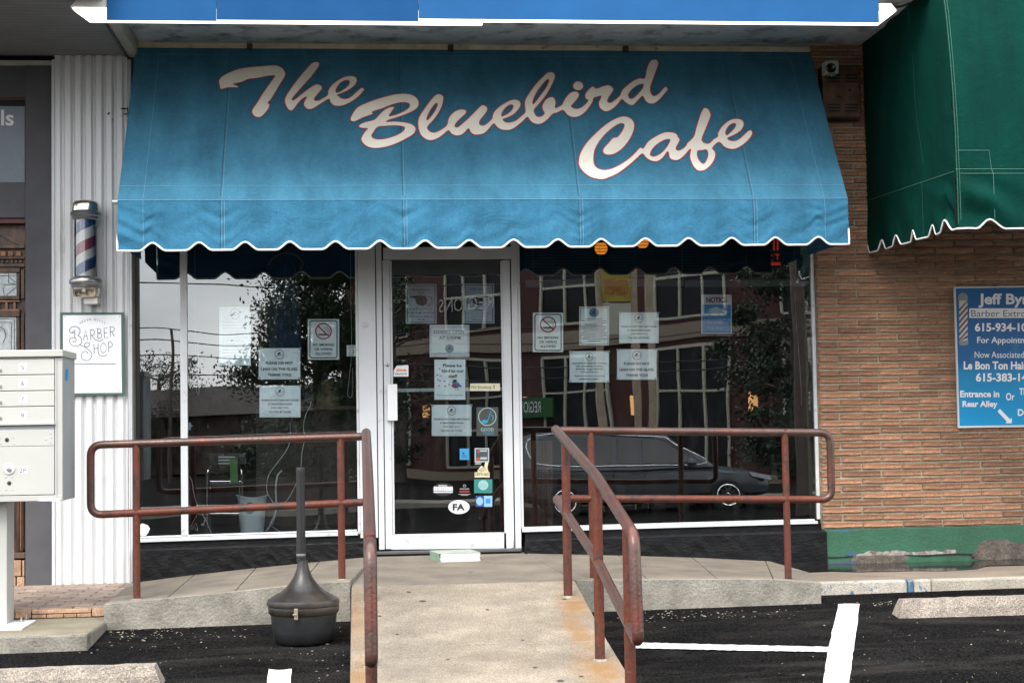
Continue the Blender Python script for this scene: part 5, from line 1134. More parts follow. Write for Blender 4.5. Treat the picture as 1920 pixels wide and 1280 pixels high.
# ---------------------------------------------------------------- ash receptacle
cq = G(570, 1203); cx, cy = cq.x, cq.y
zf = lambda py: P(570, py, cy).z; dep = (Vector((cx, cy, 0))-CAM).dot(fw); rf = lambda h: h*dep/F
ar = thing('ash_receptacle', 'dark plastic smokers receptacle with a tall thin neck, standing on the asphalt', 'ash receptacle', (cx, cy, cq.z-0.01))
M_PL = mat('weathered_dark_plastic', (0.017, 0.0145, 0.0125), 0.36, var=0.35, vs=7, stretch=(1, 1, 0.5), bump=0.15, bs=60, col2=(0.058, 0.047, 0.038), c2s=4, c2t=0.60, c2w=0.14)
M_PLN = mat('dark_grey_plastic_tub', (0.016, 0.017, 0.018), 0.38, var=0.3, vs=8, bump=0.12, bs=80, col2=(0.04, 0.035, 0.03), c2s=9, c2t=0.66)
c0 = (cx, cy, 0); tilt = -0.016
pr = lambda L: [(rf(h), zf(y)) for y, h in L]
MB().lathe(pr([(1052, 8.6), (1048, 8.6), (1000, 8.3), (940, 8.0), (885, 7.8), (878, 8.2), (876, 7.6)]), (cx-0.012, cy, 0), 24).build('neck', mat('black_plastic_tube', (0.014, 0.014, 0.015), 0.4, var=0.2), ar, smooth=True)
MB().lathe(pr([(1041, 8.9), (1038, 8.9), (1037, 8.7)]), (cx-0.012, cy, 0), 24).build('neck_ring', flat('pale_scuff', (0.16, 0.15, 0.14), 0.5), ar, smooth=True)
MB().lathe(pr([(1133, 67), (1128, 68), (1122, 66), (1115, 55), (1108, 42), (1101, 33), (1094, 26.6), (1081, 17.7), (1067, 12), (1056, 9.8), (1050, 9.2)]), (cx-0.003, cy, 0), 48).build('bell', M_PL, ar, smooth=True)
MB().lathe(pr([(1149, 63), (1146, 65.5), (1137, 66.5), (1134, 66)]), (cx, cy, 0), 48).build('lid_rim', M_PL, ar, smooth=True)
MB().lathe(pr([(1204, 40), (1203, 48), (1196, 55), (1180, 58), (1150, 62), (1147, 62)]), (cx, cy, 0), 48).build('tub', M_PLN, ar, smooth=True)
q = P(555, 1152, cy-rf(66)-0.004)
mb = MB(); mb.box(q.x-0.011, q.x+0.011, q.y-0.005, q.y+0.004, q.z-0.028, q.z+0.034); mb.box(q.x-0.018, q.x+0.006, q.y-0.010, q.y-0.004, q.z-0.004, q.z+0.006)
mb.build('clasp', mat('tan_metal_clasp', (0.33, 0.26, 0.20), 0.4, metal=0.4), ar, 0.002)
# ---------------------------------------------------------------- mail box unit
M_MAIL = mat('light_grey_powder_coat', (0.40, 0.40, 0.375), 0.45, var=0.05, vs=3, col2=(0.36, 0.35, 0.33), c2s=6, c2t=0.70, c2w=0.06)
M_MAILS = mat('scratched_grey_side', (0.31, 0.33, 0.34), 0.45, var=0.10, vs=3.5, stretch=(1, 1, 0.6), col2=(0.25, 0.26, 0.26), c2s=9, c2t=0.66, c2w=0.08)
YM = -2.0; mr = P(117, 800, YM); XM = mr.x; YMB = PX(141.5, 800, XM).y
ztop, zbt = P(117, 656, YM).z, P(115, 940, YM).z
zs_ = P(60, 1170, (YM+YMB)/2).z
mu = thing('mailbox_unit', 'light grey cluster mailbox on a pedestal, its doors numbered 5 to 8 and 2P', 'mailbox', (XM-0.38, (YM+YMB)/2, zb))
MB().box(XM-0.78, XM-0.004, YM+0.012, YMB, zbt+0.004, ztop-0.03).build('cabinet', M_MAILS, mu, 0.003)
# face frame
pl = lambda nm, a, b_, c, d, yf, yb, m=M_MAIL, bev=0.002: pbox(nm, a, b_, c, d, YM+yf, YM+yb, m, mu, bev)
pl('side_frame', 102.8, 671, 117, 938, 0.0, 0.03); pl('bottom_frame', -90, 929.5, 117, 940, -0.002, 0.03); pl('top_frame', -90, 667, 102.6, 672.5, 0.001, 0.03)
pl('trim_strip', 105.5, 674, 107, 934, -0.003, 0.0, M_MAILS, 0.0)
capm = MB(); zc0 = P(60, 669, YM).z; capm.box(XM-0.80, XM+0.006, YM-0.018, YMB+0.01, zc0, ztop+0.002); capm.build('top_cap', M_MAIL, mu, 0.004)
M_MAILD = mat('grey_mail_door', (0.42, 0.42, 0.395), 0.42, var=0.04, vs=4, col2=(0.42, 0.42, 0.40), c2s=5, c2t=0.70)
ys5 = [(673, 702.5), (703.3, 732.5), (733.2, 762), (762.7, 796)]
M_NUM = flat('white_number_label', (0.74, 0.74, 0.74), 0.5)
for k, (a, c) in enumerate(ys5):
    d = pl('mail_door', -66, a+.4, 101.6, c-.4, -0.004+k*0.0005, 0.02, M_MAILD)
    if k == 3: pl('door_lip', -66, 792, 102, 797, -0.016, -0.004)
    s = Sheet.px(34.5, a+8.2, 50.5, a+22.3, YM-0.0052+k*0.0005); o = s.body('number_label', M_NUM, d, 0.0006) if False else MB().prism([s.p(0,0),s.p(1,0),s.p(1,1),s.p(0,1)], (0, .0008, 0)).build('number_label', M_NUM, d)
    s.text('5678'[k], .32, .22, .66, .80, M_INK, o)
    q = P(0.5, a+20, YM-0.005); MB().lathe([(0.008, 0), (0.008, 0.008), (0.006, 0.011)], q, 14, 'y').build('lock', MC['brushed_steel'], d, smooth=True)
pl('shadow_gap', -66, 797.5, 101.6, 806, 0.006, 0.02, M_MAILS)
d = pl('lock_panel', -66, 806, 101.6, 836.5, -0.003, 0.02, M_MAILD)
M_LOCKD = flat('dark_lock', (0.05, 0.05, 0.05), 0.35, metal=0.6)
MB().lathe([(0.0115, 0), (0.0115, 0.003), (0.008, 0.004)], P(13, 824, YM-.0035), 16, 'y').build('lock', M_LOCKD, d, smooth=True)
mb = MB()
for x, y in ((95.5, 811.5), (96, 820), (86, 823.5), (95.5, 829), (25, 819.5), (26, 831), (1, 820), (1, 831)):
    q = P(x, y, YM-.003); mb.lathe([(0.006, 0), (0.0045, 0.0018), (0.001, 0.0024)], q, 10, 'y')
mb.build('weld_dimple', M_MAIL, d, smooth=True)
d = pl('parcel_door', -66, 837.3, 101.6, 928, -0.003, 0.02, M_MAILD)
MB().lathe([(0.033, 0), (0.033, 0.004), (0.031, 0.006)], P(17.3, 878.5, YM-.0035), 28, 'y').build('lock_plate', MC['white_enamel'], d, smooth=True)
MB().lathe([(0.013, 0), (0.013, 0.012), (0.009, 0.015)], P(17, 879, YM-.009), 18, 'y').build('lock', MC['brushed_steel'], d, smooth=True)
MB().lathe([(0.0115, 0), (0.0115, 0.003), (0.008, 0.004)], P(17.3, 905, YM-.0035), 16, 'y').build('lock', M_LOCKD, d, smooth=True)
mb = MB(); 
for x, y in ((11, 894), (23, 894), (11.5, 917.5), (23, 917.5)): mb.lathe([(0.006, 0), (0.0045, 0.0018), (0.001, 0.0024)], P(x, y, YM-.003), 10, 'y')
mb.build('weld_dimple', M_MAIL, d, smooth=True)
s = Sheet.px(35, 874, 52, 888, YM-.0045); o = MB().prism([s.p(0,0),s.p(1,0),s.p(1,1),s.p(0,1)], (0, .0008, 0)).build('number_label', M_NUM, d); s.text('2P', .08, .20, .88, .80, M_INK, o)
s = Sheet.px(71, 933, 112, 939, YM-.0032); MB().prism([s.p(0,0),s.p(1,0),s.p(1,1),s.p(0,1)], (0, .0008, 0)).build('small_plate', flat('pale_plate', (0.62, 0.62, 0.6), 0.4), mu)
# blue oval on the side
mb = MB(); cc = PX(126.3, 702.5, XM); n = 24
mb.add([(XM-0.002, cc.y+0.043*math.cos(2*math.pi*k/n), cc.z+0.038*math.sin(2*math.pi*k/n)) for k in range(n)], [tuple(range(n))]); mb.build('blue_oval_sticker', flat('bright_blue_sticker', (0.005, 0.25, 0.60), 0.4), mu)
# pedestal, base plate, bolts
yc_ = (YM+YMB)/2; px1_ = P(13, 1060, yc_-0.10).x; 
MB().box(px1_-0.26, px1_, yc_-0.10, yc_+0.10, zb+0.012, zbt+0.004).build('pedestal', M_MAIL, mu, 0.004)
bp0 = PZ(41, 1177, zb+0.012); bx1 = bp0.x
MB().box(px1_-0.36, bx1, bp0.y, bp0.y+0.40, zb, zb+0.012).build('base_plate', MC['white_enamel'], mu, 0.002)
for x, y in ((40, 1165), (49.5, 1160)):
    q = PZ(x, y, zb+0.012); mb = MB(); mb.lathe([(0.015, 0), (0.015, 0.003)], q, 14); mb.lathe([(0.011, 0.003), (0.011, 0.014)], q, 6); mb.lathe([(0.0055, 0.014), (0.0055, 0.030)], q, 10); mb.build('bolt', MC['brushed_steel'], mu)
# ---------------------------------------------------------------- barber shop front: corrugated pilaster
YC = -0.045
cp = thing('corrugated_pilaster', 'white ribbed metal pilaster between the barber shop and the cafe window', 'metal cladding', P(170, 1094, YC))
cx0, cx1 = P(103, 700, YC).x, P(240, 700, YC).x; zc0_, zc1_ = P(170, 1094, YC).z, zlc+0.0
M_COR = mat('white_corrugated_metal', (0.66, 0.67, 0.68), 0.32, var=0.04, vs=5, stretch=(1, 1, 0.3), bump=0.06, bs=5, col2=(0.42, 0.39, 0.31), c2s=3.0, c2t=0.68, c2w=0.12, spec=0.6)
nr = 7; pit = (cx1-cx0)/nr; xs2 = []
for k in range(nr):
    x = cx0+k*pit; xs2 += [(x, 0), (x+pit*0.50, 0), (x+pit*0.70, 1), (x+pit*0.82, 1)]
xs2.append((cx1, 0)); mb = MB(); NZc = 60
for j in range(NZc+1):
    z = zc0_+(zc1_-zc0_)*j/NZc
    for i, (x, s) in enumerate(xs2): mb.v.append(Vector((x+0.0012*math.sin(z*3+i), YC+0.024*s+0.0015*math.sin(z*2.3+i*1.7), z)))
w_ = len(xs2)
for j in range(NZc):
    for i in range(w_-1): a = j*w_+i; mb.f.append((a, a+1, a+w_+1, a+w_))
mb.build('ribbed_sheet', M_COR, cp, smooth=False)
for a, b_ in ((96.8, 102.6), (240.2, 243.0)): pbox('edge_trim', a, 112, b_, 1097, YC-0.012, YC+0.05, M_ALU, cp, 0.002)
pbox('edge_trim', 243.2, 112, 246.5, 1093, YC-0.004, YC+0.05, M_ALU, cp, 0.001)
mb = MB(); rr2 = random.Random(4)
for cx_, cy_, sx, sy in ((204, 213, 2.5, 3), (211, 224, 1.6, 1.4), (232, 204, 8, 2.0), (236, 214, 6, 2), (240, 210, 1.6, 9), (228, 217, 2, 1), (213, 228, 1, 1), (101, 160, 1, 3), (102, 128, 1.4, 1.6)):
    n = 9; mb.add([P(cx_+sx*math.cos(2*math.pi*k/n)*rr2.uniform(.4, 1.3), cy_+sy*math.sin(2*math.pi*k/n)*rr2.uniform(.4, 1.3), YC-0.0035-(0.010 if cx_ > 239 else 0)) for k in range(n)], [tuple(range(n))])
mb.build('dirt_spots', flat('dark_cobweb_dirt', (0.03, 0.03, 0.022), 0.9), cp)
# barber pole
bpx, bpy_ = P(161, 470, -0.17).x, -0.17
bp_ = thing('barber_pole', 'chrome capped barber pole with red, white and blue stripes on the ribbed pilaster', 'barber pole', (bpx, -0.17, P(161, 568, -.17).z))
zq = lambda y: P(161, y, -0.17).z; dq = (Vector((bpx, -0.17, 0))-CAM).dot(fw); rq = lambda h: h*dq/F
M_CHR = mat('worn_chrome', (0.85, 0.78, 0.66), 0.22, metal=1.0, var=0.12, vs=12); M_NIC = mat('dull_nickel', (0.34, 0.34, 0.34), 0.32, metal=0.9, var=0.15, vs=14, bump=0.1, bs=90)
pq = lambda L: [(rq(h), zq(y)) for y, h in L]
MB().lathe(pq([(396, 26.2), (386, 26), (381, 24.5), (378, 21), (376.5, 15), (376, 0.5)]), (bpx, bpy_, 0), 40).build('top_cap', M_CHR, bp_, smooth=True)
MB().lathe(pq([(413, 22), (411, 24.5), (407, 25.5), (405, 28), (401, 29), (397.5, 27.5), (396, 26)]), (bpx, bpy_, 0), 40).build('top_collar', M_NIC, bp_, smooth=True)
MB().lathe(pq([(540, 26), (535, 27), (532, 30.5), (528, 31.5), (524, 30), (521, 25.5), (519, 24)]), (bpx, bpy_, 0), 40).build('bottom_collar', M_NIC, bp_, smooth=True)
MB().lathe(pq([(558.5, 17), (557, 22), (553, 25), (541, 26)]), (bpx, bpy_, 0), 40).build('bottom_cap', M_CHR, bp_, smooth=True)
pbox('bracket', 157, 558, 183, 569.5, -0.20, YC+0.002, mat('white_bracket', (0.55, 0.55, 0.53), 0.4), bp_, 0.003)
# striped drum: helix bands as geometry
mb = {0: MB(), 1: MB(), 2: MB()}; nk = 72; z0_, z1_ = zq(520), zq(412); R_ = rq(18.2)
NR = 48; Lp = (z1_-z0_)
pitch = P(161, 411, -.17).z-P(161, 491, -.17).z     # one stripe set
for j in range(NR):
    za, zb2 = z0_+Lp*j/NR, z0_+Lp*(j+1)/NR
    for k in range(nk):
        a0, a1 = 2*math.pi*k/nk, 2*math.pi*(k+1)/nk
        zm = (za+zb2)/2
        aa = ((a0+a1)/2+math.pi/2+math.pi) % (2*math.pi)-math.pi; ph = ((zm-zq(502))/pitch+0.125-0.675*aa/(2*math.pi)) % 1.0
        i = 1 if ph < 0.26 else (0 if ph < 0.49 else (2 if ph < 0.75 else 0))
        mb[i].add([(bpx+R_*math.cos(a), bpy_+R_*math.sin(a), z) for a, z in ((a0, za), (a1, za), (a1, zb2), (a0, zb2))], [(0, 1, 2, 3)])
for i, (nm, m) in enumerate((('white_stripe', flat('stripe_white', (0.60, 0.58, 0.54), 0.4)), ('blue_stripe', flat('stripe_blue', (0.012, 0.045, 0.16), 0.35)), ('red_stripe', flat('stripe_red', (0.22, 0.008, 0.035), 0.35)))): mb[i].build(nm, m, bp_, smooth=True)
gm = glassmat('clear_tube', 0.05, (0.93, 0.94, 0.95), 0.0); 
o = MB().lathe([(rq(21.5), z0_+0.001), (rq(21.5), z1_-0.001)], (bpx, bpy_, 0), 40)
o.f = o.f[:-2]; o.build('glass_tube', gm, bp_, smooth=True)
# barber sign
YB_ = YC-0.03
bs = thing('barber_sign', 'white GREEN HILLS BARBER SHOP sign with a dark green border on the ribbed pilaster', 'sign', P(172, 741, YB_))
s = Sheet(P(112.7, 585.5, YB_), P(232, 585.5, YB_), P(234, 740, YB_), P(113, 741.5, YB_)); s.body('backing', flat('dark_green_board', (0.055, 0.11, 0.095), 0.5), bs, 0.02)
s = Sheet(P(118, 591, YB_-.004), P(227, 590, YB_-.004), P(228.5, 736, YB_-.004), P(118, 737, YB_-.004)); s.body('panel', flat('white_sign_panel', (0.78, 0.80, 0.82), 0.4), bs, 0.003)
S2 = Sheet.px(100, 580, 240, 750, YB_-.0045); cvt = lambda L: [(x/1054, y/1280) for x, y in L]
mb = MB()
for c in ([(262,318),(280,310),(283,328),(262,336),(238,325),(228,300),(240,265),(275,245),(320,243),(360,262),(376,300),(370,340),(345,368),(380,390),(400,430),(390,480),(350,512),(300,518),(255,500),(228,455),(240,415),(280,398),(310,402),(322,430),(310,455),(285,458),(272,445)],
          [(375,495),(400,518),(440,525),(480,528),(508,505),(508,482),(485,468),(455,475),(440,505),(450,535),(500,575),(535,610),(542,655),(515,700),(460,722),(410,700),(392,650),(410,610),(450,592),(480,605),(488,630)],
          [(545,365),(565,400),(600,432),(650,447),(685,432),(697,415)], [(630,485),(631,540),(632,600),(655,645),(700,660),(740,650),(762,632)]):
    q = [tuple(v) for v in cr([Vector(p) for p in c], 5)]; S2.line(cvt(q), .0042, .0008, mb)
for c in ([(300,290),(302,400)],[(425,435),(453,290),(488,435)],[(435,380),(478,375)],[(527,425),(527,290),(513,290)],[(527,288),(560,285),(583,315),(575,350),(535,368)],
          [(628,415),(625,275)],[(613,275),(650,272),(675,290),(665,325),(628,340)],[(628,340),(670,340),(685,370),(672,400),(628,415)],[(765,258),(715,265),(720,405),(770,395)],[(718,335),(760,328)],
          [(805,388),(802,250)],[(796,250),(840,243),(862,270),(855,305),(805,322)],[(825,320),(865,382)],[(575,635),(573,495),(562,492)],[(573,555),(630,545)],[(783,605),(780,462)],[(768,465),(815,462),(835,490),(825,525),(783,540)]): S2.line(cvt(c), .0042, .0008, mb)
S2.ell(706/1054, 545/1280, 43/1054, 73/1280, .0008, mb, 24, .88)
S2.line(cvt([(300,774),(882,769)]), .0048, .0008, mb)
mb.build('script_lettering', flat('slate_ink', (0.06, 0.075, 0.085), 0.6), bs)
mb = MB(); txt = 'GREEN HILLS'; Rr = 324
for k, ch in enumerate(txt):
    if ch == ' ': continue
    a = math.radians(-32+64*(k+0.0)/(len(txt)-1)); cxp, cyp = 553+Rr*math.sin(a), 140+Rr-Rr*math.cos(a)
    v, f = textmesh(ch); xs_ = [q.x for q in v]; h = 0.70; 
    if not v: continue
    mxx = (min(xs_)+max(xs_))/2; pts = []
    for q in v:
        lx, ly = (q.x-mxx)*44, (q.y-0.35)*40; ex = cxp+lx*math.cos(a)+ly*math.sin(a)*1.0; ey = cyp+lx*math.sin(a)-ly*math.cos(a); pts.append(S2.p(ex/1054, ey/1280, .0008))
    mb.add(pts, f)
mb.build('arched_lettering', MC['slate_ink'], bs)
for u, v in ((164, 104), (936, 100), (936, 1150)): mb = MB(); S2.ell(u/1054, v/1280, 10/1054, 9/1280, .001, mb, 10); mb.build('screw_head', MC['brushed_steel'], bs)
# ---------------------------------------------------------------- neighbouring shop front at the left edge
ns = thing('shop_doorway', 'grey stucco doorway of the neighbouring shop with an old carved wooden door, left edge', 'doorway', P(30, 1095, 0))
pbox('pilaster', 47.5, 121, 96.5, 1098, -0.02, 0.3, M_GREY, ns)
pbox('lintel', -140, 121, 47.2, 183, -0.005, 0.3, M_GREY, ns); pbox('spandrel', -140, 342, 47.2, 408, -0.005, 0.3, M_GREY, ns)
pbox('head_trim', -140, 113, 95, 120.6, -0.05, 0.1, MC['dirty_white_trim'], ns, 0.002)
pbox('red_trim', -140, 183.4, 47, 187.5, 0.01, 0.2, flat('dark_red_trim', (0.075, 0.009, 0.005), 0.5), ns); pbox('dark_gap', -140, 187.6, 47, 199, 0.03, 0.2, M_GAP, ns)
tp = pbox('transom_panel', -140, 199.2, 46.5, 341.8, 0.015, 0.2, mat('blue_grey_glass_panel', (0.105, 0.135, 0.175), 0.35, var=0.10, vs=4, grain=0.1, gs=160), ns)
s = Sheet.px(-2, 200, 48, 245, 0.0135)
s.text('ls', .08, .14, .56, .80, M_WHITE, tp, bold=.02)
pbox('red_trim', -140, 408.3, 48.8, 418.5, 0.02, 0.3, MC['dark_red_trim'], ns)
dr = pbox('wood_door', -140, 418.8, 47.2, 1035, 0.11, 0.2, M_WOOD, ns)
def wd(nm, a, b_, c, d, yf, m=M_WOOD, bev=0.004): return pbox(nm, a, b_, c, d, yf, 0.12, m, dr, bev)
q0, q1, q2 = P(0, 433, .08), P(44, 458, .08), P(0, 458, .08)
MB().prism([q1, P(-60, 400, .08), P(-60, 407, .08), P(40, 462, .08)], (0, .03, 0)).build('pediment', M_WOOD, dr)
wd('cornice', -140, 458, 46.5, 466, .07); wd('cornice', -140, 481, 46.5, 486, .08); wd('cornice', -140, 494, 46.5, 501, .075)
for k in range(4): wd('dentil', -2+k*14.3-11, 471, -2+k*14.3-2, 480, .085, mat('worn_wood', (0.22, 0.10, 0.045), 0.5, var=0.4, vs=12), 0.002)
for k in range(6): wd('carved_bead', -6+k*8.5, 487.5, -1+k*8.5, 493, .09, M_WOOD, 0.003)
M_PALEG = mat('leaded_textured_glass', (0.42, 0.46, 0.47), 0.25, var=0.2, vs=25, bump=0.3, bs=30, col2=(0.26, 0.30, 0.32), c2s=12, c2t=0.6)
M_LEAD = flat('lead_came', (0.07, 0.08, 0.09), 0.4, metal=0.5)
for a, b_, c, d in ((-140, 512, 31, 555), (-140, 595, 30.5, 664)):
    g_ = wd('leaded_pane', a, b_, c, d, .09, M_PALEG, 0)
for L in ([(16, 512), (16, 530), (29, 533)], [(16, 518), (29, 530)], [(7, 534), (31, 533)], [(31, 538), (12, 553)], [(6, 540), (8, 555)], [(0, 517), (31, 516)], [(0, 598), (27, 598), (27, 655)], [(0, 604), (21, 604), (21, 655)], [(0, 612), (8, 618), (11, 630), (6, 642)]):
    MB().tube([P(x, y, .088) for x, y in L], 0.0022, 6).build('lead_strip', M_LEAD, dr)
for a, b_, c, d in ((-140, 502, 37, 511.5), (31.3, 512, 37, 555), (-140, 555.3, 37, 562), (-140, 583, 37, 594.5), (30.8, 595, 37, 1030), (39, 505, 46, 560), (39, 585, 46, 1030)):
    wd('rail', a, b_, c, d, .075)
for k in range(4): wd('baluster', 2+k*15-22, 566, 6.5+k*15-22, 580, .085, MC['worn_wood'], 0.003)
wd('baluster_rail', -140, 563.5, 37, 566.5, .08, MC['worn_wood'], .002); wd('baluster_rail', -140, 580, 37, 583.5, .08, MC['worn_wood'], .002)
for k in range(3): MB().box(P(36+k*3.4, 900, .10).x, P(38+k*3.4, 900, .10).x, .07, .11, P(40, 1032, .1).z, P(40, 660, .1).z).build('moulding', M_WOOD if k != 1 else MC['worn_wood'], dr)
pbox('sill', -140, 1038, 46.5, 1048, 0.0, 0.2, mat('brown_sill', (0.10, 0.055, 0.04), 0.6), ns, 0.002)
for a, b_, c, d in ((-30, 1050, 4, 1080), (5, 1050, 40, 1080), (41, 1050, 46.5, 1080), (-30, 1081.5, 10, 1098), (11, 1081.5, 29.5, 1098), (30.8, 1081.5, 46.5, 1098)):
    pbox('stone_tile', a+.6, b_, c-.6, d, 0.0, 0.2, M_STONE, ns, 0.004)
# ---------------------------------------------------------------- vent box, camera, blue wall sign, magazine
vb_ = thing('vent_box', 'rusty bronze louvred box on the brick, between the two awnings', 'vent box', P(1578, 222, -.2))
M_BRZ = mat('rusty_bronze_steel', (0.085, 0.045, 0.024), 0.5, metal=0.3, var=0.4, vs=10, bump=0.2, bs=50, col2=(0.14, 0.075, 0.03), c2s=6, c2t=0.6)
pbox('case', 1542.5, 122, 1614.5, 221.5, -0.185, -0.075, M_BRZ, vb_, 0.012)
for gx_ in (1552, 1584.5):
    for gy in (140, 195):
        for k in range(3): pbox('louvre', gx_, gy+k*6, gx_+23.5, gy+k*6+2.6, -0.1895, -0.184, flat('louvre_shadow', (0.006, 0.005, 0.004), 0.7), vb_)
mb = MB(); mb.add([P(x, y, -.187) for x, y in ((1567, 179), (1573, 180), (1580, 183), (1577, 185), (1570, 182.5))], [(0, 1, 2, 3, 4)]); mb.add([P(x, y, -.187) for x, y in ((1592, 166), (1595, 168), (1596, 172), (1590, 171.5))], [(0, 1, 2, 3)]); mb.build('scar', MC['louvre_shadow'], vb_)
sc = thing('security_camera', 'small white boxed security camera in front of the bronze vent box', 'camera', P(1561, 140, -.3))
cwh = mat('off_white_plastic', (0.42, 0.42, 0.39), 0.5, var=0.06)
pbox('housing', 1548.5, 113, 1573.5, 138, -0.30, -0.19, cwh, sc, 0.010)
MB().lathe([(0.036, 0), (0.036, 0.010), (0.028, 0.014), (0.012, 0.010)], P(1557.5, 128, -0.301), 24, 'y').build('lens', mat('black_lens', (0.008, 0.009, 0.012), 0.12), sc, smooth=True)
MB().lathe([(0.012, -0.022), (0.012, 0)], P(1559.5, 138, -0.24), 12).build('mount', cwh, sc, smooth=True)
for x, y in ((1552.5, 115), (1571, 115), (1572, 133)): MB().lathe([(0.0035, 0), (0.003, 0.002)], P(x, y, -0.3005), 8, 'y').build('screw', MC['dark_lock'], sc)
# wall sign
YW = -0.11
wsn = thing('wall_sign', 'blue JEFF BYR barber sign with white lettering on the brick, right edge', 'sign', P(1870, 802, YW))
s = Sheet(P(1789.3, 538, YW), P(2060, 534, YW), P(2066, 798, YW), P(1797, 802, YW)); s.body('board', flat('white_sign_board', (0.62, 0.64, 0.66), 0.4), wsn, 0.02)
m, n, l, b = _nt('blue_gradient_print'); MC['blue_gradient_print'] = m; b.inputs['Roughness'].default_value = 0.35
t = n.new('ShaderNodeTexCoord'); sx = n.new('ShaderNodeSeparateXYZ'); l.new(t.outputs['Generated'], sx.inputs[0]); rp = n.new('ShaderNodeValToRGB'); e = rp.color_ramp.elements
e[0].position = 0.0; e[0].color = (0.003, 0.27, 0.55, 1); e[1].position = 0.46; e[1].color = (0.006, 0.10, 0.27, 1); q = e.new(0.38); q.color = (0.004, 0.20, 0.42, 1)
nz = n.new('ShaderNodeTexNoise'); nz.inputs['Scale'].default_value = 4; nz.inputs['Detail'].default_value = 7; l.new(t.outputs['Object'], nz.inputs['Vector']); r5 = n.new('ShaderNodeValToRGB'); r5.color_ramp.elements[0].position = 0.58; r5.color_ramp.elements[1].position = 0.8; r5.color_ramp.elements[1].color = (.3, .3, .3, 1)
l.new(nz.outputs[0], r5.inputs[0]); mx = n.new('ShaderNodeMix'); mx.data_type = 'RGBA'; l.new(r5.outputs[0], mx.inputs[0]); mx.inputs[7].default_value = (0.2, 0.45, 0.62, 1)
l.new(sx.outputs[2], rp.inputs[0]); l.new(rp.outputs[0], mx.inputs[6]); l.new(mx.outputs[2], b.inputs['Base Color'])
s = Sheet(P(1792.5, 540.5, YW-.003), P(2057, 536.5, YW-.003), P(2063, 794.5, YW-.003), P(1799.5, 797.8, YW-.003)); s.body('blue_panel', m, wsn, 0.003)
S3 = Sheet.px(1780, 530, 1920, 810, YW-.0035)      # same frame as the close study of the sign
z3 = lambda x, y: (x/640, y/1280)
def st3(b_, x0, y0, x1, y1, m=M_WHITE, bold=.03): S3.text(b_, x0/640, y0/1280, x1/640, y1/1280, m, wsn, bold=bold)
st3('Jeff Byrd', 248, 92, 748, 215); mb = MB(); S3.rect(170/640, 220/1280, 1150/640, 303/1280, .0010, mb); mb.build('white_band', M_WHITE, wsn)
S3.text('Barber Extroidinaire', 186/640, 236/1280, 925/640, 293/1280, flat('grey_print', (0.12, 0.12, 0.14), 0.6), wsn, off=.0025)
st3('615-934-10', 218, 345, 665, 420); st3('For Appointment', 237, 465, 765, 535, bold=.015); st3('Now Associated', 216, 590, 638, 645, bold=0)
st3('Le Bon Ton Hair', 122, 675, 668, 745); st3('615-383-14', 226, 775, 668, 848); st3('Entrance in', 92, 925, 428, 982); st3('Rear Alley', 112, 1012, 412, 1080); st3('Or', 484, 945, 558, 1008, bold=.02); st3('Th', 598, 903, 660, 962); st3('Do', 586, 1083, 680, 1140)
mb = MB(); S3.poly([z3(*q) for q in ((432, 1080), (412, 1103), (492, 1190), (478, 1203), (535, 1203), (535, 1158), (518, 1168))], .001, mb); mb.build('arrow', M_WHITE, wsn)
mb = MB(); S3.poly([z3(*q) for q in ((82, 150), (155, 150), (157, 500), (85, 500))], .001, mb); pb = mb.build('pole_picture', flat('print_cream', (0.50, 0.48, 0.42), 0.5), wsn)
for c, m_ in ((0, flat('print_navy', (0.01, 0.07, 0.13), 0.5)), (1, flat('print_red', (0.20, 0.015, 0.02), 0.5))):
    mb = MB()
    for k in range(c, 9, 2):
        y = 235+k*52
        a = [(83, y+10-20), (156, y-75-20), (156, y-75+2), (84, y+12)]; a = [(x, max(150, min(500, yy))) for x, yy in a]
        if a[0][1] - a[1][1] > 5: S3.poly([z3(*q) for q in a], .0016, mb)
    mb.build('stripes', m_, pb)
mb = MB(); S3.poly([z3(115+44*math.cos(math.radians(180+18*k)), 135-50*abs(math.sin(math.radians(18*k)))) for k in range(11)]+[z3(155, 152), z3(75, 152)], .0018, mb); S3.poly([z3(*q) for q in ((80, 498), (162, 498), (160, 530), (145, 538), (95, 538), (84, 528))], .0018, mb); mb.build('caps', flat('print_grey', (0.22, 0.22, 0.23), 0.5), pb)
# magazine / phone book lying on the landing
zb3 = P(858, 1055, -0.45).z
bk_ = thing('phone_book', 'thick paperback directory with a pale green cover lying in front of the door', 'book', P(856, 1055, -0.45))
a = PZ(826, 1055, ZL0-0.018); b3 = PZ(900, 1052.5, ZL0-0.018); h3 = 0.062; w = Vector((-0.05, 0.24, 0.004))
pg = MB()
for k in range(7):
    z0 = a.z+h3*k/7; z1 = a.z+h3*(k+0.86)/7; sh = random.uniform(-.004, .004)
    pg.hexa([(a.x+sh, a.y, z0), (b3.x+sh, b3.y, z0), (b3.x+sh, b3.y, z1), (a.x+sh, a.y, z1)]+[(p[0]+w.x, p[1]+w.y, p[2]) for p in ((a.x+sh, a.y, z0), (b3.x+sh, b3.y, z0), (b3.x+sh, b3.y, z1), (a.x+sh, a.y, z1))])
pg.build('pages', mat('paper_pages', (0.62, 0.61, 0.60), 0.8, var=0.1, stretch=(1, 1, 30)), bk_)
top = a.z+h3
MB().prism([(a.x-.012, a.y-.002, top), (b3.x+.002, b3.y-.002, top), (b3.x+w.x, b3.y+w.y, top+.004), (a.x+w.x-.012, a.y+w.y, top+.004)], (0, 0, .004)).build('cover', mat('pale_green_cover', (0.36, 0.41, 0.35), 0.4, var=0.15, vs=20, col2=(0.45, 0.10, 0.06), c2s=14, c2t=0.63, c2w=0.02), bk_)
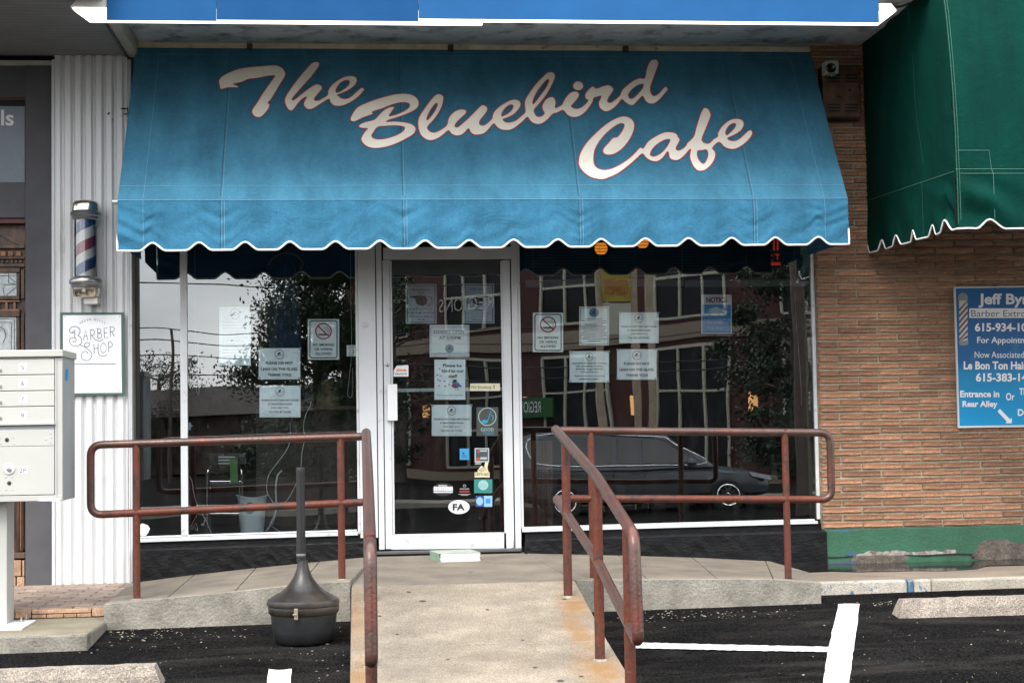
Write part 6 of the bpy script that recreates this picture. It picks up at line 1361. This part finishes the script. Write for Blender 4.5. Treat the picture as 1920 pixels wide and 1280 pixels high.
MB().prism([(a.x-.004, a.y, a.z), (a.x-.004+w.x, a.y+w.y, a.z), (a.x-.012+w.x, a.y+w.y, top+.003), (a.x-.012, a.y, top+.003)], (-.004, 0, 0)).build('spine', mat('mint_spine', (0.24, 0.36, 0.27), 0.5), bk_)
# ---------------------------------------------------------------- things inside the windows
M_CORD = flat('white_cable', (0.62, 0.64, 0.65), 0.5)
def cord(label, pts, Y, r, m=M_CORD, name='cable', cat='cable'):
    q = cr([P(x, y, Y+0.02*math.sin(k*1.3)) for k, (x, y) in enumerate(pts)], 6)
    o = MB().tube(q, r, 7).build(name, m, smooth=True); return tag(o, label, cat, 'cables inside the left window')
cord('white cable looping from behind the notice down past the ash receptacle neck', [(548, 784), (544, 797), (545, 815), (540, 838), (524, 862), (505, 888), (500, 910), (502, 925), (513, 944), (516, 962), (508, 980), (499, 994)], .28, .0028)
cord('white cable dropping from the little box on the shelf to the window ledge', [(583, 752), (581, 762), (573, 778), (569, 800), (571, 822), (566, 850), (564, 878), (556, 905), (540, 935), (528, 945)], .30, .0026)
cord('thick pale cable arching up beside the bucket', [(528, 882), (520, 892), (517, 915), (518, 945), (516, 962), (506, 984), (502, 993)], .24, .0058)
cord('thin white cable at the left mullion, running down to the ledge', [(352, 888), (360, 902), (363, 922), (368, 940), (374, 955), (386, 975), (397, 1000)], .20, .0028)
cord('small loop of white cable lying by the left mullion', [(369, 966), (362, 978), (358, 988), (360, 992), (364, 984), (366, 980), (371, 990), (368, 994), (363, 984)], .18, .0025)
cord('tangle of thin white cable right of the bucket', [(517, 962), (512, 980), (508, 984), (515, 990), (527, 997)], .20, .0022)
cord('white blind cord hanging in a loop at the left of the left window', [(365, 470), (366, 560), (367, 660), (367.5, 715), (369, 736), (373, 735), (373, 700), (371, 640)], .10, .0022, flat('faint_cord', (0.32, 0.34, 0.34), 0.6), 'blind_cord', 'cord')
cord('white blind cord hanging in a loop at the right of the left window', [(657, 470), (658, 560), (659, 660), (653, 725), (652, 740), (657, 745), (661, 735), (661, 690)], .10, .0022, MC['faint_cord'], 'blind_cord', 'cord')
# power plug
q = P(380, 985, .2); o = MB().lathe([(0.010, 0), (0.014, 0.008), (0.010, 0.018)], q, 14).tube([P(381, 983, .2), P(386, 970, .2)], .004, 8).build('plug', mat('pale_plug', (0.45, 0.55, 0.58), 0.4)); tag(o, 'small pale plug standing on the ledge behind the mid rail', 'plug')
# bucket
bkx = P(473, 960, .22); byc = .22; zz = lambda y: P(473, y, byc).z; dd = (bkx-CAM).dot(fw); rb = lambda h: h*dd/F
bu = thing('waste_bin', 'white plastic bin with a round teal logo, standing in the left window', 'bin', (bkx.x, byc, zz(999)))
mb = MB(); n = 40; prof = [(21.5, 999), (22.5, 985), (24.5, 960), (26.5, 938), (28, 932)]
for rr3, y in prof:
    for k in range(n):
        a = 2*math.pi*k/n; dip = (0.012*math.cos(2*a) if y == 932 else 0)
        mb.v.append(Vector((bkx.x+rb(rr3)*math.cos(a), byc+rb(rr3)*0.8*math.sin(a), zz(y)+dip)))
for j in range(4):
    for k in range(n): mb.f.append((j*n+k, j*n+(k+1) % n, (j+1)*n+(k+1) % n, (j+1)*n+k))
mb.f.append(tuple(range(n))); mb.build('body', mat('white_bin_plastic', (0.62, 0.70, 0.74), 0.45, var=0.04), bu, smooth=True)
rim = [Vector((bkx.x+rb(29)*math.cos(2*math.pi*k/n), byc+rb(29)*.8*math.sin(2*math.pi*k/n), zz(931)+0.012*math.cos(4*math.pi*k/n))) for k in range(n)]
MB().tube(rim, .005, 8, closed=True).build('rim', MC['white_bin_plastic'], bu, smooth=True)
s = Sheet.px(459, 941, 478, 963, byc-rb(26)*.8-.004); mb = MB(); s.ell(.5, .5, .5, .5, 0, mb, 24); mb.build('logo_disc', flat('bin_teal', (0.03, 0.22, 0.30), 0.5), bu); mb = MB(); s.poly([(.3, .5), (.5, .35), (.7, .3), (.6, .5), (.45, .62)], .001, mb); mb.build('logo_bird', M_INK, bu)
# chrome framed black chair
ch = thing('chair', 'black chair with a chrome tube frame behind the left window, half hidden by the bin', 'chair', P(425, 975, .7))
CHR = mat('bright_chrome', (0.7, 0.7, 0.7), 0.12, metal=1.0)
def tb(nm, pts, r=.010): return MB().tube(cr(pts, 5), r, 10).build(nm, CHR, ch, smooth=True)
tb('frame_left', [P(395, 874, .72), P(390, 884, .70), P(389, 905, .7), P(389, 950, .7), P(389, 988, .7)], .012)
tb('frame_right', [P(450, 874, .72), P(453, 884, .70), P(454, 905, .7), P(454, 950, .7), P(454, 988, .7)], .008)
tb('rear_leg', [P(394, 900, .9), P(394, 988, .9)], .009); tb('rear_leg', [P(449, 900, .9), P(449, 988, .9)], .009)
tb('stretcher', [P(392, 902, .75), P(452, 902, .75)], .007); tb('stretcher', [P(390, 962, .72), P(454, 962, .72)], .007)
qprism('backrest', [(388, 848), (460, 848), (464, 872), (392, 872)], .74, .80, mat('black_ribbed_vinyl', (0.03, 0.035, 0.04), 0.18), ch, .01)
for k in range(3): qprism('slat', [(409, 855+k*6), (440, 855+k*6), (441, 858+k*6), (410, 858+k*6)], .728, .738, mat('silver_slat', (0.45, 0.5, 0.52), 0.3, metal=.5), ch, .001)
qprism('seat', [(392, 905), (456, 905), (458, 912), (392, 912)], .60, 1.0, MC['black_ribbed_vinyl'], ch, .01)
# stack of coiled hoses / drawers in the left corner, shelf and what stands on it
o = qprism('green_card', [(431, 860), (445, 860), (446, 912), (432, 912)], .66, .662, mat('leaf_green_card', (0.05, 0.22, 0.03), 0.6, var=.1)); tag(o, 'tall leaf green card in front of the chrome chair', 'card')
for lab, r_ in (('small leaf green card with pale lines, right of the bin', (496, 859, 511, 878)), ('pale green card hanging behind the white cable', (543, 855, 562, 878))):
    t = thing('green_card', lab, 'card', P((r_[0]+r_[2])/2, r_[3], 1.2)); s = Sheet.px(*r_, 1.2); s.body('card', MC['leaf_green_card'] if 'leaf' in lab else mat('faded_green_card', (0.10, 0.22, 0.08), .6), t, .002)
    if 'leaf' in lab:
        mb = MB()
        for v in (.25, .42, .65): s.rect(.1, v, .9, v+.07, .002, mb)
        mb.build('print_lines', MC['pale_green_print'], t)
sh_ = thing('shelf', 'brown wooden shelf across the back of the left window', 'shelf', P(610, 766, .75))
qprism('board', [(545, 762), (668, 761), (668, 767), (545, 768)], .60, .95, mat('brown_shelf_wood', (0.10, 0.05, 0.03), 0.6, var=.4, vs=9, stretch=(.3, 2, 2)), sh_, .002)
qprism('back_panel', [(480, 768), (668, 767), (668, 990), (480, 990)], .98, 1.02, mat('dark_panel_board', (0.045, 0.033, 0.026), 0.6, var=.4, vs=7), sh_)
fg = thing('figurine', 'seated tan stone figurine on the shelf, left of the right blind cord', 'figurine', P(614, 762, .72))
fc = P(614, 762, .72); rf2 = lambda h: h*(fc-CAM).dot(fw)/F; zf2 = lambda y: P(614, y, .72).z
M_FIG = mat('tan_stone_figure', (0.20, 0.15, 0.075), 0.8, var=.4, vs=30, bump=.7, bs=60)
MB().lathe([(rf2(r_), zf2(y)) for y, r_ in ((762, 20), (758, 21), (750, 20), (742, 16), (735, 12), (731, 8))], (fc.x, fc.y, 0), 24).build('body', M_FIG, fg, smooth=True)
MB().lathe([(rf2(r_), zf2(y)) for y, r_ in ((732, 6), (729, 9), (724, 10), (718, 8.5), (714, 5), (712, 1))], (fc.x, fc.y-.01, 0), 20).build('head', M_FIG, fg, smooth=True)
for sx_ in (-1, 1): MB().tube(cr([fc+Vector((sx_*.05, -.01, rf2(24))), fc+Vector((sx_*.075, -.04, rf2(14))), fc+Vector((sx_*.02, -.075, rf2(9)))], 4), [.02, .018, .016, .014, .014, .013, .012, .012, .010], 8).build('arm', M_FIG, fg, smooth=True)
o = pbox('adapter_box', 571, 739, 588, 753, .70, .75, mat('dark_teal_box', (0.04, 0.075, 0.08), .5), None, .004); tag(o, 'small dark box on the shelf left of the figurine, a white cable plugged in', 'box')
# shirt on a hanger
hg = thing('hanging_shirt', 'dark blue sleeveless garment on a wooden hanger in the left window', 'garment', P(538, 560, .32))
M_SH = mat('dark_blue_cloth', (0.010, 0.045, 0.12), 0.85, var=.35, vs=9, stretch=(4, 1, .6), bump=.5, bs=12)
mb = MB(); L_ = [(520, 497, 552, 492), (516, 520, 556, 515), (506, 560, 560, 550), (505, 600, 562, 590), (505, 640, 566, 640), (508, 662, 572, 664)]
NN = 16
for (xa, ya, xb2, yb3) in L_:
    for k in range(NN+1): u = k/NN; mb.v.append(P(xa+(xb2-xa)*u, ya+(yb3-ya)*u, .32+.025*math.sin(u*19)-.05*math.sin(u*math.pi)))
    for k in range(NN+1): u = 1-k/NN; mb.v.append(P(xa+(xb2-xa)*u, ya+(yb3-ya)*u, .34+.025*math.sin(u*19)+.05*math.sin(u*math.pi)))
w3 = 2*(NN+1)
for j in range(len(L_)-1):
    for k in range(w3): mb.f.append((j*w3+k, j*w3+(k+1) % w3, (j+1)*w3+(k+1) % w3, (j+1)*w3+k))
mb.build('cloth', M_SH, hg, smooth=True)
MB().tube(cr([P(503, 498, .33), P(512, 484, .33), P(535, 474, .33), P(556, 480, .33), P(568, 494, .33), P(562, 505, .33)], 5), .007, 8).build('hanger', mat('hanger_wood', (0.16, 0.085, 0.04), .5), hg, smooth=True)
# dark roller shade at the top of the left window and a slim lamp
# right window: venetian blind
vbd = thing('venetian_blind', 'dark venetian blind pulled up over the top of the right window', 'blind', P(1250, 537, .10))
M_SLAT = mat('dark_green_grey_slat', (0.035, 0.045, 0.05), 0.4, var=.1)
xa, xb3 = P(985, 500, .10).x, P(1517, 500, .10).x; zt_, zb4 = P(1250, 440, .1).z, P(1250, 522, .1).z
ns_ = 20
for k in range(ns_):
    z = zb4+(2.42-zb4)*k/ns_
    MB().box(xa, xb3, .085, .112, z, z+.0012).add([(xa, .085, z), (xb3, .085, z), (xb3, .0865, z-.004), (xa, .0865, z-.004)], [(0, 1, 2, 3)]).build('slat', M_SLAT, vbd)
pbox('bottom_rail', 985, 524, 1283, 537, .088, .108, mat('grey_blind_rail', (0.16, 0.18, 0.19), .45), vbd, .003); pbox('bottom_rail', 1285, 524, 1517, 537, .088, .108, MC['grey_blind_rail'], vbd, .003)
for px in (1000, 1125, 1280, 1400, 1492): MB().tube([P(px, 532, .083), Vector((P(px, 532, .083).x, .083, 2.42))], .0011, 6).build('ladder_cord', MC['faint_cord'], vbd)
o = MB().tube(cr([P(1464, 528, .075), P(1474, 526, .075), P(1481, 515, .075), P(1486, 524, .075), P(1494, 525, .075), P(1499, 508, .075), P(1504, 517, .075), P(1508, 514, .075)], 5), .0018, 6).build('pull_cord', MC['faint_cord'], vbd)
cord('thin looped cord hanging at the right edge of the right window', [(1489, 470), (1490, 540), (1494, 620), (1499, 680), (1502, 730), (1503, 760)], .12, .002, MC['faint_cord'], 'blind_cord', 'cord')
# pendant lamps inside
for lab, x, y, r_ in (('glowing amber pendant lamp behind the blind, seen through the hem scallop', 1127, 466, 12), ('second glowing amber pendant lamp, seen right of the first behind the blind', 1205, 455, 11)):
    t = thing('pendant_lamp', lab, 'lamp', P(x, y, 1.1), 'amber pendant lamps inside'); q = P(x, y, 1.1); R4 = r_*(q-CAM).dot(fw)/F
    MB().lathe([(R4*math.sin(a*math.pi/10)+.001, -R4*math.cos(a*math.pi/10)) for a in range(11)], q, 20).build('globe', emit('amber_glow', (1.0, 0.30, 0.02), 0.42), t, smooth=True)
    MB().tube([q+Vector((0, 0, R4)), Vector((q.x, q.y, 2.74))], .004, 6).build('flex', MC['black_rubber'], t)
# red neon
ne = thing('neon_sign', 'small red neon sign high at the right of the right window', 'neon sign', P(1457, 497, .14))
M_NEON = emit('red_neon', (1.0, 0.06, 0.02), 0.12)
for a, b_, c, d in ((1450, 445, 1453, 470), (1457, 450, 1460, 470), (1446, 491, 1464, 494.5), (1446, 495, 1464, 497), (1446, 478, 1448, 480), (1453, 476, 1462, 478), (1457, 478, 1459, 486)): pbox('tube', a, b_, c, d, .13, .14, M_NEON, ne, .001)
pbox('backing', 1444, 440, 1468, 499, .145, .15, M_GAP, ne)
# the right window: low interior panels and a wire wheel
o = qprism('curtain', [(981, 826), (1036, 826), (1037, 984), (982, 986)], .35, .40, mat('brown_curtain', (0.075, 0.035, 0.025), .8, var=.5, vs=5, stretch=(9, 1, .4), bump=.6, bs=10)); tag(o, 'brown slatted panel inside the lower left corner of the right window', 'panel')
# ---------------------------------------------------------------- the street behind the camera (seen in the glass)
ZG = gz(0, -20)
def V(px, py, d):
    """the place that a reflection at this pixel shows, d metres in front of the glass"""
    q = P(px, py, d); return Vector((q.x, -q.y, q.z))
# minivan
vn = thing('minivan', 'dark grey minivan parked on the street opposite, seen reflected in the right window', 'minivan', (0, -20.9, ZG))
xf = V(1365, 905, 20).x; xr3 = V(1057, 940, 20).x; x_f = xf+0.98; x_r = xr3-1.02; wb = xf-xr3; ZV = ZG
M_CAR = mat('dark_metallic_paint', (0.09, 0.097, 0.105), 0.22, metal=0.4, var=.05); M_CGL = mat('dark_car_glass', (0.010, 0.012, 0.014), 0.03, spec=.8); M_CHM = mat('car_chrome', (.75, .75, .75), .1, metal=1.0)
# body: cross-sections along the length (lower body), then greenhouse
st_ = [(x_r, .45, .95, .80), (x_r+.10, .32, 1.15, .93), (x_r+.6, .28, 1.12, .985), (xr3+1.0, .27, 1.08, 1.0), (xf-1.3, .27, 1.04, 1.0), (xf-.5, .28, 1.02, .99), (xf+.25, .30, .97, .96), (xf+.65, .30, .90, .88), (x_f-.08, .36, .80, .72), (x_f, .45, .68, .55)]
mb = MB(); n = 16
for x, z0, z1, hw in st_:
    for k in range(n):
        a = 2*math.pi*k/n; c, s_ = math.cos(a), math.sin(a); e = .45
        y = hw*math.copysign(abs(c)**e, c); z = (z0+z1)/2+(z1-z0)/2*math.copysign(abs(s_)**e, s_); mb.v.append(Vector((x, -20.95+y, ZV+z)))
for j in range(len(st_)-1):
    for k in range(n): mb.f.append((j*n+k, j*n+(k+1) % n, (j+1)*n+(k+1) % n, (j+1)*n+k))
mb.f.append(tuple(range(n))); mb.f.append(tuple(range((len(st_)-1)*n, len(st_)*n))); mb.build('body', M_CAR, vn, smooth=True)
mb = MB(); gsx = [(x_r+.05, 1.10, .86), (x_r+.35, 1.60, .80), (x_r+.8, 1.72, .76), (xf-1.7, 1.74, .74), (xf-1.15, 1.66, .74), (xf-.25, 1.05, .84)]
for x, zt, hw in gsx:
    for y, z in ((-.93, 1.0), (-hw, zt-.08), (-hw+.1, zt), (hw-.1, zt), (hw, zt-.08), (.93, 1.0)): mb.v.append(Vector((x, -20.95+y, ZV+z)))
for j in range(len(gsx)-1):
    for k in range(5): mb.f.append((j*6+k, j*6+k+1, (j+1)*6+k+1, (j+1)*6+k))
mb.f.append(tuple(range(6))); mb.f.append(tuple(range(30, 36))); mb.build('greenhouse', M_CAR, vn)
side = lambda x, z: Vector((x, -20.95+.93-(z-1.0)*.24+.008, ZV+z))
for a, b_ in ((x_r+.55, xr3+.95), (xr3+1.05, xf-2.0+.15), (xf-1.78, xf-1.12)):
    sl_ = 0.15 if b_ > xf-1.3 else 0
    MB().prism([side(a, 1.12), side(b_+(.45 if sl_ else 0), 1.10), side(b_, 1.5 if sl_ else 1.6), side(a+.03, 1.6)], (0, -.01, 0)).build('side_window', M_CGL, vn)
MB().tube(cr([side(x_r+.45, 1.12), side(x_r+.52, 1.62), side(xf-1.5, 1.64), side(xf-1.05, 1.52), side(xf-.42, 1.10), side(xf-1.6, 1.07), side(x_r+.9, 1.08), side(x_r+.45, 1.12)], 5), .014, 6).build('chrome_trim', M_CHM, vn, smooth=True)
MB().tube(cr([Vector((x_r+.5, -20.3, ZV+1.76)), Vector((xf-1.9, -20.3, ZV+1.78))], 3), .016, 6).build('roof_rail', M_CHM, vn, smooth=True)
for x in (xf-1.55, xr3+1.3): MB().box(x, x+.2, -19.945, -19.925, ZV+.93, ZV+.955).build('door_handle', M_CHM, vn)
for x in (xf-1.75, xr3+.95): MB().box(x, x+.012, -19.956, -19.94, ZV+.32, ZV+1.05).build('door_gap', M_GAP, vn)
for x in (xr3, xf):
    for y, s_ in ((-20.05, 1), (-21.9, -1)):
        w = MB(); 
        for r_, h in ((.33, -.1),): pass
        wc = Vector((x, y+.06*s_, ZV+.36)); R5 = .36
        ty = MB(); pr_ = [(.25, .03), (.25, .10), (.34, .10), (R5, .07), (R5, -.10), (.34, -.13), (.24, -.13)]
        ty.lathe([(r_, -h*s_) for r_, h in pr_], wc, 32, 'y'); wt = ty.build('tyre', flat('tyre_rubber', (.012, .012, .012), .8), vn, smooth=True)
        rm = MB()
        rm.tube([wc+Vector((math.cos(2*math.pi*k/28)*.235, .085*s_, math.sin(2*math.pi*k/28)*.235)) for k in range(28)], .026, 6, closed=True)
        for k in range(10):
            a = 2*math.pi*k/10; u = Vector((math.cos(a), 0, math.sin(a))); p_ = Vector((-math.sin(a), 0, math.cos(a)))*.028; f_ = Vector((0, .08*s_, 0)); rm.prism([wc+u*.04-p_+f_, wc+u*.04+p_+f_, wc+u*.235+p_+f_, wc+u*.235-p_+f_], (0, -.02*s_, 0))
        rm.lathe([(.06, -.07*s_), (.05, -.095*s_), (.02, -.1*s_)], wc, 16, 'y'); rm.build('rim', M_CHM, vn)
for y in (-20.22, -21.68): MB().prism([(xf+.55, y, ZV+.78), (xf+.93, y, ZV+.70), (xf+.90, y, ZV+.80), (xf+.5, y, ZV+.88)], (0, .18 if y > -21 else -.18, 0)).build('headlight', mat('headlight_glass', (.5, .52, .55), .08), vn)
MB().tube(cr([Vector((xf+.9, -20.1, ZV+.42)), Vector((xf+1.0, -20.9, ZV+.40)), Vector((xf+.9, -21.8, ZV+.42))], 4), .012, 6).build('bumper_trim', M_CHM, vn)
mb = MB(); mb.lathe([(0, -.10), (.08, -.07), (.11, 0), (.08, .07), (.01, .1)], (xf-.75, -19.85, ZV+1.12), 14); mb.build('mirror', M_CAR, vn, smooth=True)
# brick office building across the street, its front turned a little
A_, B5 = Vector((-0.6, -47, 0)), Vector((17.5, -27, 0)); du = (B5-A_); LB_ = du.length; du.normalize(); dn = Vector((-du.y, du.x, 0))
if dn.y < 0: dn = -dn
ob = thing('brick_office', 'dark red brick office building with pale gridded windows, across the street behind the viewer', 'building', A_+Vector((0, 0, ZG)))
M_OB = mat('dark_red_brick_facing', (0.050, 0.016, 0.012), .85, var=.3, vs=9, grain=.2, gs=40, bump=.3, bs=20); M_TAN = mat('tan_trim_render', (0.20, 0.16, 0.115), .8, var=.1); M_OG = mat('office_glass', (0.004, 0.005, 0.007), .3, spec=.2, var=.6, vs=.4); M_FRM = flat('cream_window_frame', (0.38, 0.36, 0.29), .6)
def ob_(nm, u0, u1, z0, z1, o0, o1, m):
    c = [A_+du*u0+dn*o0, A_+du*u1+dn*o0, A_+du*u1+dn*o1, A_+du*u0+dn*o1]
    q = [Vector((p.x, p.y, ZG+z)) for z in (z0, z1) for p in c]
    return MB().add(q, [(0, 1, 2, 3), (4, 5, 6, 7), (0, 1, 5, 4), (1, 2, 6, 5), (2, 3, 7, 6), (3, 0, 4, 7)]).build(nm, m, ob)
ob_('wall', 0, LB_, 0, 9.5, -8, 0, M_OB); ob_('cornice', -.3, LB_+.3, 9.0, 9.6, -8, .35, M_TAN); ob_('band', 0, LB_, 4.3, 4.8, 0, .10, M_TAN); ob_('plinth_band', 0, LB_, 0, .35, 0, .08, M_TAN)
nbay = 6; bw = LB_/nbay
for k in range(nbay):
    u0 = k*bw+.9; u1 = (k+1)*bw-.9
    for z0, z1 in ((.5, 4.1), (5.0, 8.7)):
        ob_('window', u0, u1, z0, z1, -.02, .03, M_OG)
        nm_ = 3
        for j in range(nm_+1): uu = u0+(u1-u0)*j/nm_; ob_('window_bar', uu-.04, uu+.04, z0, z1, .03, .10, M_FRM)
        for j in range(4): zz_ = z0+(z1-z0)*j/3; ob_('window_bar', u0, u1, zz_-.04, zz_+.04, .031, .09, M_FRM)
    ob_('wall_lamp', k*bw-.07, k*bw+.07, 2.2, 2.75, 0, .22, emit('warm_wall_lamp', (1, .50, .18), 0.9))
def W2(px, py):
    lo, hi = 15.0, 80.0
    for _ in range(50):
        m_ = (lo+hi)/2; q = V(px, py, m_); 
        if (q-A_).dot(dn) > 0: lo = m_
        else: hi = m_
    q = V(px, py, lo); return (q-A_).dot(du), q.z-ZG
(ua, za), (ub, zb_2) = W2(975, 748), W2(1046, 785)
ob_('green_fascia_sign', ua, ub, min(za, zb_2), max(za, zb_2), .12, .22, mat('green_sign', (0.012, 0.085, 0.02), .5))
def obtext(txt, u0, u1, z0, z1, o, m, nm='lettering'):
    q = [A_+du*u+dn*o for u in (u0, u1)]
    # reads from the cafe side, so it mirrors in the glass
    tl = Vector((q[1].x, q[1].y, ZG+z1)); tr = Vector((q[0].x, q[0].y, ZG+z1)); br = Vector((q[0].x, q[0].y, ZG+z0)); bl = Vector((q[1].x, q[1].y, ZG+z0))
    v, f = textmesh(txt); xs_ = [p.x for p in v]; ys_ = [p.y for p in v]; a, b_, c, d = min(xs_), max(xs_), min(ys_), max(ys_)
    pts = [tl.lerp(tr, (p.x-a)/(b_-a)).lerp(bl.lerp(br, (p.x-a)/(b_-a)), 1-(p.y-c)/(d-c)) for p in v]
    MB().add(pts, f).build(nm, m, ob)
obtext('REGIONS', ua+.1, ub-.5, min(za, zb_2)+.15, max(za, zb_2)-.15, .24, M_WHITE)
(uc, zc_), (ud, zd_) = W2(828, 562), W2(926, 578)
obtext('REGIONS', uc, ud, min(zc_, zd_), max(zc_, zd_), .15, mat('dull_white_letters', (0.30, 0.29, 0.27), .6))
M_FOL = mat('dark_green_leaves', (0.016, 0.032, 0.012), .7, var=.5, vs=3, rand=.1)
M_BARK = mat('grey_brown_bark', (.08, .06, .045), .9, var=.3, bump=.8, bs=20)
def tree(label, x, y, h, rad, cone, seed, nl=9000):
    rd = random.Random(seed); t = thing('tree', label, 'tree', (x, y, ZG))
    MB().tube([(x, y, ZG-.2), (x+.1, y, ZG+h*.3), (x, y+.1, ZG+h*.62), (x, y, ZG+h*.9)], [.28, .2, .12, .03], 10).build('trunk', M_BARK, t, smooth=True)
    mb = MB(); cl = []
    for _ in range(70):
        v = rd.uniform(.12, 1); w = rad*((1-v)*1.1+.06 if cone else math.sqrt(max(.02, 1-((v-.55)/.5)**2)))
        a = rd.uniform(0, 6.283); r_ = w*math.sqrt(rd.uniform(.1, 1)); cl.append((Vector((x+r_*math.cos(a), y+r_*math.sin(a), ZG+h*v)), rd.uniform(.35, .85)*rad*.33))
    for c, s_ in cl[:24]: mb2 = None
    lb = MB()
    for c, s_ in cl[::3]: lb.tube([(x, y, c.z-rad*.25), (c.x, c.y, c.z)], [.05, .015], 5)
    lb.build('limbs', M_BARK, t)
    for _ in range(nl*2):
        c, s_ = rd.choice(cl); d_ = Vector((rd.gauss(0, 1), rd.gauss(0, 1), rd.gauss(0, .6)))*s_*.62; q = c+d_
        u = Vector((rd.gauss(0, 1), rd.gauss(0, 1), rd.gauss(0, 1))).normalized(); w = u.orthogonal().normalized(); k = rd.uniform(.03, .075)
        mb.add([q-u*k, q+w*k*.5, q+u*k, q-w*k*.5], [(0, 1, 2, 3)])
    mb.build('crown', M_FOL, t)
q = V(585, 800, 26); tree('tall bushy conifer across the street, reflected in the left window', q.x+.1, q.y, 8.6, 2.35, True, 5, 30000)
q = V(1440, 800, 24); tree('broad leafy street tree reflected at the right of the right window', q.x+.6, q.y, 6.4, 1.7, False, 8, 12000)
q = V(745, 800, 40); tree('dark tree at the near corner of the brick office across the street', q.x, q.y, 6.6, 1.8, False, 12, 5000)
q = V(300, 800, 60); tree('small round tree beyond the low pale building across the street', q.x, q.y, 5, 2.4, False, 13, 5000)
# low pale building at the left, poles and wires
lbld = thing('low_building', 'low building with a pale roof edge, far across the street to the left', 'building', V(420, 800, 62))
a, b_ = V(120, 728, 60), V(700, 728, 60)
MB().box(a.x, b_.x, -66, -60.2, ZG, a.z-1.3).build('wall', mat('dull_brown_wall', (.07, .05, .04), .8), lbld); MB().box(a.x-.5, b_.x+.5, -66.5, -59.6, a.z-1.3, a.z).build('roof_edge', mat('pale_roof_edge', (.20, .17, .16), .7), lbld)
for k, px in enumerate((318, 1502)):
    q = V(px, 800, 18 if k else 48); r = thing('utility_pole', ['wooden utility pole across the street at the left', 'dark utility pole across the street at the right'][k], 'pole', (q.x, q.y, ZG))
    hp = 9 if k else 5.5; MB().tube([(q.x, q.y, ZG-.3), (q.x, q.y, ZG+hp)], [.16 if k else .07, .12 if k else .05], 12).build('shaft', M_BARK, r, smooth=True)
for (y1, y2), lb5 in zip(((527, 521), (614, 608), (633, 640), (650, 690), (690, 700)), ('topmost of the five black overhead wires across the street', 'second wire from the top of the five across the street', 'middle wire of the five across the street', 'second lowest of the five wires across the street', 'lowest of the five wires across the street')):
    A1, B1_ = V(0, y1, 30), V(1500, y2-20, 30); mid = (A1+B1_)/2+Vector((0, 0, -.35))
    o = MB().tube(cr([A1+(A1-mid)*1.2, A1, mid, B1_, B1_+(B1_-mid)*.6], 6), .016, 6).build('overhead_wire', MC['black_rubber']); tag(o, lb5, 'wire', 'overhead wires across the street')
# yellow and black shop pylon sign
q = V(1155, 575, 22); ps = thing('pylon_sign', 'yellow roadside sign on tan posts across the street, reflected in the right window', 'sign', (q.x, q.y, ZG))
a, b_ = V(1132, 512, 22), V(1182, 565, 22)
MB().box(a.x, b_.x, -22.12, -22, b_.z, a.z+.25).build('panel', mat('sign_yellow', (.26, .20, .015), .6), ps)
v, f = textmesh('CLEANERS'); xs_ = [p.x for p in v]; ys_ = [p.y for p in v]
MB().add([Vector((b_.x-.06+(a.x+.12-b_.x)*(p.x-min(xs_))/(max(xs_)-min(xs_)), -21.985, b_.z+.15+(.32)*(p.y-min(ys_))/(max(ys_)-min(ys_)))) for p in v], f).build('lettering', MC['red_print'], ps)
MB().box(a.x, b_.x, -22.12, -22, b_.z-.75, b_.z-.04).build('letter_board', flat('pale_letter_board', (.35, .33, .27), .6), ps)
for x in (a.x-.12, b_.x+.02, b_.x+.35): MB().box(x, x+.14, -22.2, -22.05, ZG, a.z+.6).build('post', mat('tan_post', (.28, .22, .15), .7), ps)
# hedge line closing the street far away, kerb and verge
vg = MB().box(-200, 200, -26, -24.4, ZG-.1, ZG+.12).build('far_kerb', mat('verge_concrete', (.22, .2, .17), .8), loc=(0, 0, 0)); tag(vg, kind='structure')
mb = MB(); rd = random.Random(2)
for _ in range(14000):
    x = rd.uniform(-160, 160); z = ZG+rd.uniform(0, 5.5)*(0.6+.4*math.sin(x*.11)); q = Vector((x, -110+rd.uniform(-3, 3), z)); u = Vector((rd.gauss(0, 1), rd.gauss(0, 1), rd.gauss(0, 1))).normalized(); w = u.orthogonal(); k = rd.uniform(.4, 1.0)
    mb.add([q-u*k, q+w*k*.6, q+u*k, q-w*k*.6], [(0, 1, 2, 3)])
tag(mb.build('distant_trees', M_FOL, loc=(0, 0, 0)), 'far dark belt of trees closing the street behind the viewer', 'trees', kind='stuff')
